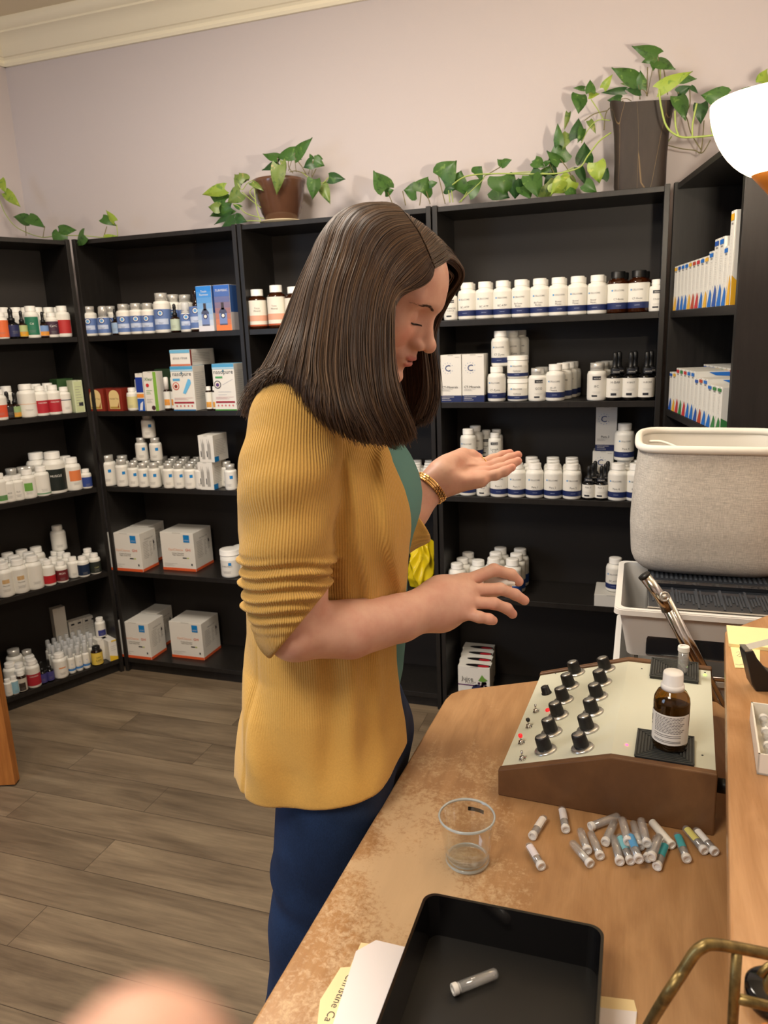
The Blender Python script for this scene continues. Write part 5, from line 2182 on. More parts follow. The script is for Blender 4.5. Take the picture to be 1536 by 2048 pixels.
drop(1, 34, .030, .020, .112, 'dropper bottle with green and orange label', (150, 176, 120), (220, 160, 60))
wb(1, 58.5, .040, .037, .142, 'large white bottle with faint orange line', band=(232, 190, 160), z0=.40, z1=.42, part=.9, nl=2)
wb(1, 86, .036, .030, .130, 'white bottle with red label', band=(176, 40, 52), z0=.10, z1=.52, part=.8, txt='CHILDREN', sz=.008, nl=0)
wb(1, 111, .036, .030, .130, 'white bottle with red label', band=(176, 40, 52), z0=.10, z1=.52, part=.8, nl=0)
wb(1, 133, .034, .026, .118, 'white bottle with thin navy line', band=(40, 52, 84), z0=.50, z1=.53, part=.8, nl=3)


def art_green(mb, w, d, h):
    fquad(mb, ink(196, 206, 160), -w * .4, w * .4, h * .04, h * .96, d)
    flines(mb, m_grey, -w * .3, w * .3, h * .8, 8, .012, d, .002, 2)
    fquad(mb, m_ink, -w * .1, w * .35, h * .2, h * .32, d, 2)


box(U1, 1, 156, .008, .044, .06, .142, 'pale green carton', base=(206, 214, 180), art=art_green)
box(U1, 1, 138, .110, .11, .08, .148, 'dark green carton', base=(52, 84, 44), tier=1)
for px in (25, 60, 84, 107):
    wb(1, px - 5, .112, .031, .136, 'plain white bottle', tier=1)
wb(2, 3, .040, .033, .128, 'white bottle with green foot label', band=(96, 150, 84), z0=.1, z1=.28)
wb(2, 21, .034, .027, .110, 'white bottle with grey print', txt='ADR', tcol=(110, 110, 112), tz=.34)
wb(2, 38.5, .034, .026, .110, 'white bottle with grey print', txt='GLA', tcol=(110, 110, 112), tz=.34)
wb(2, 60, .038, .032, .126, 'white bottle with green square label', band=(108, 164, 74), z0=.28, z1=.56, part=.34)
wb(2, 88, .038, .032, .132, 'white bottle with green foot line', band=(96, 150, 110), z0=.08, z1=.12)
wb(2, 114, .056, .048, .186, 'big white tub bottle with black label', band=(26, 34, 30), z0=.08, z1=.60, part=.75, txt='|MUSCLE', sz=.014, tz=.50, nl=0)
wb(2, 82, .135, .045, .182, 'big white bottle with olive label', tier=1, band=(110, 120, 60), z0=.10, z1=.5, part=.7)
wb(2, 150, .044, .036, .150, 'white bottle with orange label', band=(226, 128, 74), z0=.30, z1=.62, part=.5)
wb(2, 175, .030, .0235, .090, 'small white bottle with blue and orange label', band=(48, 70, 140), z0=.1, z1=.6, part=.9)
for px in (30, 52, 66):
    wb(2, px, .105, .031, .130, 'plain white bottle', tier=1, seal=True)
for px in (124, 138):
    wb(2, px, .150, .034, .145, 'plain white bottle', tier=2)
gf = dict(band=(206, 170, 120), z0=.42, z1=.54, part=.25, txt='|Thyrosol', tcol=(80, 70, 60), sz=.008, tz=.40)
wb(3, 13, .044, .037, .150, 'large white bottle with a small gold flower', **gf)
wb(3, 43, .044, .037, .152, 'large white bottle with a small gold flower', **gf)
wb(3, 72, .044, .037, .152, 'large white bottle with faint print', nl=3)
wb(3, 101, .036, .027, .118, 'white bottle with red bands', band=(184, 36, 44), z0=.10, z1=.42, part=1.9, nl=0)
wb(3, 126, .034, .0265, .098, 'white bottle with maroon label', band=(110, 34, 38), z0=.10, z1=.62, part=1.9, txt='IRON', sz=.012)
wb(3, 169, .034, .0265, .098, 'white bottle with navy label', band=(24, 40, 66), z0=.10, z1=.62, part=1.9)
wb(3, 192, .034, .0265, .098, 'white bottle with dark olive label', band=(40, 46, 40), z0=.08, z1=.62, part=1.9, txt='|CAPS', tcol=(200, 196, 130))
wb(3, 149, .060, .0265, .098, 'white bottle with grey label', tier=1, nl=3)
for px, dp, t in ((8, .120, 1), (37, .120, 1), (66, .120, 1), (93, .105, 1), (112, .105, 1), (138, .110, 2), (180, .105, 1), (24, .195, 2), (52, .195, 2), (80, .190, 2), (127, .160, 3), (115, .195, 3)):
    wb(3, px, dp, .036 if px < 90 else .0265, .150 if px < 90 else .108, 'plain white bottle', tier=t)
wb(3, 120, .195, .034, .120, 'tall white bottle', tier=10, lift=.1085)
# bottom shelf
wb(4, 19, .028, .017, .080, 'little white bottle', nl=2)
wb(4, 31.5, .026, .0175, .084, 'little white bottle with light blue label', base=(150, 196, 214))
bot(U1, 4, 46, .026, 'pill', r=.022, h=.092, look='brown bottle with white cap and barcode label', body=m_amberd, lk='bc', lf=lab_plain(base=(206, 200, 186), band=(60, 50, 44), z0=.1, z1=.5, part=.4))
wb(4, 70, .034, .030, .130, 'white bottle with red label', band=(176, 40, 48), z0=.10, z1=.52, part=.9, nl=0)
for px in (88, 102):
    drop(4, px, .030, .018, .108, 'dark blue dropper bottle', (70, 66, 128), body=m_blackgl)
wb(4, 123.5, .036, .032, .118, 'white bottle with small orange word', band=(226, 150, 90), z0=.42, z1=.47, part=.3, nl=3)
for px in (145.5, 160, 174.5, 139):
    dp = .034 if px != 139 else .075
    bot(U1, 4, px, dp, 'spray', r=.0165, h=.128, look='white and blue spray bottle', cap=m_clearcap, lk='sp', lf=lab_plain(band=(60, 130, 200), z0=.12, z1=.2, part=1.9, txt='T', tcol=(40, 110, 190), tz=.34), name='spray_bottle', tier=0 if px != 139 else 1)
bot(U1, 4, 196, .032, 'pill', r=.0265, h=.094, look='yellow-labelled bottle with black cap', body=m_amberd, cap=m_blackpl, lk='yb', lf=lab_plain(base=(226, 196, 84), txt='DIM|CAPS', tcol=(60, 40, 20), sz=.012, tz=.4))
for k, (n, x0) in enumerate(((6, 124), (7, 108), (7, 98), (6, 90))):
    for i in range(n):
        bot(U1, 4, x0 + i * 12.5 + 4 * k, .072 + .042 * k, 'spray', r=.0150, h=.128 + .006 * (k % 2), look='clear-capped white spray bottle', cap=m_clearcap, lk='sp2', lf=lab_plain(), name='spray_bottle', tier=k + 1)
wb(4, 35, .190, .036, .142, 'white bottle with a blue square', tier=3, sq=(20, 128, 200), seal=True)
wb(4, 60, .190, .028, .118, 'plain white bottle', tier=3, seal=True)
wb(4, 26, .110, .031, .118, 'plain white bottle', tier=1)
wb(4, 44, .085, .027, .112, 'plain white bottle', tier=1)
wb(4, 66, .110, .030, .118, 'plain white bottle', tier=1)


def art_yel(mb, w, d, h):
    fquad(mb, ink(236, 200, 60), -w * .2, w * .3, h * .93, h * .998, d)
    ftri(mb, ink(236, 196, 50), [(-w / 2, .001), (w / 2, .001), (w / 2, h * .12), (-w / 2, h * .30)], d)
    flines(mb, m_grey, -w * .3, w * .3, h * .7, 3, .01, d)


def art_col(c):
    def f(mb, w, d, h):
        fquad(mb, m_ink, -w * .2, w * .25, h * .88, h * .93, d)
        ftri(mb, ink(*c), [(-w * .45, .001), (w * .45, .001), (w * .3, h * .22), (0, h * .36), (-w * .2, h * .18)], d)
        flines(mb, m_grey, -w * .3, w * .3, h * .8, 5, .012, d)
    return f


box(U1, 4, 221, .010, .050, .100, .104, 'white and yellow carton at the corner', art=art_yel)
wb(4, 203, .100, .0245, .098, 'white bottle with blue label', tier=10, lift=.1055, band=(54, 60, 130), z0=.1, z1=.4, part=.5)
box(U1, 4, 203, .060, .050, .070, .104, 'white carton under a bottle', tier=1)
for px, c in ((150, (236, 196, 60)), (163, (200, 50, 110)), (177, (226, 150, 50)), (190, (60, 150, 80))):
    box(U1, 4, px, .236, .036, .036, .172, 'tall white carton with coloured wedge', art=art_col(c), tier=4)
box(U1, 4, 128, .232, .060, .040, .262, 'tallest white carton with dark red stripe', art=lambda mb, w, d, h: (fquad(mb, ink(130, 40, 36), -w / 2, w / 2, h * .14, h * .22, d), squad(mb, ink(130, 40, 36), -d / 2, d / 2, h * .14, h * .24, w)), tier=4)

# ---- U5, thin cartons at the right end ---------------------------------
C5 = [(36, 84, 170), (232, 180, 60), (186, 70, 44), (30, 110, 200), (60, 130, 70), (196, 52, 60), (30, 110, 200), (232, 180, 60)]
xs = [1338.5, 1344, 1350, 1357, 1364, 1372, 1379, 1388, 1396, 1405, 1413, 1422, 1432]
cs = [1, 0, 3, 3, 1, 2, 5, 3, 7, 3, 0, 3, 6]
t = .030
for i in range(13):
    w = .0465 if i < 12 else .040
    p = U5.at(t + w / 2, .010 + .045, ROWS[0] + .0005)
    px = proj(p)[0]
    h = .142 if i < 9 else .150
    if i in (10, 11):
        h = .178
    o = carton('thin_carton', p, U5.rz, w - .002, .090, h, (228, 226, 218), art_stripe(C5[cs[i]]))
    reg(o, U5, 0, 0, px, 'slim white carton with coloured wedge', 'box', 'slim cartons in the end bookcase')
    if i in (1, 4, 7, 8, 9):
        p2 = U5.at(t + w / 2, .150, ROWS[0] + .0005)
        o = carton('thin_carton', p2, U5.rz, w - .002, .090, .180, (228, 226, 218), art_stripe(C5[(i * 3) % 8]))
        reg(o, U5, 0, 1, px, 'taller slim carton peeping over the front ones', 'box', 'slim cartons in the end bookcase')
    t += w
o = carton('thin_carton', U5.at(t + .020, .06, ROWS[0] + .0005), U5.rz, .034, .10, .232, (228, 226, 218), art_stripe((232, 176, 40)))
reg(o, U5, 0, 0, 1449, 'tallest slim carton with yellow top', 'box', 'slim cartons in the end bookcase')
o = MB().lathe([(.0, 0), (.085, 0), (.092, .004), (.092, .034), (.08, .040), (0, .041)], mat('brown_tin', (120, 58, 44), .5), 32).build('round_tin', None, U5.at(.46, .155, ROWS[0] + .1815))
tag(o, 'round reddish brown tin lying on top of the slim cartons', 'tin')
t = .030
for i in range(13):
    w = .0478
    p = U5.at(t + w / 2, .010 + .050, ROWS[1] + .0005)
    px = proj(p)[0]
    h = [.128, .130, .146, .146, .146, .146, .146, .128, .132, .132, .120, .120, .120][i]
    o = carton('thin_carton', p, U5.rz, w - .002, .100, h, (228, 226, 218), art_stripe(C5[[0, 1, 5, 4, 5, 3, 3, 0, 2, 3, 3, 4, 4][i]]))
    reg(o, U5, 1, 0, px, 'slim white carton with coloured wedge', 'box', 'slim cartons in the end bookcase')
    p2 = U5.at(t + w / 2, .170, ROWS[1] + .0005)
    o = carton('thin_carton', p2, U5.rz, w - .002, .100, .150, (228, 226, 218), art_stripe(C5[(i * 3) % 8]))
    reg(o, U5, 1, 1, px, 'slim white carton with blue flap', 'box', 'slim cartons in the end bookcase')
    t += w
o = carton('thin_carton', U5.at(t - .030, .150, ROWS[1] + .1525), U5.rz, .050, .070, .130, (228, 226, 218), art_stripe((40, 90, 180)))
reg(o, U5, 1, 10, 1436, 'blue-tipped slim carton', 'box', 'slim cartons in the end bookcase')
finish_labels()

# ---- yellow bag ----------------------------------------------------------
m_bag = mat('yellow_plastic', (222, 196, 26), .25, coat=.3)
cb = A3(U3.solve(838, .02, .519)) + np.array([0, .06, 0])


def bag_field(p):
    q = p - cb
    z = q[:, 2] / .29
    w = np.interp(z, [0, .15, .5, .85, 1.0], [.050, .070, .066, .042, .012])
    dpt = np.interp(z, [0, .15, .5, .85, 1.0], [.045, .060, .052, .028, .010])
    x = q[:, 0] + .014 * np.sin(9 * z) * z
    y = q[:, 1]
    an = np.arctan2(y, x)
    cr = .016 * np.abs(np.sin(2.2 * an + 4.5 * z)) + .009 * np.abs(np.sin(4.6 * an - 7 * z + 1.0)) + .003 * np.sin(17 * z + 4 * an)
    k = np.sqrt((x / w) ** 2 + (y / dpt) ** 2)
    d = (k - 1) * np.minimum(w, dpt) + cr - .006
    return np.maximum(np.maximum(d, -q[:, 2] + .001), q[:, 2] - .30)


V, Q = net(bag_field, cb - np.array([.12, .10, .02]), cb + np.array([.12, .10, .33]), .0042, lip=1.8, relax=1)
o = put('yellow_bag', net_mesh('yellow_bag', V, Q, m_bag), None)
tag(o, 'crumpled yellow plastic bag on the shelf behind the woman', 'bag')
# ================================================================== counter
CZ = 0.92


def wood_mat(name, c0, c1, rough, wear=False, scale=(1.6, .35, 1)):
    m = mat(name, c1, rough)
    nt = NT(m)
    v = nt.coord()
    w = nt.n('ShaderNodeTexNoise')
    w.inputs['Scale'].default_value = 1.0
    w.inputs['Detail'].default_value = 6
    w.inputs['Distortion'].default_value = 1.2
    nt.l(nt.coord(scale=(16 * scale[0], 16 * scale[1], 8)), w.inputs['Vector'])
    f = nt.noise(nt.coord(scale=(260 * scale[0], 60 * scale[1], 60)), 1.0, 3, .6)
    c = nt.ramp(w.outputs['Fac'], [(.32, rgb(*c0)), (.5, rgb(*[(a + b) // 2 for a, b in zip(c0, c1)])), (.68, rgb(*c1))])
    c = nt.mixc(.22, c, nt.ramp(f, [(.3, (.7, .66, .6, 1)), (.7, (1.12, 1.1, 1.08, 1))]), 'MULTIPLY')
    if wear:
        # worn, scuffed lacquer: pale flecks inside a soft-edged patch of the counter
        sp = nt.n('ShaderNodeSeparateXYZ')
        nt.l(v, sp.inputs[0])
        big = nt.noise(v, 7.5, 5, .62, .4)
        line = nt.math('ADD', nt.math('MULTIPLY', nt.math('ADD', sp.outputs[0], .245), 6.5), nt.math('MULTIPLY', nt.math('SUBTRACT', sp.outputs[1], .70), .35))
        band = nt.math('SUBTRACT', 1.0, nt.math('ABSOLUTE', line))
        yy = nt.math('SUBTRACT', 1.0, nt.math('MULTIPLY', nt.math('ABSOLUTE', nt.math('SUBTRACT', sp.outputs[1], .76)), 2.9))
        msk = nt.math('ADD', nt.math('MINIMUM', band, yy), nt.math('MULTIPLY', nt.math('SUBTRACT', big, .5), 3.2))
        fl = nt.noise(v, 150, 6, .78, .5)
        fl2 = nt.noise(v, 42, 5, .7, .3)
        k = nt.math('ADD', nt.math('MULTIPLY', msk, .30), nt.math('ADD', nt.math('MULTIPLY', fl, .75), nt.math('MULTIPLY', fl2, .35)))
        fac = nt.ramp(k, [(.64, (0, 0, 0, 1)), (.80, (1, 1, 1, 1))])
        c = nt.mixc(nt.math('MULTIPLY', fac, .60), c, rgb(214, 188, 150))
        rr = nt.n('ShaderNodeMapRange')
        nt.l(fac, rr.inputs[0])
        rr.inputs[3].default_value = rough
        rr.inputs[4].default_value = .6
        nt.l(rr.outputs[0], nt.b.inputs['Roughness'])
    nt.l(c, nt.b.inputs['Base Color'])
    return m


m_maple = wood_mat('maple_laminate', (156, 116, 76), (180, 140, 97), .30, wear=True)
m_maple2 = wood_mat('maple_ledge', (166, 122, 80), (190, 146, 102), .26)
m_mapled = wood_mat('maple_front', (164, 112, 66), (184, 132, 82), .4, scale=(1, 1))
LZ = 1.065
LG = [atz(1450, 1262, LZ), atz(1460, 1890, LZ), atz(1536, 1229, LZ)]
ldir = (LG[0] - LG[1]).normalized()
near_l = LG[1] - ldir * .50


def edge_x(y):
    return LG[1].x + ldir.x / ldir.y * (y - LG[1].y)


ctp = [(-.352, .12), (-.317, 1.228), (-.312, 1.252), (-.298, 1.270), (-.280, 1.281), (-.125, 1.366), (.02, 1.372), (.150, 1.335), (edge_x(1.29) + .026, 1.29), (edge_x(.12) + .026, .12)]
mb = MB()
mb.prism(ctp, CZ - .034, CZ, m_maple)
ct = mb.build('wooden_counter')
tag(ct, 'long maple laminate counter top with worn pale scuffs', 'counter')
bv = ct.modifiers.new('edge', 'BEVEL')
bv.width = .004
bv.segments = 3
bv.limit_method = 'ANGLE'
cb_ = empty('counter_cabinet', (-.05, .7, 0))
tag(cb_, 'maple cabinet carrying the lower counter', 'cabinet')
mb = MB().prism([(-.255, .16), (-.235, 1.19), (-.08, 1.30), (.11, 1.28), (.06, .16)], .08, CZ - .034, m_mapled)
o = mb.build('cabinet_body', cb_)
o.matrix_parent_inverse = Matrix.Translation((.05, -.7, 0))
mb = MB().prism([(-.215, .2), (-.195, 1.15), (-.06, 1.26), (.10, 1.24), (.05, .2)], 0, .08, m_black)
o = mb.build('toe_kick', cb_)
o.matrix_parent_inverse = Matrix.Translation((.05, -.7, 0))
lt = empty('raised_ledge', (.4, .9, 0))
tag(lt, 'raised maple ledge along the right of the counter', 'ledge')
r2 = LG[0] + (LG[2] - LG[0]).normalized() * .62
pts = [(near_l.x, near_l.y), (LG[0].x, LG[0].y), (r2.x, r2.y), (r2.x, near_l.y)]
mb = MB().prism(pts, LZ - .030, LZ, m_maple2)
o = mb.build('ledge_top', lt)
o.matrix_parent_inverse = Matrix.Translation((-.4, -.9, 0))
bv = o.modifiers.new('edge', 'BEVEL')
bv.width = .003
bv.segments = 2
bv.limit_method = 'ANGLE'
ins = .03
pts2 = [(near_l.x + ins + .002, near_l.y + .02), (LG[0].x + ins + .004, LG[0].y - .03), (r2.x - .03, r2.y - .05), (r2.x - .03, near_l.y + .02)]
mb = MB().prism(pts2, .0, LZ - .030, m_mapled)
o = mb.build('ledge_body', lt)
o.matrix_parent_inverse = Matrix.Translation((-.4, -.9, 0))

# ---- the knobbed instrument ------------------------------------------
MFL = Vector((-.1725, .9605, CZ))
m_box = wood_mat('walnut_stained_wood', (88, 60, 38), (118, 84, 54), .40, scale=(.4, 1.6))
m_panel = mat('sage_grey_panel', (206, 208, 190), .38)
m_rub = mat('grey_anodised_plate', (74, 76, 74), .4, metal=.4)
m_rub2 = mat('dark_groove', (34, 35, 35), .5)
m_chrome = mat('chrome', (205, 202, 196), .14, metal=1.0)
m_alu = mat('brushed_aluminium', (206, 204, 198), .28, metal=.9)
m_knob = mat('black_knob', (26, 25, 25), .42)
m_redb = mat('red_plastic', (214, 40, 44), .3, emit=(230, 30, 40), estr=.6)
ma = empty('test_instrument', MFL, math.radians(-3.2))
tag(ma, 'wood-sided instrument with two rows of black knobs on the counter', 'instrument')
MW, MD = .286, .338
H0, H1, XP = .041, .090, .153
side = [(0, 0), (MW, 0), (MW, H1), (XP, H1), (0, H0)]
for y0, y1 in ((0, .012), (MD - .012, MD)):
    mb = MB()
    n = len(side)
    vs = [(x, y0, z) for x, z in side] + [(x, y1, z) for x, z in side]
    fs = [tuple(range(n)), tuple(range(n, 2 * n))[::-1]] + [(i + n, (i + 1) % n + n, (i + 1) % n, i) for i in range(n)]
    mb.add(vs, fs, m_box)
    o = mb.build('side_panel', ma)
    b = o.modifiers.new('b', 'BEVEL')
    b.width = .002
    b.segments = 2
    o['label'] = 'walnut-coloured wooden end panel'
# metal top and body
t_ = .004
mb = MB()
prof = [(0.002, .004), (MW - .002, .004), (MW - .002, H1 - t_), (XP, H1 - t_), (.002, H0 - t_ + .001)]
n = len(prof)
vs = [(x, .0122, z) for x, z in prof] + [(x, MD - .0122, z) for x, z in prof]
fs = [tuple(range(n)), tuple(range(n, 2 * n))[::-1]] + [(i + n, (i + 1) % n + n, (i + 1) % n, i) for i in range(n)]
mb.add(vs, fs, m_panel)
mb.build('panel', ma)
MM = Matrix.Translation(MFL) @ Matrix.Rotation(math.radians(-3.2), 4, 'Z')
MI = MM.inverted()
sl = math.atan2(H1 - H0, XP)
sn = Vector((-math.sin(sl), 0, math.cos(sl)))


def on_panel(px, py):
    """where a picture point lands on the instrument's top, in its own frame"""
    o_ = MI @ CAMPOS
    d = MI.to_3x3() @ ray(px, py)
    p0 = Vector((XP, 0, H1 - t_))
    t = (p0 - o_).dot(sn) / d.dot(sn)
    p = o_ + d * t
    if p.x > XP:
        t = (H1 - t_ - o_.z) / d.z
        p = o_ + d * t
        return p, Vector((0, 0, 1))
    return p, sn


def on_frame(p, nrm):
    q = nrm.to_track_quat('Z', 'Y')
    return Matrix.Translation(p) @ q.to_matrix().to_4x4()


cA, cB = [(355, 697), (387, 602), (423, 512), (452, 430), (483, 355), (515, 285)], [(551, 685), (580, 585), (607, 495), (632, 412), (655, 337), (675, 265)]
for c in cA + cB:
    p, nr = on_panel(960 + (c[0] - 4) / 2.667, 1240 + (c[1]) / 2.667)
    M = on_frame(p, nr)
    kn = MB()
    kn.lathe([(.0165, 0), (.0170, .001), (.0155, .0032), (.0118, .0040), (.0, .0041)], m_alu, 32, xf=M)
    k = kn.build('knob_skirt', ma)
    kb = MB()
    kb.lathe([(.0105, .0040), (.0108, .006), (.0100, .0215), (.0093, .0228), (.0078, .0229)], m_knob, 40, xf=M, ribs=(.0055, .0218, .0006, 2))
    kb.lathe([(.0079, .0228), (.0076, .0232), (0, .0232)], m_alu, 24, xf=M)
    kb.box((0, .0050, .0226), (.0012, .005, .0009), m_knob, xf=M @ Matrix.Rotation(RNG.uniform(-1, 1), 4, 'Z'))
    k2 = kb.build('knob', k)
p, nr = on_panel(960 + 356 / 2.667, 1240 + 392 / 2.667)
M = on_frame(p, nr)
kb = MB().lathe([(.0088, 0), (.0088, .002), (.0075, .003), (.0068, .0125), (.0055, .0135), (0, .0135)], m_knob, 24, xf=M)
kb.box((0, .003, .0137), (.0010, .008, .0006), m_alu, xf=M @ Matrix.Rotation(.5, 4, 'Z'))
kb.build('small_knob', ma)
for (x, y), (tx, ty), mt in (((300, 492), (284, 460), m_chrome), ((262, 574), (258, 549), m_knob), ((222, 660), (217, 638), m_redb), ((228, 745), (226, 708), m_chrome)):
    p, nr = on_panel(960 + x / 2.667, 1240 + y / 2.667)
    M = on_frame(p, nr)
    mb = MB().lathe([(.0058, 0), (.0058, .0016), (.0034, .002), (.0030, .0045), (.0, .0045)], m_chrome, 6, xf=M, smooth=False)
    mb.lathe([(.0034, .002), (.0032, .0055), (.0, .006)], m_chrome, 14, xf=M)
    tip = Vector((0, .0028, .0135))
    mb.tube([M @ Vector((0, 0, .004)), M @ tip], [.0010, .0017], m_chrome, 10)
    if mt is not m_chrome:
        mb.lathe([(0, 0), (.0026, .001), (.0034, .0035), (.0028, .006), (0, .007)], mt, 14, xf=M @ Matrix.Translation((0, .0022, .0095)))
    mb.box((-.008, 0, .0002), (.0008, .010, .0003), m_ink, xf=M)
    mb.build('toggle_switch', ma)
p, nr = on_panel(960 + 363 / 2.667, 1240 + 484 / 2.667)
MB().lathe([(.0042, 0), (.0042, .002), (.003, .0035), (0, .0038)], m_redb, 16, xf=on_frame(p, nr)).build('red_button', ma)
for (x, y), c, e in (((783, 667), (255, 60, 90), 5.0), ((1200, 293), (120, 255, 60), 5.0)):
    p, nr = on_panel(960 + x / 2.667, 1240 + y / 2.667)
    m = mat('indicator_%d' % x, c, .3, emit=c, estr=e)
    MB().lathe([(.0022, 0), (.002, .0012), (0, .0018)], m, 12, xf=on_frame(p, nr)).build('indicator_light', ma)
for x, y in ((403, 287), (863, 260), (1186, 722), (1200, 280)):
    p, nr = on_panel(960 + x / 2.667, 1240 + y / 2.667)
    MB().lathe([(.0014, 0), (.0014, .0005), (0, .0006)], m_ink, 10, xf=on_frame(p, nr)).build('screw', ma)
# grooved plates
PLATES = []
for (cx, cy) in (((848 + 1135 + 1125 + 832) / 4, (607 + 640 + 772 + 738) / 4), ((915 + 1165 + 1160 + 903) / 4, (215 + 240 + 338 + 312) / 4)):
    p, nr = on_panel(960 + cx / 2.667, 1240 + cy / 2.667)
    mb = MB().box((p.x, p.y, p.z + .0022), (.074, .074, .0044), m_rub2, bev=.0006)
    for k in range(9):
        a = .0365 - k * .0040
        w_ = .0011
        zt = p.z + .0050
        for sx, sy, lx, ly in ((0, a, 2 * a, 2 * w_), (0, -a, 2 * a, 2 * w_), (a, 0, 2 * w_, 2 * a), (-a, 0, 2 * w_, 2 * a)):
            mb.box((p.x + sx, p.y + sy, zt), (lx + (2 * w_ if ly < lx else 0), ly, .0012), m_rub)
    mb.build('test_plate', ma)
    PLATES.append(MM @ Vector((p.x, p.y, p.z + .0058)))
mb = MB().lathe([(0, 0), (.010, 0), (.010, .018), (.006, .020), (0, .020)], m_blackpl, 16, xf=Matrix.Translation((MW + .002, .05, .045)) @ Matrix.Rotation(PI / 2, 4, 'Y'))
mb.build('rear_plug', ma)

# amber bottle with label on the near plate
m_brown = mat('brown_bottle_glass', (120, 78, 18), .05, trans=.9, ior=1.12, coat=1.0)
m_liquid = mat('dark_liquid', (22, 10, 4), .1)
B0 = PLATES[0] + Vector((.006, .003, 0))
mb = MB().lathe([(0, 0), (.019, 0), (.0225, .0015), (.0235, .005), (.0235, .066), (.0225, .073), (.0185, .0805), (.0115, .0855), (.0105, .088), (.0105, .094)], m_brown, 48)
bo = mb.build('medicine_bottle', None, B0, math.radians(8))
tag(bo, 'brown glass medicine bottle with white cap and label on the near test plate', 'bottle')
MB().lathe([(0, .002), (.0216, .002), (.0222, .006), (.0222, .0585), (0, .0590)], m_liquid, 40).build('liquid', bo)
mb = MB().lathe([(.0150, .0845), (.0152, .0900), (.0138, .0915), (.0132, .0925), (.0128, .1065), (.0120, .1085), (0, .1088)], m_cap, 56, ribs=(.0926, .1060, .0006, 2))
mb.build('cap', bo)
mb = MB()
R_ = .0238
cyl_patch(mb, m_paper, R_, .012, .055, -1.75, 1.0, 48)
m_pr = mat('fine_print', (96, 92, 92), .6)
for i in range(11):
    z = .0515 - i * .0022
    a0, a1 = -1.15, (.62 - .28 * ((i * 5) % 4) / 3)
    k = 10
    for j in range(k):
        u0 = a0 + (a1 - a0) * j / k
        cyl_patch(mb, m_pr, R_ + .0002, z, z + .0009, u0, u0 + (a1 - a0) / k * .82, 60)
for z in (.0255, .0230, .0175, .0155):
    cyl_patch(mb, m_pr, R_ + .0002, z, z + .0008, -1.15, .4, 60)
cyl_patch(mb, m_ink, R_ + .0002, .038, .0475, -1.55, -1.45, 60)
cyl_patch(mb, m_ink, R_ + .0002, .033, .036, -1.55, -1.45, 60)
mb.build('label', bo)

# ---- little glass vials ----------------------------------------------


def clear_mat(name, tint, refl=1.0, rough=.03, body=0.0, bodycol=(230, 230, 228)):
    """thin clear wall: light passes straight on, edges reflect"""
    m = bpy.data.materials.new(name)
    m.use_nodes = True
    nt = NT(m)
    nt.b.inputs['Base Color'].default_value = rgb(*bodycol)
    nt.b.inputs['Roughness'].default_value = .4
    tp = nt.n('ShaderNodeBsdfTransparent')
    tp.inputs[0].default_value = tint
    gl_ = nt.n('ShaderNodeBsdfGlossy')
    gl_.inputs['Roughness'].default_value = rough
    gl_.inputs['Color'].default_value = (refl, refl, refl, 1)
    lw = nt.n('ShaderNodeLayerWeight')
    lw.inputs[0].default_value = .5
    f_ = nt.math('MULTIPLY_ADD', nt.math('POWER', lw.outputs['Facing'], 2.6), .80, .05)
    mx = nt.n('ShaderNodeMixShader')
    nt.l(f_, mx.inputs[0])
    nt.l(tp.outputs[0], mx.inputs[1])
    nt.l(gl_.outputs[0], mx.inputs[2])
    out = [q for q in m.node_tree.nodes if q.type == 'OUTPUT_MATERIAL'][0]
    if body > 0:
        m2 = nt.n('ShaderNodeMixShader')
        m2.inputs[0].default_value = body
        nt.l(mx.outputs[0], m2.inputs[1])
        nt.l(nt.b.outputs[0], m2.inputs[2])
        nt.l(m2.outputs[0], out.inputs[0])
    else:
        nt.l(mx.outputs[0], out.inputs[0])
    return m


m_glass = clear_mat('clear_glass', (.97, .98, .97, 1))
m_thin = clear_mat('thin_clear_plastic', (.96, .96, .96, 1), body=.13)
m_frost = mat('frosted_stopper', (222, 220, 216), .5)
m_pellet = mat('white_pellets', (232, 230, 224), .6)


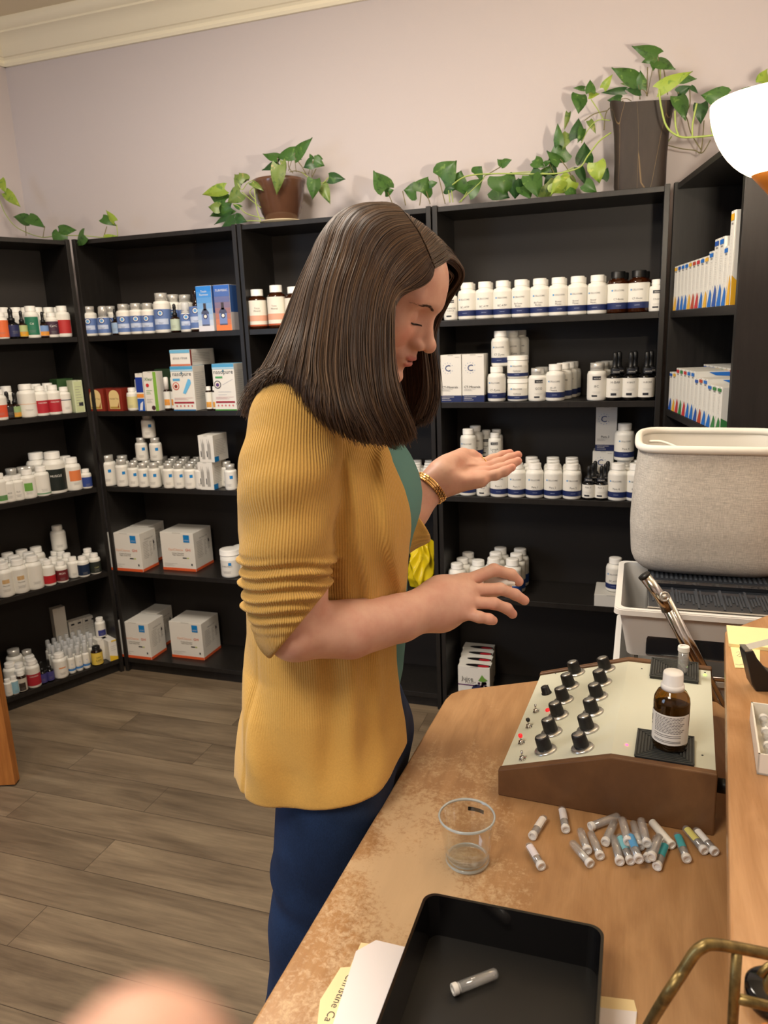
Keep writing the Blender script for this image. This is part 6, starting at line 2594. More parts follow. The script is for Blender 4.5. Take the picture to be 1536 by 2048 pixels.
def vial(cap, end, z0, label=None, solid=False, txt=None, length=None):
    a = Vector(cap)
    b = Vector(end)
    d = (b - a)
    L = length or max(min(d.length, .050), .034)
    d.normalize()
    q = d.to_track_quat('Z', 'Y').to_matrix().to_4x4()
    M = Matrix.Translation(a + Vector((0, 0, 0))) @ q
    mb = MB()
    r = .0054
    if solid:
        mb.lathe([(0, .004), (r * .85, .004), (r, .006), (r, L - .002), (r * .6, L), (0, L)], m_white, 18)
    else:
        mb.lathe([(r, .004), (r, L - .003), (r * .75, L - .0008), (0, L), (0, L - .0012), (r * .7, L - .0022), (r * .86, L - .004), (r * .86, .004)], m_thin, 18)
    o = mb.build('vial', None)
    o.matrix_world = M
    sharpen(MB().lathe([(0, .0012), (r * .62, .0012), (r * .66, 0), (r * 1.02, 0), (r * 1.10, .0006), (r * 1.10, .0050), (r * 1.02, .0056), (r * .84, .0058), (r * .84, .0080), (0, .0080)], m_frost if not solid else m_cap, 18).build('stopper', o), 30)
    if not solid:
        MB().lathe([(0, .010), (r * .78, .010), (r * .80, L * .45), (0, L * .47)], m_pellet if label == 'w' else m_frost, 12).build('pellets', o) if label == 'w' else None
    if label and label not in ('w', 'f'):
        mb = MB()
        n = 10
        vs, fs = [], []
        for k in range(n + 1):
            aa = 2.1 + 2.2 * k / n
            vs += [((r + .0002) * math.cos(aa), (r + .0002) * math.sin(aa), L * .38), ((r + .0002) * math.cos(aa), (r + .0002) * math.sin(aa), L * .86)]
        fs = [(2 * k, 2 * k + 2, 2 * k + 3, 2 * k + 1) for k in range(n)]
        mb.add(vs, fs, ink(*label), smooth=True)
        # turn the label upwards
        w = mb.build('paper_label', o)
        up = q.to_3x3().inverted() @ Vector((0, 0, 1))
        w.rotation_euler = (0, 0, math.atan2(up.y, up.x) - 3.2)
    return o


VL = [(538, 272, 598, 178, (222, 216, 210), 'near the glass, upper of the two leftmost'), (700, 240, 680, 135, (214, 210, 210), 'standing apart against the wooden box'),
      (585, 418, 518, 310, (226, 220, 226), 'near the glass, lower of the two leftmost'), (815, 225, 957, 172, 'f', 'along the front of the wooden box'),
      (805, 342, 768, 238, 'f', 'left part of the heap, slanting'), (866, 368, 818, 252, 'f', 'left part of the heap, second steep one'),
      (820, 405, 727, 298, 'w', 'lower left of the heap'), (888, 302, 935, 200, 'f', 'with round white stopper under the long one'),
      (960, 395, 930, 272, 'f', 'bottom middle of the heap'), (1012, 392, 952, 255, (130, 196, 206), 'with pale blue strip in mid heap'),
      (1052, 385, 985, 212, (84, 150, 200), 'with blue strip in mid heap'), (1058, 322, 1020, 192, 'w', 'upright white-filled in the heap'),
      (1090, 308, 1058, 180, 'f', 'empty-looking, back of the heap'), (1090, 378, 1138, 275, 'f', 'leaning right at the right of the heap'),
      (1137, 418, 1182, 300, (60, 150, 160), 'with teal strip, lowest of the heap'), (1210, 315, 1110, 198, 'solid', 'opaque white, against the box'),
      (1282, 382, 1232, 260, (70, 160, 170), 'with teal strip, apart from the heap'), (1368, 342, 1270, 228, (214, 206, 120), 'with yellow strip near the ledge'),
      (1418, 348, 1320, 236, (230, 228, 224), 'with printed strip nearest the ledge'), (1000, 300, 970, 185, 'f', 'short one behind the blue strips'),
      (1110, 372, 1150, 268, 'f', 'clear, crossing another at the right of the heap')]
for i, (x0, y0, x1, y1, lb, where) in enumerate(VL):
    up_ = {10: .0115, 8: .0, 13: .0, 20: .0118, 19: .012, 5: .0, 12: .0118, 7: .0}.get(i, 0.0)
    z = CZ + .0066 + up_
    a = atz(840 + x0 / 2.4, 1560 + y0 / 2.4, z)
    b = atz(840 + x1 / 2.4, 1560 + y1 / 2.4, z)
    o = vial(a, b, z, None if lb == 'solid' else lb, solid=(lb == 'solid'))
    tag(o, 'little stoppered vial on the counter, ' + where, 'vial', 'vials strewn in front of the instrument')

# vial standing on the far plate, one in the tray, one in her hand
b0 = PLATES[1] + Vector((.012, -.012, 0))
o = vial(b0 + Vector((0, 0, .030)), b0, 0, 'f', length=.030)
o.scale = (1.55, 1.55, 1.55)
o.location.z += .0165
tag(o, 'clear vial standing upside-down-looking on the far test plate', 'vial')
o['label'] = 'clear stoppered vial standing upright on the far test plate'

# ---- drinking glass ----------------------------------------------------
g0 = atz(935, 1722, CZ + .0005)
mb = MB().lathe([(0, 0), (.0235, 0), (.0262, .0015), (.0275, .005), (.0345, .060), (.0352, .0645), (.0344, .0665), (.0334, .0655), (.0325, .060), (.0256, .009), (.0235, .0070), (0, .0066)], m_glass, 64)
gl = mb.build('glass_cup', None, g0)
m_edge = clear_mat('glass_edge', (.9, .94, .95, 1), body=.42, bodycol=(214, 228, 232))
MB().lathe([(.0352, .0635), (.0357, .0655), (.0345, .0672), (.0332, .0655), (.0336, .0635), (.0352, .0635)], m_edge, 64, caps=False).build('rim', gl)
MB().lathe([(.0262, .0010), (.0276, .0035), (.0272, .0060), (.0262, .0058), (.0255, .0030), (.0262, .0010)], m_edge, 64, caps=False).build('foot', gl)
MB().lathe([(.0240, .0062), (.0252, .0078), (.0240, .0090), (.0228, .0076), (.0240, .0062)], m_edge, 64, caps=False).build('inner_base', gl)
tag(gl, 'small clear glass cup standing empty on the scuffed counter', 'glass')
mb = MB()
zz = .049
vs, fs = [], []
for k in range(9):
    a = math.radians(64) + math.radians(36) * k / 8
    for z in (zz, zz + .0052):
        r = .0278 + (.0345 - .0275) * (z - .005) / .055 + .0008
        vs.append((r * math.cos(a), r * math.sin(a), z))
fs = [(2 * k, 2 * k + 2, 2 * k + 3, 2 * k + 1) for k in range(8)]
mb.add(vs, fs, m_blackpl)
lb = mb.build('sticker', gl)
lb['label'] = 'dark sticker near the far rim'

# ---- black tray ----------------------------------------------------------
m_tray = mat('black_acrylic', (13, 12, 13), .16, coat=.4)
m_felt = mat('tray_floor_matte', (20, 19, 18), .55)
TH_ = .052
q = [atz(858 - 6, 1790, CZ + TH_), atz(1209, 1862, CZ + TH_), atz(1190, 2048, CZ + TH_), atz(738, 2048, CZ + TH_)]
dx = (q[1] - q[0])
wx = dx.length
dx.normalize()
dy = Vector((dx.y, -dx.x, 0))
ang = math.atan2(dx.y, dx.x)
ty_len = .262


def rrect(w, l, r, n=6):
    pts = []
    for cx, cy, a0 in ((w - r, -r, PI / 2), (w - r, -l + r, 0), (r, -l + r, -PI / 2), (r, -r, -PI)):
        for k in range(n + 1):
            a = a0 - PI / 2 * k / n
            pts.append((cx + r * math.cos(a), cy + r * math.sin(a)))
    return pts


o_out, o_in = rrect(wx, ty_len, .014), [(x * (wx - .006) / wx + .003, y * (ty_len - .006) / ty_len - .003) for x, y in rrect(wx, ty_len, .013)]
o_fl = [(x * (wx - .012) / wx + .006, y * (ty_len - .012) / ty_len - .006) for x, y in rrect(wx, ty_len, .012)]
n = len(o_out)
vs = [(x, y, 0) for x, y in o_out] + [(x, y, TH_) for x, y in o_out] + [(x, y, TH_) for x, y in o_in] + [(x, y, .0035) for x, y in o_fl]
fs = [tuple(range(n))]
for a, b in ((0, n), (n, 2 * n), (2 * n, 3 * n)):
    fs += [(a + (i + 1) % n, a + i, b + i, b + (i + 1) % n) for i in range(n)]
mb = MB().add(vs, fs, m_tray)
tr = mb.build('desk_tray', None, Vector((q[0].x, q[0].y, CZ + .0050)), ang)
tag(tr, 'open black plastic tray holding one vial, nearest the viewer', 'tray')
MB().add([(x, y, .0037) for x, y in o_fl], [tuple(range(n))[::-1]], m_felt).build('tray_floor', tr)
a = atz(905, 1980, CZ + .0158)
b = atz(995, 1945, CZ + .0158)
o = vial(a, b, 0, 'f', length=(b - a).length)
tag(o, 'clear vial lying alone inside the black tray', 'vial')

# ---- papers and folders under the tray -----------------------------------
m_manila = mat('manila_card', (238, 218, 168), .7)
m_white_p = mat('white_paper', (232, 226, 226), .7)
m_ylw = mat('yellow_note_paper', (240, 224, 166), .75)


def sheet(name, px, z, th, m, label, cat='paper'):
    pts = [atz(x, y, z + th) for x, y in px]
    mb = MB().prism([(p.x, p.y) for p in pts][::-1], z, z + th, m)
    o = mb.build(name)
    return tag(o, label, cat)


sheet('manila_folder', [(630, 2090), (640, 2000), (681, 1935), (700, 1934), (722, 1885), (745, 1888), (800, 1897), (1000, 2090)], CZ + .0003, .0016, m_manila, 'manila folder with a lettered tab under the tray', 'folder')
sheet('paper_sheet', [(712, 1902), (752, 1880), (900, 1915), (900, 2130), (640, 2130)], CZ + .0021, .0012, m_white_p, 'white paper sheet under the left edge of the tray')
sheet('manila_folder', [(1185, 1990), (1268, 2000), (1274, 2022), (1272, 2120), (1100, 2120), (1150, 1990)], CZ + .0003, .0016, m_manila, 'cream folder corner right of the tray', 'folder')
sheet('paper_sheet', [(1190, 2014), (1274, 2023), (1262, 2120), (1100, 2120)], CZ + .0021, .0012, m_white_p, 'white paper corner right of the tray')
bpy.context.view_layer.update()
mbt = MB()
pa, pb = atz(640, 2040, CZ + .0020), atz(688, 1945, CZ + .0020)
dd = (pb - pa).normalized()
fr = Matrix(((-dd.x, dd.y, 0, (pa.x + pb.x) / 2 + .004), (-dd.y, -dd.x, 0, (pa.y + pb.y) / 2), (0, 0, 1, CZ + .0021), (0, 0, 0, 1)))
text_flat(mbt, 'Christine Ca', .0115, m_ink, fr)
fo = [o for o in COL.objects if o.name == 'manila_folder'][0]
link(bpy.data.objects.new('tab_lettering', mbt.mesh('tab_lettering')), fo)

# ---- things on the ledge ---------------------------------------------------
pts = [atz(x, y, LZ + .006) for x, y in ((1453, 1250), (1600, 1262), (1600, 1302), (1458, 1287))]
mb = MB().prism([(p.x, p.y) for p in pts][::-1], LZ + .0003, LZ + .006, m_ylw)
tag(mb.build('note_pad'), 'yellow note pad at the far end of the ledge', 'note pad')
sheet('note_sheet', [(1461, 1294), (1520, 1296), (1520, 1337), (1470, 1335)], LZ + .0003, .0006, m_ylw, 'small yellow note with pencil scribble beside the tape dispenser')
nsh = [o for o in COL.objects if o.name == 'note_sheet'][0]
mb = MB()
pc = [atz(x, y, LZ + .0010) for x, y in ((1472, 1305), (1478, 1303), (1480, 1308), (1474, 1311), (1479, 1314), (1484, 1311))]
mb.tube(pc, .0003, m_grey, 5)
pc = [atz(x, y, LZ + .0010) for x, y in ((1470, 1328), (1478, 1330), (1487, 1328))]
mb.tube(pc, .0003, m_grey, 5)
link(bpy.data.objects.new('scribble', mb.mesh('scribble')), nsh)
# tape dispenser
td = atz(1533, 1384, LZ)
m_td = mat('dispenser_black', (30, 27, 25), .35)
m_tape = mat('clear_tape_roll', (214, 208, 196), .25, trans=.4)
root = empty('tape_dispenser', td + Vector((.035, .02, 0)), math.radians(192))
tag(root, 'black tape dispenser on the ledge by the yellow notes', 'tape dispenser')
prof = [(-.065, 0), (.052, 0), (.058, .010), (.064, .032), (.071, .056), (.070, .060), (.060, .062), (.054, .050), (.038, .030), (.020, .020), (-.010, .018), (-.034, .026), (-.046, .050), (-.060, .052), (-.068, .030)]
mb = MB()
n = len(prof)
vs = [(x, -.0125, z) for x, z in prof] + [(x, .0125, z) for x, z in prof]
fs = [tuple(range(n)), tuple(range(n, 2 * n))[::-1]] + [(i + n, (i + 1) % n + n, (i + 1) % n, i) for i in range(n)]
mb.add(vs, fs, m_td)
o = mb.build('dispenser_body', root)
b = o.modifiers.new('b', 'BEVEL')
b.width = .002
b.segments = 2
mb = MB().lathe([(.012, -.0095), (.030, -.0095), (.030, .0095), (.012, .0095)], m_tape, 40, xf=Matrix.Translation((-.004, 0, .052)) @ Matrix.Rotation(PI / 2, 4, 'X'))
mb.build('tape_roll', root)
mb = MB().add([(-.004, -.009, .0822), (-.004, .009, .0822), (.064, .009, .0622), (.064, -.009, .0622)], [(0, 1, 2, 3)], m_tape)
mb.box((.066, 0, .0610), (.010, .022, .0016), m_alu)
mb.build('tape_strip', root)
# white divided tray with vials
p0, p1 = atz(1502, 1404, LZ + .026), atz(1517, 1508, LZ + .026)
dr = (p1 - p0)
ll = dr.length
dr.normalize()
wd = Vector((-dr.y, dr.x, 0))
root = empty('sorting_tray', (p0.x, p0.y, LZ + .0004), math.atan2(wd.y, wd.x))
tag(root, 'white divided tray of clear vials on the ledge at the right edge', 'tray')
W_, L_ = .11, ll
m_wt = mat('ivory_plastic', (232, 226, 212), .4)
mb = MB().box((W_ / 2, -L_ / 2, .001), (W_, L_, .002), m_wt)
for c, s in (((W_ / 2, -.001, .013), (W_, .002, .026)), ((W_ / 2, -L_ + .001, .013), (W_, .002, .026)), ((.001, -L_ / 2, .013), (.002, L_, .026)), ((W_ - .001, -L_ / 2, .013), (.002, L_, .026))):
    mb.box(c, s, m_wt)
mb.build('tray_shell', root)
for x in (.028, .055, .082):
    MB().box((x, -L_ / 2, .011), (.0014, L_ - .004, .020), m_wt).build('divider', root)
bpy.context.view_layer.update()
MT = root.matrix_world.copy()
k = 0
for x in (.015, .042):
    for y in (-.020, -.055, -.090, -.125):
        if -y + .03 > L_:
            continue
        o = vial(MT @ Vector((x, y + .014, .0092)), MT @ Vector((x + .002, y - .016, .0092)), 0, 'w' if k % 2 else 'f', length=.032)
        tag(o, 'clear vial, %s from the far end in the %s channel of the white divided tray' % (ORD[int(round((-y - .02) / .035))], 'left' if x < .03 else 'second'), 'vial', 'vials in the white divided tray')
        k += 1
# brass wire rack close to the viewer
m_brass = mat('antique_brass', (122, 102, 58), .38, metal=.75)
nt = NT(m_brass)
g = nt.noise(nt.coord(), 90, 4, .6)
nt.l(nt.ramp(g, [(.35, rgb(96, 80, 46)), (.7, rgb(146, 126, 78))]), nt.b.inputs['Base Color'])
zf = CZ + .0045
legf = atz(1262, 2110, zf)
RD = (atz(1464, 2075, LZ) - CAMPOS).dot(CF)
rd = RD / .603
P_ = lambda x, y, d: P(x, y, d * rd)
rk = empty('wire_rack', (legf.x, legf.y, CZ))
tag(rk, 'antique brass wire rack with a scroll at the near right corner', 'rack')
RKI = Matrix.Translation((-legf.x, -legf.y, -CZ))


def rkpart(mb, nm):
    o = mb.build(nm, rk)
    o.matrix_parent_inverse = RKI
    return o


arm = [legf, P_(1322, 2010, .600), P_(1366, 1942, .590), P_(1388, 1908, .586), P_(1402, 1896, .584), P_(1420, 1889, .584), P_(1460, 1893, .586), P_(1536, 1908, .588), P_(1640, 1930, .59), P_(1662, 1950, .59), P_(1664, 2080, .60), atz(1668, 2130, LZ + .003)]
mb = MB().tube(catmull(arm, 60), .0042, m_brass, 12)
rkpart(mb, 'hoop')
up_a, up_b = P_(1474, 1897, .587), atz(1464, 2072, LZ + .002)
rkpart(MB().tube([up_a, P_(1468, 2000, .594), up_b], .0038, m_brass, 12), 'upright')
rkpart(MB().tube([P_(1470, 1996, .594), P_(1536, 2012, .596), P_(1660, 2034, .60)], .0038, m_brass, 12), 'cross_bar')
sp = []
c0 = P_(1560, 1965, .591)
for k in range(40):
    a = PI * .9 - k * .28
    r = .0150 * (1 - k / 60)
    sp.append(c0 + CR * (r * math.cos(a)) + CU * (r * math.sin(a)))
rkpart(MB().tube(sp, .0026, m_brass, 10), 'scroll')
# what the rack holds: a dark round lid and an orange-brown wallet
pz0 = P_(1512, 2018, .640)
mb = MB().lathe([(0, 0), (.020, 0), (.0215, .002), (.0215, .012), (.019, .014), (0, .014)], m_blackgl, 32)
o = mb.build('round_black_lid', None, Vector((pz0.x + .012, pz0.y, LZ + .0005)))
tag(o, 'round black lid on the ledge behind the brass rack', 'lid')
pw = atz(1490, 2075, LZ + .012)
mb = MB().box((0.05, -.03, .006), (.10, .06, .012), mat('tan_leather', (182, 110, 52), .5), bev=.003)
o = mb.build('leather_case', None, Vector((pw.x + .012, pw.y + .018, LZ + .0005)), .05)
tag(o, 'tan leather case lying on the ledge at the near corner', 'case')
# ================================================================== rolling cart, bins, basket
m_bin = mat('white_bin_plastic', (226, 224, 220), .35)
m_smoke = mat('smoky_plastic', (36, 40, 46), .12, coat=.4)
m_smoke2 = mat('organiser_contents', (58, 63, 70), .3)
CX0, CX1, CY0, CY1 = -.034, .292, 1.466, 1.800
cart = empty('rolling_cart', ((CX0 + CX1) / 2, (CY0 + CY1) / 2, 0))
tag(cart, 'chrome rolling cart with white drawers between counter and bookcase', 'cart')
CI = Matrix.Translation((-(CX0 + CX1) / 2, -(CY0 + CY1) / 2, 0))


def cpart(mb, nm, par=None):
    o = mb.build(nm, par or cart)
    if par is None:
        o.matrix_parent_inverse = CI
    return o


def drawer(z0, z1):
    """tapered open tub with a rolled rim"""
    t = .018
    mb = MB()
    rings = []
    for z, ins_, in_ in ((z0, t, 0), (z1, 0, 0), (z1, -.008, 0), (z1 - .010, -.009, 0), (z1 - .010, -.006, 0), (z1 + .002, -.006, 0), (z1 + .002, .004, 0), (z0 + .003, t + .003, 0)):
        x0, x1, y0, y1 = CX0 + .01 + ins_, CX1 - .01 - ins_, CY0 + .01 + ins_, CY1 - .01 - ins_
        r = .016
        ring = []
        for cx, cy, a0 in ((x1 - r, y1 - r, 0), (x0 + r, y1 - r, PI / 2), (x0 + r, y0 + r, PI), (x1 - r, y0 + r, 1.5 * PI)):
            for k in range(5):
                a = a0 + PI / 2 * k / 4
                ring.append((cx + r * math.cos(a), cy + r * math.sin(a), z))
        rings.append(ring)
    n = len(rings[0])
    vs = [p for r in rings for p in r]
    fs = [tuple(range(n))[::-1], tuple((len(rings) - 1) * n + k for k in range(n))]
    for j in range(len(rings) - 1):
        if j in (2, 3):
            pass
        fs += [(j * n + k, j * n + (k + 1) % n, (j + 1) * n + (k + 1) % n, (j + 1) * n + k) for k in range(n)]
    mb.add(vs, fs, m_bin)
    return mb


o = cpart(drawer(.925, 1.028), 'drawer')
sharpen(o, 40)
o = cpart(drawer(.755, .895), 'drawer')
sharpen(o, 40)
for x in (CX0 + .045, CX1 - .045):
    for y in (CY0 - .020, CY1 + .012):
        cpart(MB().tube([(x, y, .05), (x, y, .915)], .008, m_chrome, 12), 'post')
for z in (.912, .740, .25):
    for y in (CY0 - .020, CY1 + .012):
        cpart(MB().tube([(CX0 + .036, y, z), (CX1 - .036, y, z)], .0055, m_chrome, 10), 'rail')
    for x in (CX0 + .045, CX1 - .045):
        cpart(MB().tube([(x, CY0 - .020, z), (x, CY1 + .012, z)], .0055, m_chrome, 10), 'rail')
for x in (CX0 + .045, CX1 - .045):
    for y in (CY0 - .020, CY1 + .012):
        cpart(MB().lathe([(0, -.012), (.022, -.012), (.024, 0), (.022, .012), (0, .012)], m_blackpl, 20, xf=Matrix.Translation((x, y, .0245)) @ Matrix.Rotation(PI / 2, 4, 'X')), 'caster')
        cpart(MB().box((x, y, .048), (.018, .020, .010), m_chrome), 'caster_fork')
# smoky organisers lying in the upper drawer
for nm, y0, y1, zt, lab in (('organiser_box', 1.486, 1.612, 1.0335, 'smoky clear-lidded organiser box, front one in the white drawer'), ('organiser_box', 1.616, 1.745, 1.046, 'dark ribbed organiser box under the linen basket')):
    x0, x1 = .030, .274
    mb = MB().box(((x0 + x1) / 2, (y0 + y1) / 2, (zt + .930) / 2), (x1 - x0, y1 - y0, zt - .930), m_smoke, bev=.003)
    o = mb.build(nm)
    tag(o, lab, 'organiser')
    mb = MB()
    nn = 5 if y0 < 1.5 else 24
    for k in range(nn):
        xa = x0 + .008 + (x1 - x0 - .016) * k / nn
        wdt = (x1 - x0 - .016) / nn * (.9 if nn == 5 else .5)
        if nn == 5:
            for j in range(7):
                mb.box((xa + wdt * (j + .5) / 7, (y0 + y1) / 2 + .010 * math.sin(j * 2.1 + k), zt + .0006), (wdt / 12, .06 + .02 * math.sin(j + k), .0010), m_smoke2)
            mb.box((xa + wdt, (y0 + y1) / 2, zt + .0008), (.004, y1 - y0 - .012, .0014), m_smoke2)
        else:
            mb.box((xa + wdt / 2, y0 + .035, zt + .0005), (wdt, .045, .0012), m_smoke2)
    link(bpy.data.objects.new('compartments', mb.mesh('compartments')), o)
    MB().box(((x0 + x1) / 2, y0 - .0002, zt - .003), (x1 - x0, .003, .006), m_chrome).build('lid_edge', o)
# folding chrome arm leaning in front of the drawer
arm_o = empty('folding_arm', (.16, 1.425, 0))
tag(arm_o, 'folding chrome tube arm slanting in front of the white drawer', 'arm')
AI = Matrix.Translation((-.16, -1.425, 0))
A0, A1, A2 = P(1289, 1152, 1.375), P(1320, 1192, 1.375), P(1392, 1330, 1.385)
dn = (A2 - A1).normalized()
A3_ = A2 + dn * .16
foot = Vector((A3_.x + .03, A3_.y + .012, .0))
for nm, pts, r in (('upper_tube', [A0, A1, A1 + dn * .03], .0105), ('front_tube', [A1 - dn * .006, A2, A3_], .0085), ('rear_tube', [A1 + CR * .013 + CF * .012, A2 + CR * .014 + CF * .012, A3_ + CR * .014 + CF * .012], .0085)):
    o = MB().tube(pts, r, m_chrome, 16).build(nm, arm_o)
    o.matrix_parent_inverse = AI
o = MB().tube([A0 - (A1 - A0).normalized() * .003, A0 + (A1 - A0).normalized() * .002], .0112, m_blackpl, 16).build('end_plug', arm_o)
o.matrix_parent_inverse = AI
q = (-CF).to_track_quat('Z', 'Y').to_matrix().to_4x4()
o = MB().lathe([(.0095, 0), (.0095, .003), (.0070, .004), (.0068, .0025), (.0040, .0025), (.0038, .005), (0, .005)], m_alu, 24, xf=Matrix.Translation(A1 - CF * .0098 + CR * .004) @ q).build('pivot_bolt', arm_o)
o.matrix_parent_inverse = AI
o = MB().tube([A3_, Vector((A3_.x + .01, A3_.y + .004, .35)), Vector((A3_.x + .012, A3_.y + .004, .012))], .0085, m_chrome, 14).build('lower_tube', arm_o)
o.matrix_parent_inverse = AI

# ---- linen basket ----------------------------------------------------------
m_linen = mat('natural_linen', (184, 174, 158), .85, spec=.15)
nt = NT(m_linen)
v = nt.coord()
wa = nt.noise(nt.coord(scale=(1, 1, 14)), 60, 3, .7)
wb_ = nt.noise(nt.coord(scale=(14, 14, 1)), 60, 3, .7)
s1 = nt.ramp(wa, [(.35, (.78, .78, .78, 1)), (.65, (1.12, 1.12, 1.12, 1))])
s2 = nt.ramp(wb_, [(.35, (.82, .82, .82, 1)), (.65, (1.1, 1.1, 1.1, 1))])
c = nt.mixc(1.0, nt.mixc(1.0, rgb(198, 192, 182), s1, 'MULTIPLY'), s2, 'MULTIPLY')
nt.l(c, nt.b.inputs['Base Color'])
fine = nt.noise(v, 900, 2, .6)
nt.bump(nt.math('ADD', nt.math('ADD', wa, wb_), fine), .5, .0008)
m_lining = mat('white_cotton', (228, 224, 214), .85, spec=.15)
BX0, BX1, BY0, BY1, BZ0, BZ1 = -.004, .305, 1.640, 1.972, 1.0490, 1.318
bcx, bcy = (BX0 + BX1) / 2, (BY0 + BY1) / 2


def ring_pts(ax, ay, z, e=4.2, n=64, sag=0.0):
    out = []
    for k in range(n):
        a = 2 * PI * k / n
        c_, s_ = math.cos(a), math.sin(a)
        x = math.copysign(abs(c_) ** (2 / e), c_) * ax
        y = math.copysign(abs(s_) ** (2 / e), s_) * ay
        out.append((bcx + x, bcy + y, z + sag * math.sin(3 * a + .5)))
    return out


hx_, hy_ = (BX1 - BX0) / 2, (BY1 - BY0) / 2
levels = [(.0, .90), (.02, .965), (.10, 1.02), (.35, 1.045), (.6, 1.02), (.85, .975), (1.0, .955)]
rings = []
for k in range(22):
    t = k / 21
    s = np.interp(t, [a for a, b in levels], [b for a, b in levels])
    rings.append(ring_pts(hx_ * s, hy_ * s, BZ0 + (BZ1 - BZ0) * t, sag=.0012))
n = 64
vs = [p for r in rings for p in r]
fs = [tuple(range(n))[::-1]]
for j in range(21):
    fs += [(j * n + k, j * n + (k + 1) % n, (j + 1) * n + (k + 1) % n, (j + 1) * n + k) for k in range(n)]
bk = empty('linen_basket', (bcx, bcy, BZ0))
tag(bk, 'natural linen storage basket with white rim above the white drawer', 'basket')
BI = Matrix.Translation((-bcx, -bcy, -BZ0))
o = MB().add(vs, fs, m_linen, smooth=True).build('fabric_body', bk)
o.matrix_parent_inverse = BI
rings = [ring_pts(hx_ * .945, hy_ * .945, BZ1 + .001), ring_pts(hx_ * .935, hy_ * .93, BZ1 - .03), ring_pts(hx_ * .95, hy_ * .95, BZ1 - .10), ring_pts(hx_ * .93, hy_ * .93, BZ0 + .012)]
vs = [p for r in rings for p in r]
fs = [tuple(range(3 * n, 4 * n))]
for j in range(3):
    fs += [(j * n + (k + 1) % n, j * n + k, (j + 1) * n + k, (j + 1) * n + (k + 1) % n) for k in range(n)]
o = MB().add(vs, fs, m_lining, smooth=True).build('lining', bk)
o.matrix_parent_inverse = BI
rp = ring_pts(hx_ * .962, hy_ * .962, BZ1 - .001, n=96, sag=.0015)
rp.append(rp[0])
mb = MB().tube(rp, .0085, m_lining, 12, cap=False)
o = mb.build('rim', bk)
o.matrix_parent_inverse = BI
ct_ = [(BX0 + .03, BY1 - .08, BZ1 - .018), (BX0 + .06, BY1 - .13, BZ1 - .012), (BX0 + .10, BY1 - .20, BZ1 - .022), (BX0 + .13, BY1 - .27, BZ1 - .05), (BX0 + .14, BY1 - .30, BZ1 - .09)]
mb = MB().tube(catmull(ct_, 24), .0030, m_lining, 8)
o = mb.build('drawstring', bk)
o.matrix_parent_inverse = BI

# ================================================================== pendant lamp
LC_ = P(1578, 196, 1.17)
m_shade = mat('lit_opal_glass', (255, 248, 232), .3, emit=(255, 226, 178), estr=6.0)
m_ambf = mat('amber_wood_finial', (206, 128, 48), .35)
pd = empty('pendant_lamp', LC_)
tag(pd, 'glowing white glass bowl lamp with amber finial at upper right', 'lamp')
RB = .1130
prof = []
for k in range(15):
    a = (PI / 2) * k / 14
    prof.append((max(RB * math.sin(a) ** .9, .0), -.118 * math.cos(a) ** 1.12))
prof2 = [(r * .965, z * .96 + .0) for r, z in prof][::-1]
prof2[-1] = (0, prof2[-1][1])
prof[0] = (0, prof[0][1])
o = MB().lathe(prof + prof2, m_shade, 64).build('glass_bowl', pd)
MB().lathe([(0, -.172), (.006, -.170), (.010, -.160), (.008, -.152), (.018, -.140), (.034, -.122), (.046, -.1085), (.044, -.1050), (0, -.1050)], m_ambf, 40).build('finial', pd)
MB().tube([(0, 0, -.10), (0, 0, CEIL - LC_.z - .002)], .006, m_ambf, 12).build('hanging_rod', pd)
MB().lathe([(0, CEIL - LC_.z - .03), (.05, CEIL - LC_.z - .028), (.06, CEIL - LC_.z - .001), (0, CEIL - LC_.z - .001)], m_ambf, 32).build('ceiling_cup', pd)
bl_ = bpy.data.lights.new('lamp_bulb', 'POINT')
bl_.energy = 54
bl_.color = (1.0, .87, .68)
bl_.shadow_soft_size = .035
bo_ = bpy.data.objects.new('lamp_bulb', bl_)
link(bo_)
bo_.location = LC_ + Vector((0.03, 0.0, .012))
# ================================================================== trailing plants


def leaf_mat(name, c0, c1, c2, t0=.45, t1=.62):
    m = bpy.data.materials.new(name)
    m.use_nodes = True
    nt = NT(m)
    v = nt.coord()
    n = nt.noise(v, 38, 3, .6, .5)
    c = nt.ramp(n, [(t0 - .12, rgb(*c0)), (t0, rgb(*c1)), (t1, rgb(*c1)), (t1 + .08, rgb(*c2))])
    nt.l(c, nt.b.inputs['Base Color'])
    nt.b.inputs['Roughness'].default_value = .38
    tr = nt.n('ShaderNodeBsdfTranslucent')
    nt.l(c, tr.inputs['Color'])
    mx = nt.n('ShaderNodeMixShader')
    mx.inputs[0].default_value = .30
    nt.l(nt.b.outputs[0], mx.inputs[1])
    nt.l(tr.outputs[0], mx.inputs[2])
    out = [q for q in m.node_tree.nodes if q.type == 'OUTPUT_MATERIAL'][0]
    nt.l(mx.outputs[0], out.inputs[0])
    return m


ML = {'g': leaf_mat('leaf_green', (42, 78, 34), (70, 110, 48), (112, 148, 72)), 'd': leaf_mat('leaf_dark', (32, 62, 32), (48, 86, 42), (78, 116, 56)),
      'l': leaf_mat('leaf_lime', (110, 146, 54), (152, 176, 66), (190, 200, 92)), 'v': leaf_mat('leaf_variegated', (76, 108, 50), (120, 142, 70), (184, 166, 108))}
m_stem = mat('vine_stem', (150, 168, 84), .5)
m_stemd = mat('dark_vine_stem', (104, 96, 58), .5)


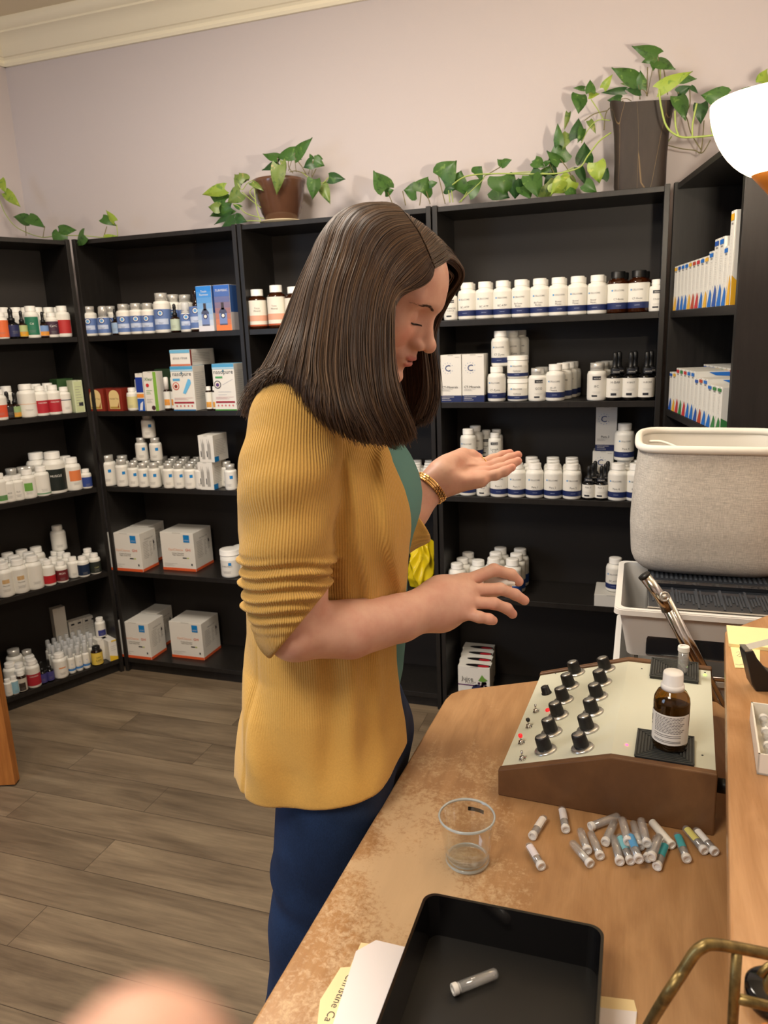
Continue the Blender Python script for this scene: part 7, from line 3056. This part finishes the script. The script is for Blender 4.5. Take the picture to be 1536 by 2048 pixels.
def leaf(mb, a, b, w, m, twist=0.0, droop=.12, side=1, nrm=None):
    """heart-shaped leaf from its stalk end a to its tip b, w wide"""
    a, b = Vector(a), Vector(b)
    d = b - a
    L = d.length
    d.normalize()
    n = (nrm or -CF).copy()
    n = (n - d * n.dot(d)).normalized()
    n = Matrix.Rotation(twist, 3, d) @ n
    s = d.cross(n)
    prof = [(-.10, .22), (-.13, .34), (-.06, .47), (.08, .52), (.25, .50), (.45, .42), (.65, .29), (.82, .15), (.93, .05), (1.0, .0)]
    vs, fs = [], []
    us = [0.0, .12, .28, .46, .64, .80, .92, 1.0]
    hw_ = [.40, .50, .52, .43, .30, .165, .06, .0]
    back = [-.12, -.10, -.02, 0, 0, 0, 0, 0]
    NS_ = 3
    rows = []
    for i, (u, h_) in enumerate(zip(us, hw_)):
        row = []
        for k in range(-NS_, NS_ + 1):
            t = k / NS_
            uu = u + back[i] * abs(t) ** 1.5
            z = -abs(t) ** 1.0 * .10 * w * .9 + droop * L * (uu * (1 - uu) * 1.6) - .25 * droop * L * uu * uu
            row.append(a + d * (uu * L) + s * (t * h_ * w) + n * z)
        rows.append(row)
    for r in rows:
        vs += r
    m_ = 2 * NS_ + 1
    for i in range(len(rows) - 1):
        for k in range(m_ - 1):
            fs.append((i * m_ + k, i * m_ + k + 1, (i + 1) * m_ + k + 1, (i + 1) * m_ + k))
    mb.add(vs, fs, m, smooth=True)


def ypt(px, py, y):
    return aty(px, py, y)


def plant(name, label, loc, leaves, stems, sc, org, y0, group=None, jitter=.05):
    root = empty(name, loc)
    tag(root, label, 'plant', group)
    inv = Matrix.Translation(-Vector(loc))
    mb = MB()
    ms = MB()
    for i, L in enumerate(leaves):
        x0, y0_, x1, y1_, w, k = L[:6]
        yy = y0 + (L[6] if len(L) > 6 else (RNG.random() - .5) * jitter)
        f = lambda x, y_, dy=0: ypt(org[0] + x / sc, org[1] + y_ / sc, yy + dy)
        a, b = f(x0, y0_), f(x1, y1_, (RNG.random() - .5) * .03)
        dpx = (ypt(1, 1, yy) - ypt(0, 1, yy)).length
        wid = w / sc * (f(100, 100) - f(101, 100)).length * sc
        leaf(mb, a, b, wid, ML[k], twist=RNG.uniform(-.45, .45), droop=RNG.uniform(.02, .16))
        # its own stalk
        if len(L) > 7:
            c_ = f(L[7], L[8], .0)
            mid = (a + c_) / 2 + Vector((0, 0, .006))
            ms.tube(catmull([a, mid, c_], 6), .0013, m_stem if k in 'lv' else m_stemd, 6)
    for st in stems:
        pts = [ypt(org[0] + x / sc, org[1] + y_ / sc, y0 + dy) for x, y_, dy in st['p']]
        ms.tube(catmull(pts, 5 * len(pts)), st.get('r', .0018), m_stem if st.get('m', 'l') == 'l' else m_stemd, 7)
    o = mb.build('foliage', root)
    o.matrix_parent_inverse = inv
    if ms.v:
        o = ms.build('vine_stems', root)
        o.matrix_parent_inverse = inv
    return root, inv


m_pot = mat('glazed_brown_pot', (92, 62, 46), .22, coat=.5)
m_soil = mat('soil', (48, 34, 24), .9)
m_cream = mat('cream_saucer', (222, 204, 168), .5)
TZ = BH + .0005
# pot on the third bookcase
b = aty(563, 437, 2.985)
lv = [(940, 235, 1100, 65, 112, 'g', 0, 960, 380), (950, 205, 765, 245, 105, 'g', 0, 890, 370), (790, 245, 655, 210, 92, 'g', 0, 800, 380), (800, 295, 645, 360, 84, 'd'), (800, 315, 785, 590, 112, 'v', -.125),
      (838, 275, 868, 390, 46, 'v', -.1), (1110, 290, 1022, 335, 92, 'd', 0, 1070, 400), (1115, 275, 1215, 322, 84, 'g', 0, 1100, 420), (1105, 262, 1080, 208, 34, 'g'), (1140, 245, 1200, 262, 44, 'g'),
      (1122, 445, 1110, 630, 108, 'g', -.05), (1192, 490, 1266, 668, 84, 'v', 0), (1255, 430, 1402, 440, 86, 'd', 0), (480, 470, 398, 392, 118, 'v'), (470, 490, 392, 430, 100, 'v'), (500, 450, 440, 380, 90, 'v'),
      (312, 530, 100, 585, 92, 'l'), (320, 640, 165, 580, 118, 'g'), (455, 560, 330, 660, 122, 'v'), (262, 700, 162, 690, 96, 'v'), (370, 700, 168, 782, 96, 'g'), (452, 700, 385, 668, 46, 'g'),
      (372, 760, 212, 852, 66, 'd'), (400, 795, 272, 880, 100, 'd', -.11), (405, 790, 512, 828, 84, 'd', -.11), (560, 470, 665, 545, 66, 'v', -.10), (985, 240, 1010, 270, 34, 'd')]
stm = [dict(p=[(1050, 400, 0), (960, 370, 0), (900, 380, 0)], m='d'), dict(p=[(600, 440, -.02), (520, 480, -.03), (470, 540, -.04), (430, 480, -.04)]), dict(p=[(640, 700, -.09), (560, 640, -.06), (470, 560, -.04)]),
       dict(p=[(640, 830, -.11), (600, 700, -.11), (575, 470, -.10)]), dict(p=[(668, 800, -.10), (510, 755, -.08), (440, 690, -.06), (390, 670, -.05)]), dict(p=[(640, 825, -.11), (560, 820, -.11), (470, 826, -.10)]),
       dict(p=[(600, 640, -.08), (540, 560, -.06), (620, 480, -.03)]), dict(p=[(1010, 380, 0), (1060, 420, 0), (1100, 440, 0), (1190, 480, 0), (1250, 430, 0)]), dict(p=[(1140, 350, 0), (1100, 430, 0)], m='d'), dict(p=[(890, 262, 0), (890, 330, 0), (930, 390, 0)], m='d'), dict(p=[(950, 250, 0), (1010, 330, 0), (1050, 400, 0)], m='d')]
root, inv = plant('potted_vine', 'trailing vine in a ribbed brown glazed pot on top of the bookcases', (b.x, 2.985, TZ), lv, stm, 4.518, (380, 260), 2.985)
pp = MB().lathe([(0, .010), (.058, .010), (.064, .014), (.075, .040), (.078, .043), (.082, .060), (.085, .063), (.089, .085), (.092, .088), (.096, .115), (.099, .118), (.102, .150), (.106, .158), (.106, .170), (.100, .172), (.096, .166), (.094, .155), (0, .155)], m_pot, 56)
pp.build('pot', root)
MB().lathe([(0, .1552), (.093, .1552), (.05, .162), (0, .165)], m_soil, 24).build('soil', root)
MB().lathe([(0, 0), (.070, 0), (.088, .010), (.090, .013), (.086, .013), (.070, .0096), (0, .0096)], m_cream, 40).build('saucer', root)

# tall dark planter
b = aty(1279, 374, 2.985)
lv = [(855, 155, 692, 95, 88, 'g', 0, 870, 390), (850, 190, 965, 238, 92, 'g', 0, 870, 400), (838, 172, 752, 200, 52, 'g', 0, 790, 400), (828, 200, 828, 252, 44, 'g'), (728, 312, 570, 228, 106, 'g', 0, 745, 430), (752, 368, 745, 248, 72, 'g', 0, 790, 410),
      (715, 322, 622, 330, 56, 'v'), (515, 360, 572, 272, 52, 'l'), (748, 372, 652, 362, 82, 'd', 0, 740, 430), (650, 375, 500, 388, 44, 'd'), (625, 430, 540, 432, 62, 'd', 0, 690, 440), (438, 385, 436, 303, 62, 'g'), (400, 362, 328, 357, 34, 'g'),
      (428, 402, 492, 392, 54, 'l'), (372, 398, 368, 515, 108, 'g'), (858, 365, 1072, 250, 84, 'l', -.2), (985, 300, 1097, 300, 58, 'g'), (975, 392, 1062, 345, 62, 'd', 0, 985, 400), (1060, 350, 1105, 392, 30, 'd'), (985, 408, 1032, 556, 114, 'g', -.1),
      (1120, 455, 1122, 582, 84, 'd'), (1275, 420, 1118, 400, 112, 'g', -.2), (1340, 430, 1225, 465, 66, 'g', -.15), (1370, 410, 1452, 345, 62, 'g', -.2), (1390, 420, 1512, 368, 64, 'l', -.25), (1500, 330, 1536, 238, 90, 'l', -.25), (1300, 420, 1400, 452, 70, 'l', -.2),
      (300, 512, 276, 622, 38, 'v'), (350, 672, 364, 540, 90, 'd'), (242, 712, 232, 575, 62, 'g'), (300, 640, 262, 742, 70, 'v'), (250, 818, 168, 742, 98, 'g'), (402, 822, 402, 690, 114, 'd'), (470, 820, 492, 950, 112, 'l', -.1), (515, 925, 545, 848, 62, 'd'),
      (92, 800, 145, 852, 50, 'g'), (150, 832, 192, 812, 34, 'g'), (130, 888, 222, 828, 44, 'g'), (70, 898, 112, 1032, 132, 'g', -.08), (200, 905, 145, 1010, 66, 'd'), (262, 930, 192, 1022, 88, 'l', -.08), (330, 940, 285, 1020, 88, 'l', -.06), (365, 850, 410, 960, 66, 'd'),
      (400, 950, 478, 1005, 80, 'g', -.08), (310, 905, 350, 1000, 70, 'v'), (20, 940, -20, 1030, 90, 'd', -.05), (390, 610, 360, 700, 56, 'g'), (430, 560, 470, 640, 40, 'v')]
stm = [dict(p=[(565, 635, -.05), (490, 690, -.06), (420, 780, -.07), (370, 850, -.07), (250, 886, -.06), (130, 892, -.05), (0, 892, -.04), (-160, 890, -.03), (-330, 905, -.03), (-420, 960, -.03)], r=.0026),
       dict(p=[(560, 560, 0), (480, 560, 0), (420, 620, 0), (380, 700, 0)]), dict(p=[(540, 500, 0), (460, 520, 0), (400, 560, 0)], m='d'), dict(p=[(640, 440, 0), (540, 500, 0), (520, 620, 0)], m='d'), dict(p=[(440, 430, 0), (480, 490, 0), (520, 560, 0)]),
       dict(p=[(860, 370, -.2), (875, 480, -.2), (910, 600, -.2), (990, 660, -.2), (1100, 662, -.2), (1220, 650, -.2), (1330, 640, -.22)], r=.0032), dict(p=[(960, 500, -.2), (965, 600, -.2), (985, 660, -.2)], r=.0028), dict(p=[(1095, 455, -.2), (1070, 580, -.2), (1068, 662, -.2)], r=.0028),
       dict(p=[(1200, 500, -.2), (1185, 600, -.2), (1200, 655, -.2)], r=.0026), dict(p=[(960, 420, 0), (1030, 540, 0), (1060, 640, 0), (1120, 740, 0)], m='d'), dict(p=[(1140, 560, 0), (1130, 690, 0), (1120, 760, -.02)], m='d'), dict(p=[(900, 710, 0), (1000, 735, 0), (1080, 745, 0), (1130, 760, -.02), (1180, 680, -.03)], m='d'),
       dict(p=[(940, 660, 0), (900, 715, 0)]), dict(p=[(250, 800, 0), (300, 870, 0), (330, 930, 0)], m='d'), dict(p=[(790, 230, 0), (785, 410, 0)], m='d'), dict(p=[(870, 200, 0), (870, 380, 0)]), dict(p=[(890, 240, 0), (915, 400, 0)], m='d'), dict(p=[(1050, 360, 0), (1050, 470, 0), (1000, 540, 0)], m='d')]
root, inv = plant('planter_vine', 'lush trailing vine in a tall dark brown planter on the bookcase', (b.x, 2.985, TZ), lv, stm, 3.097, (1040, 60), 2.985)
m_crk = mat('crackled_brown', (58, 44, 34), .6)
nt = NT(m_crk)
vv = nt.coord(scale=(1, 1, .12))
vo = nt.n('ShaderNodeTexVoronoi', feature='DISTANCE_TO_EDGE')
vo.inputs['Scale'].default_value = 16
nt.l(vv, vo.inputs['Vector'])
cr_ = nt.ramp(vo.outputs['Distance'], [(.0, rgb(120, 100, 70)), (.009, rgb(44, 34, 27))])
ns = nt.ramp(nt.noise(nt.coord(scale=(1, 1, .25)), 22, 5, .7), [(.3, (.6, .56, .5, 1)), (.7, (1.2, 1.12, 1.0, 1))])
nt.l(nt.mixc(1.0, cr_, ns, 'MULTIPLY'), nt.b.inputs['Base Color'])
mb = MB()
rings = []
for z, hx2, hy2 in ((0, .083, .080), (.02, .086, .082), (.10, .086, .083), (.18, .090, .086), (.24, .098, .092), (.268, .106, .098), (.276, .107, .099), (.274, .100, .092), (.25, .090, .085)):
    ring = []
    for k in range(40):
        a = 2 * PI * k / 40
        c_, s_ = math.cos(a), math.sin(a)
        zz_ = z + (.012 * math.sin(2 * a + .6) if z > .2 else 0)
        ring.append((math.copysign(abs(c_) ** .42, c_) * hx2, math.copysign(abs(s_) ** .42, s_) * hy2, zz_))
    rings.append(ring)
vs = [p for r in rings for p in r]
n = 40
fs = [tuple(range(n))[::-1], tuple(8 * n + k for k in range(n))]
for j in range(8):
    fs += [(j * n + k, j * n + (k + 1) % n, (j + 1) * n + (k + 1) % n, (j + 1) * n + k) for k in range(n)]
mb.add(vs, fs, m_crk, smooth=True)
o = mb.build('planter', root)
sharpen(o, 50)

# the vine creeping along the bookcase tops in the middle
lv = [(505, 428, 470, 378, 52, 'g', -.02), (500, 440, 524, 432, 20, 'g'), (585, 436, 550, 432, 40, 'g'), (600, 440, 618, 396, 50, 'g', 0), (620, 418, 642, 412, 16, 'g'), (650, 400, 692, 352, 62, 'g', 0), (690, 432, 705, 380, 56, 'g'), (664, 424, 690, 430, 30, 'd'),
      (722, 438, 764, 398, 46, 'g'), (745, 392, 760, 368, 34, 'g'), (816, 362, 842, 350, 20, 'g'), (820, 362, 804, 348, 20, 'g'), (815, 395, 822, 452, 62, 'g', -.05), (795, 425, 838, 452, 50, 'd', -.05), (855, 405, 852, 458, 44, 'd', -.03), (885, 398, 925, 438, 56, 'd', -.03),
      (905, 352, 932, 370, 30, 'g'), (940, 375, 968, 392, 34, 'd'), (875, 420, 895, 455, 40, 'g', -.04), (930, 420, 950, 452, 50, 'v', -.04), (965, 405, 990, 440, 52, 'l', -.05), (990, 322, 940, 352, 46, 'g'), (1000, 425, 1020, 445, 40, 'g', -.06)]
stm = [dict(p=[(505, 432, 0), (520, 468, -.02)], m='d'), dict(p=[(548, 436, 0), (556, 474, -.02)], m='d'), dict(p=[(598, 440, 0), (594, 474, -.02)], m='d'), dict(p=[(612, 436, 0), (622, 470, -.02)], m='d'), dict(p=[(645, 395, 0), (663, 470, -.02)], m='d'), dict(p=[(672, 434, 0), (676, 466, -.02)]), dict(p=[(680, 434, 0), (684, 466, -.02)]),
       dict(p=[(722, 438, 0), (705, 466, -.02)]), dict(p=[(700, 466, -.03), (760, 410, -.02), (775, 392, -.02), (830, 388, -.02), (900, 384, -.02), (960, 390, -.02), (1010, 372, -.02)]), dict(p=[(775, 392, 0), (820, 366, 0)], m='d'), dict(p=[(940, 352, 0), (960, 392, 0)], m='d')]
c = aty(400 + 700 / 1.352, 60 + 466 / 1.352, 2.97)
plant('creeping_vine', 'vine sprigs creeping along the bookcase top right of the head of the woman', (c.x, 2.97, TZ), lv, stm, 1.352, (400, 60), 2.985, 'vine sprigs on the bookcase tops')
lv = [(20, 738, 78, 795, 34, 'l'), (0, 690, 22, 742, 30, 'l'), (105, 845, 48, 832, 38, 'g'), (108, 832, 172, 872, 40, 'g', -.05), (232, 898, 210, 948, 52, 'g', -.1), (225, 885, 292, 882, 38, 'g', -.08), (322, 900, 288, 942, 52, 'g', -.12), (440, 850, 404, 806, 24, 'l', 0), (393, 836, 448, 866, 32, 'g', 0), (402, 912, 452, 906, 18, 'l', -.05)]
stm = [dict(p=[(0, 770, 0), (20, 820, 0), (60, 870, 0), (120, 900, -.03), (165, 912, -.05)]), dict(p=[(172, 868, -.05), (165, 912, -.06)], m='d'), dict(p=[(98, 850, 0), (100, 905, -.03)], m='d'), dict(p=[(410, 870, 0), (398, 912, -.03)], m='d'), dict(p=[(448, 862, 0), (452, 905, -.03)]), dict(p=[(165, 912, -.06), (240, 905, -.08), (320, 905, -.1), (398, 912, -.03), (452, 908, -.03)])]
c = aty(100, 470, 2.97)
plant('creeping_vine', 'pale variegated vine sprigs over the left corner bookcases', (c.x, 2.97, TZ), lv, stm, 1.92, (0, 0), 2.97, 'vine sprigs on the bookcase tops')
# ================================================================== what she holds, and the viewer's fingertip
a, b = P(968, 1160, 1.128), P(1034, 1168, 1.122)
d = (b - a)
L = d.length
q = d.to_track_quat('Z', 'Y').to_matrix().to_4x4()
mb = MB().lathe([(0, 0), (.0060, 0), (.0078, .003), (.0080, L * .62), (.0070, L * .68), (.0040, L * .74), (.0030, L * .92), (0, L * .95)], m_white, 28)
o = mb.build('held_vial')
o.matrix_world = Matrix.Translation(a) @ q
tag(o, 'small white vial held between the fingers of the lowered hand', 'vial')

FT = [P(285, 2190, .046), P(300, 2330, .054), P(330, 2560, .066), P(380, 2860, .084)]
FT = [A3(v) for v in FT]
PALM = A3(P(430, 3050, .105))
WR = A3(P(470, 3350, .135)) + np.array([0, 0, -.02])


def viewer_hand(p):
    d = chain(p, FT, [.0060, .0070, .0078, .0088], .004)
    h = s_cone(p, FT[3], PALM, .0100, .022)
    for k, off in enumerate((.022, .042, .060)):
        s = A3(CR) * off
        c1, c2, c3 = FT[3] + s + np.array([0, 0, -.008]), FT[2] + s + np.array([0, 0, -.035]) , PALM + s * .6 + np.array([0, 0, .004])
        h = smin(h, s_cone(p, PALM + s * .5, c1, .018, .0095), .012)
        d = np.minimum(d, chain(p, [c1, c2 + A3(CF) * .01, c3 + A3(CF) * .02], [.0092, .0085, .0075], .004))
    d = smin(d, h, .012)
    d = smin(d, s_cone(p, PALM + A3(CR) * .02, WR, .026, .026), .02)
    return smin(d, s_cone(p, WR, WR + np.array([.02, -.06, -.12]), .026, .034), .02)


allp = np.stack(FT + [PALM, WR, PALM + A3(CR) * .06, WR + np.array([.02, -.06, -.12])])
V, Q = net(viewer_hand, allp.min(0) - .045, allp.max(0) + .045, .0026)
me = net_mesh('hand', V, Q, m_skin)
for nm in ('lip', 'blush'):
    me.attributes.new(nm, 'FLOAT', 'POINT')
o = put('hand', me, None)
tag(o, 'blurred fingertip of the person taking the photo, at the bottom edge', 'hand')
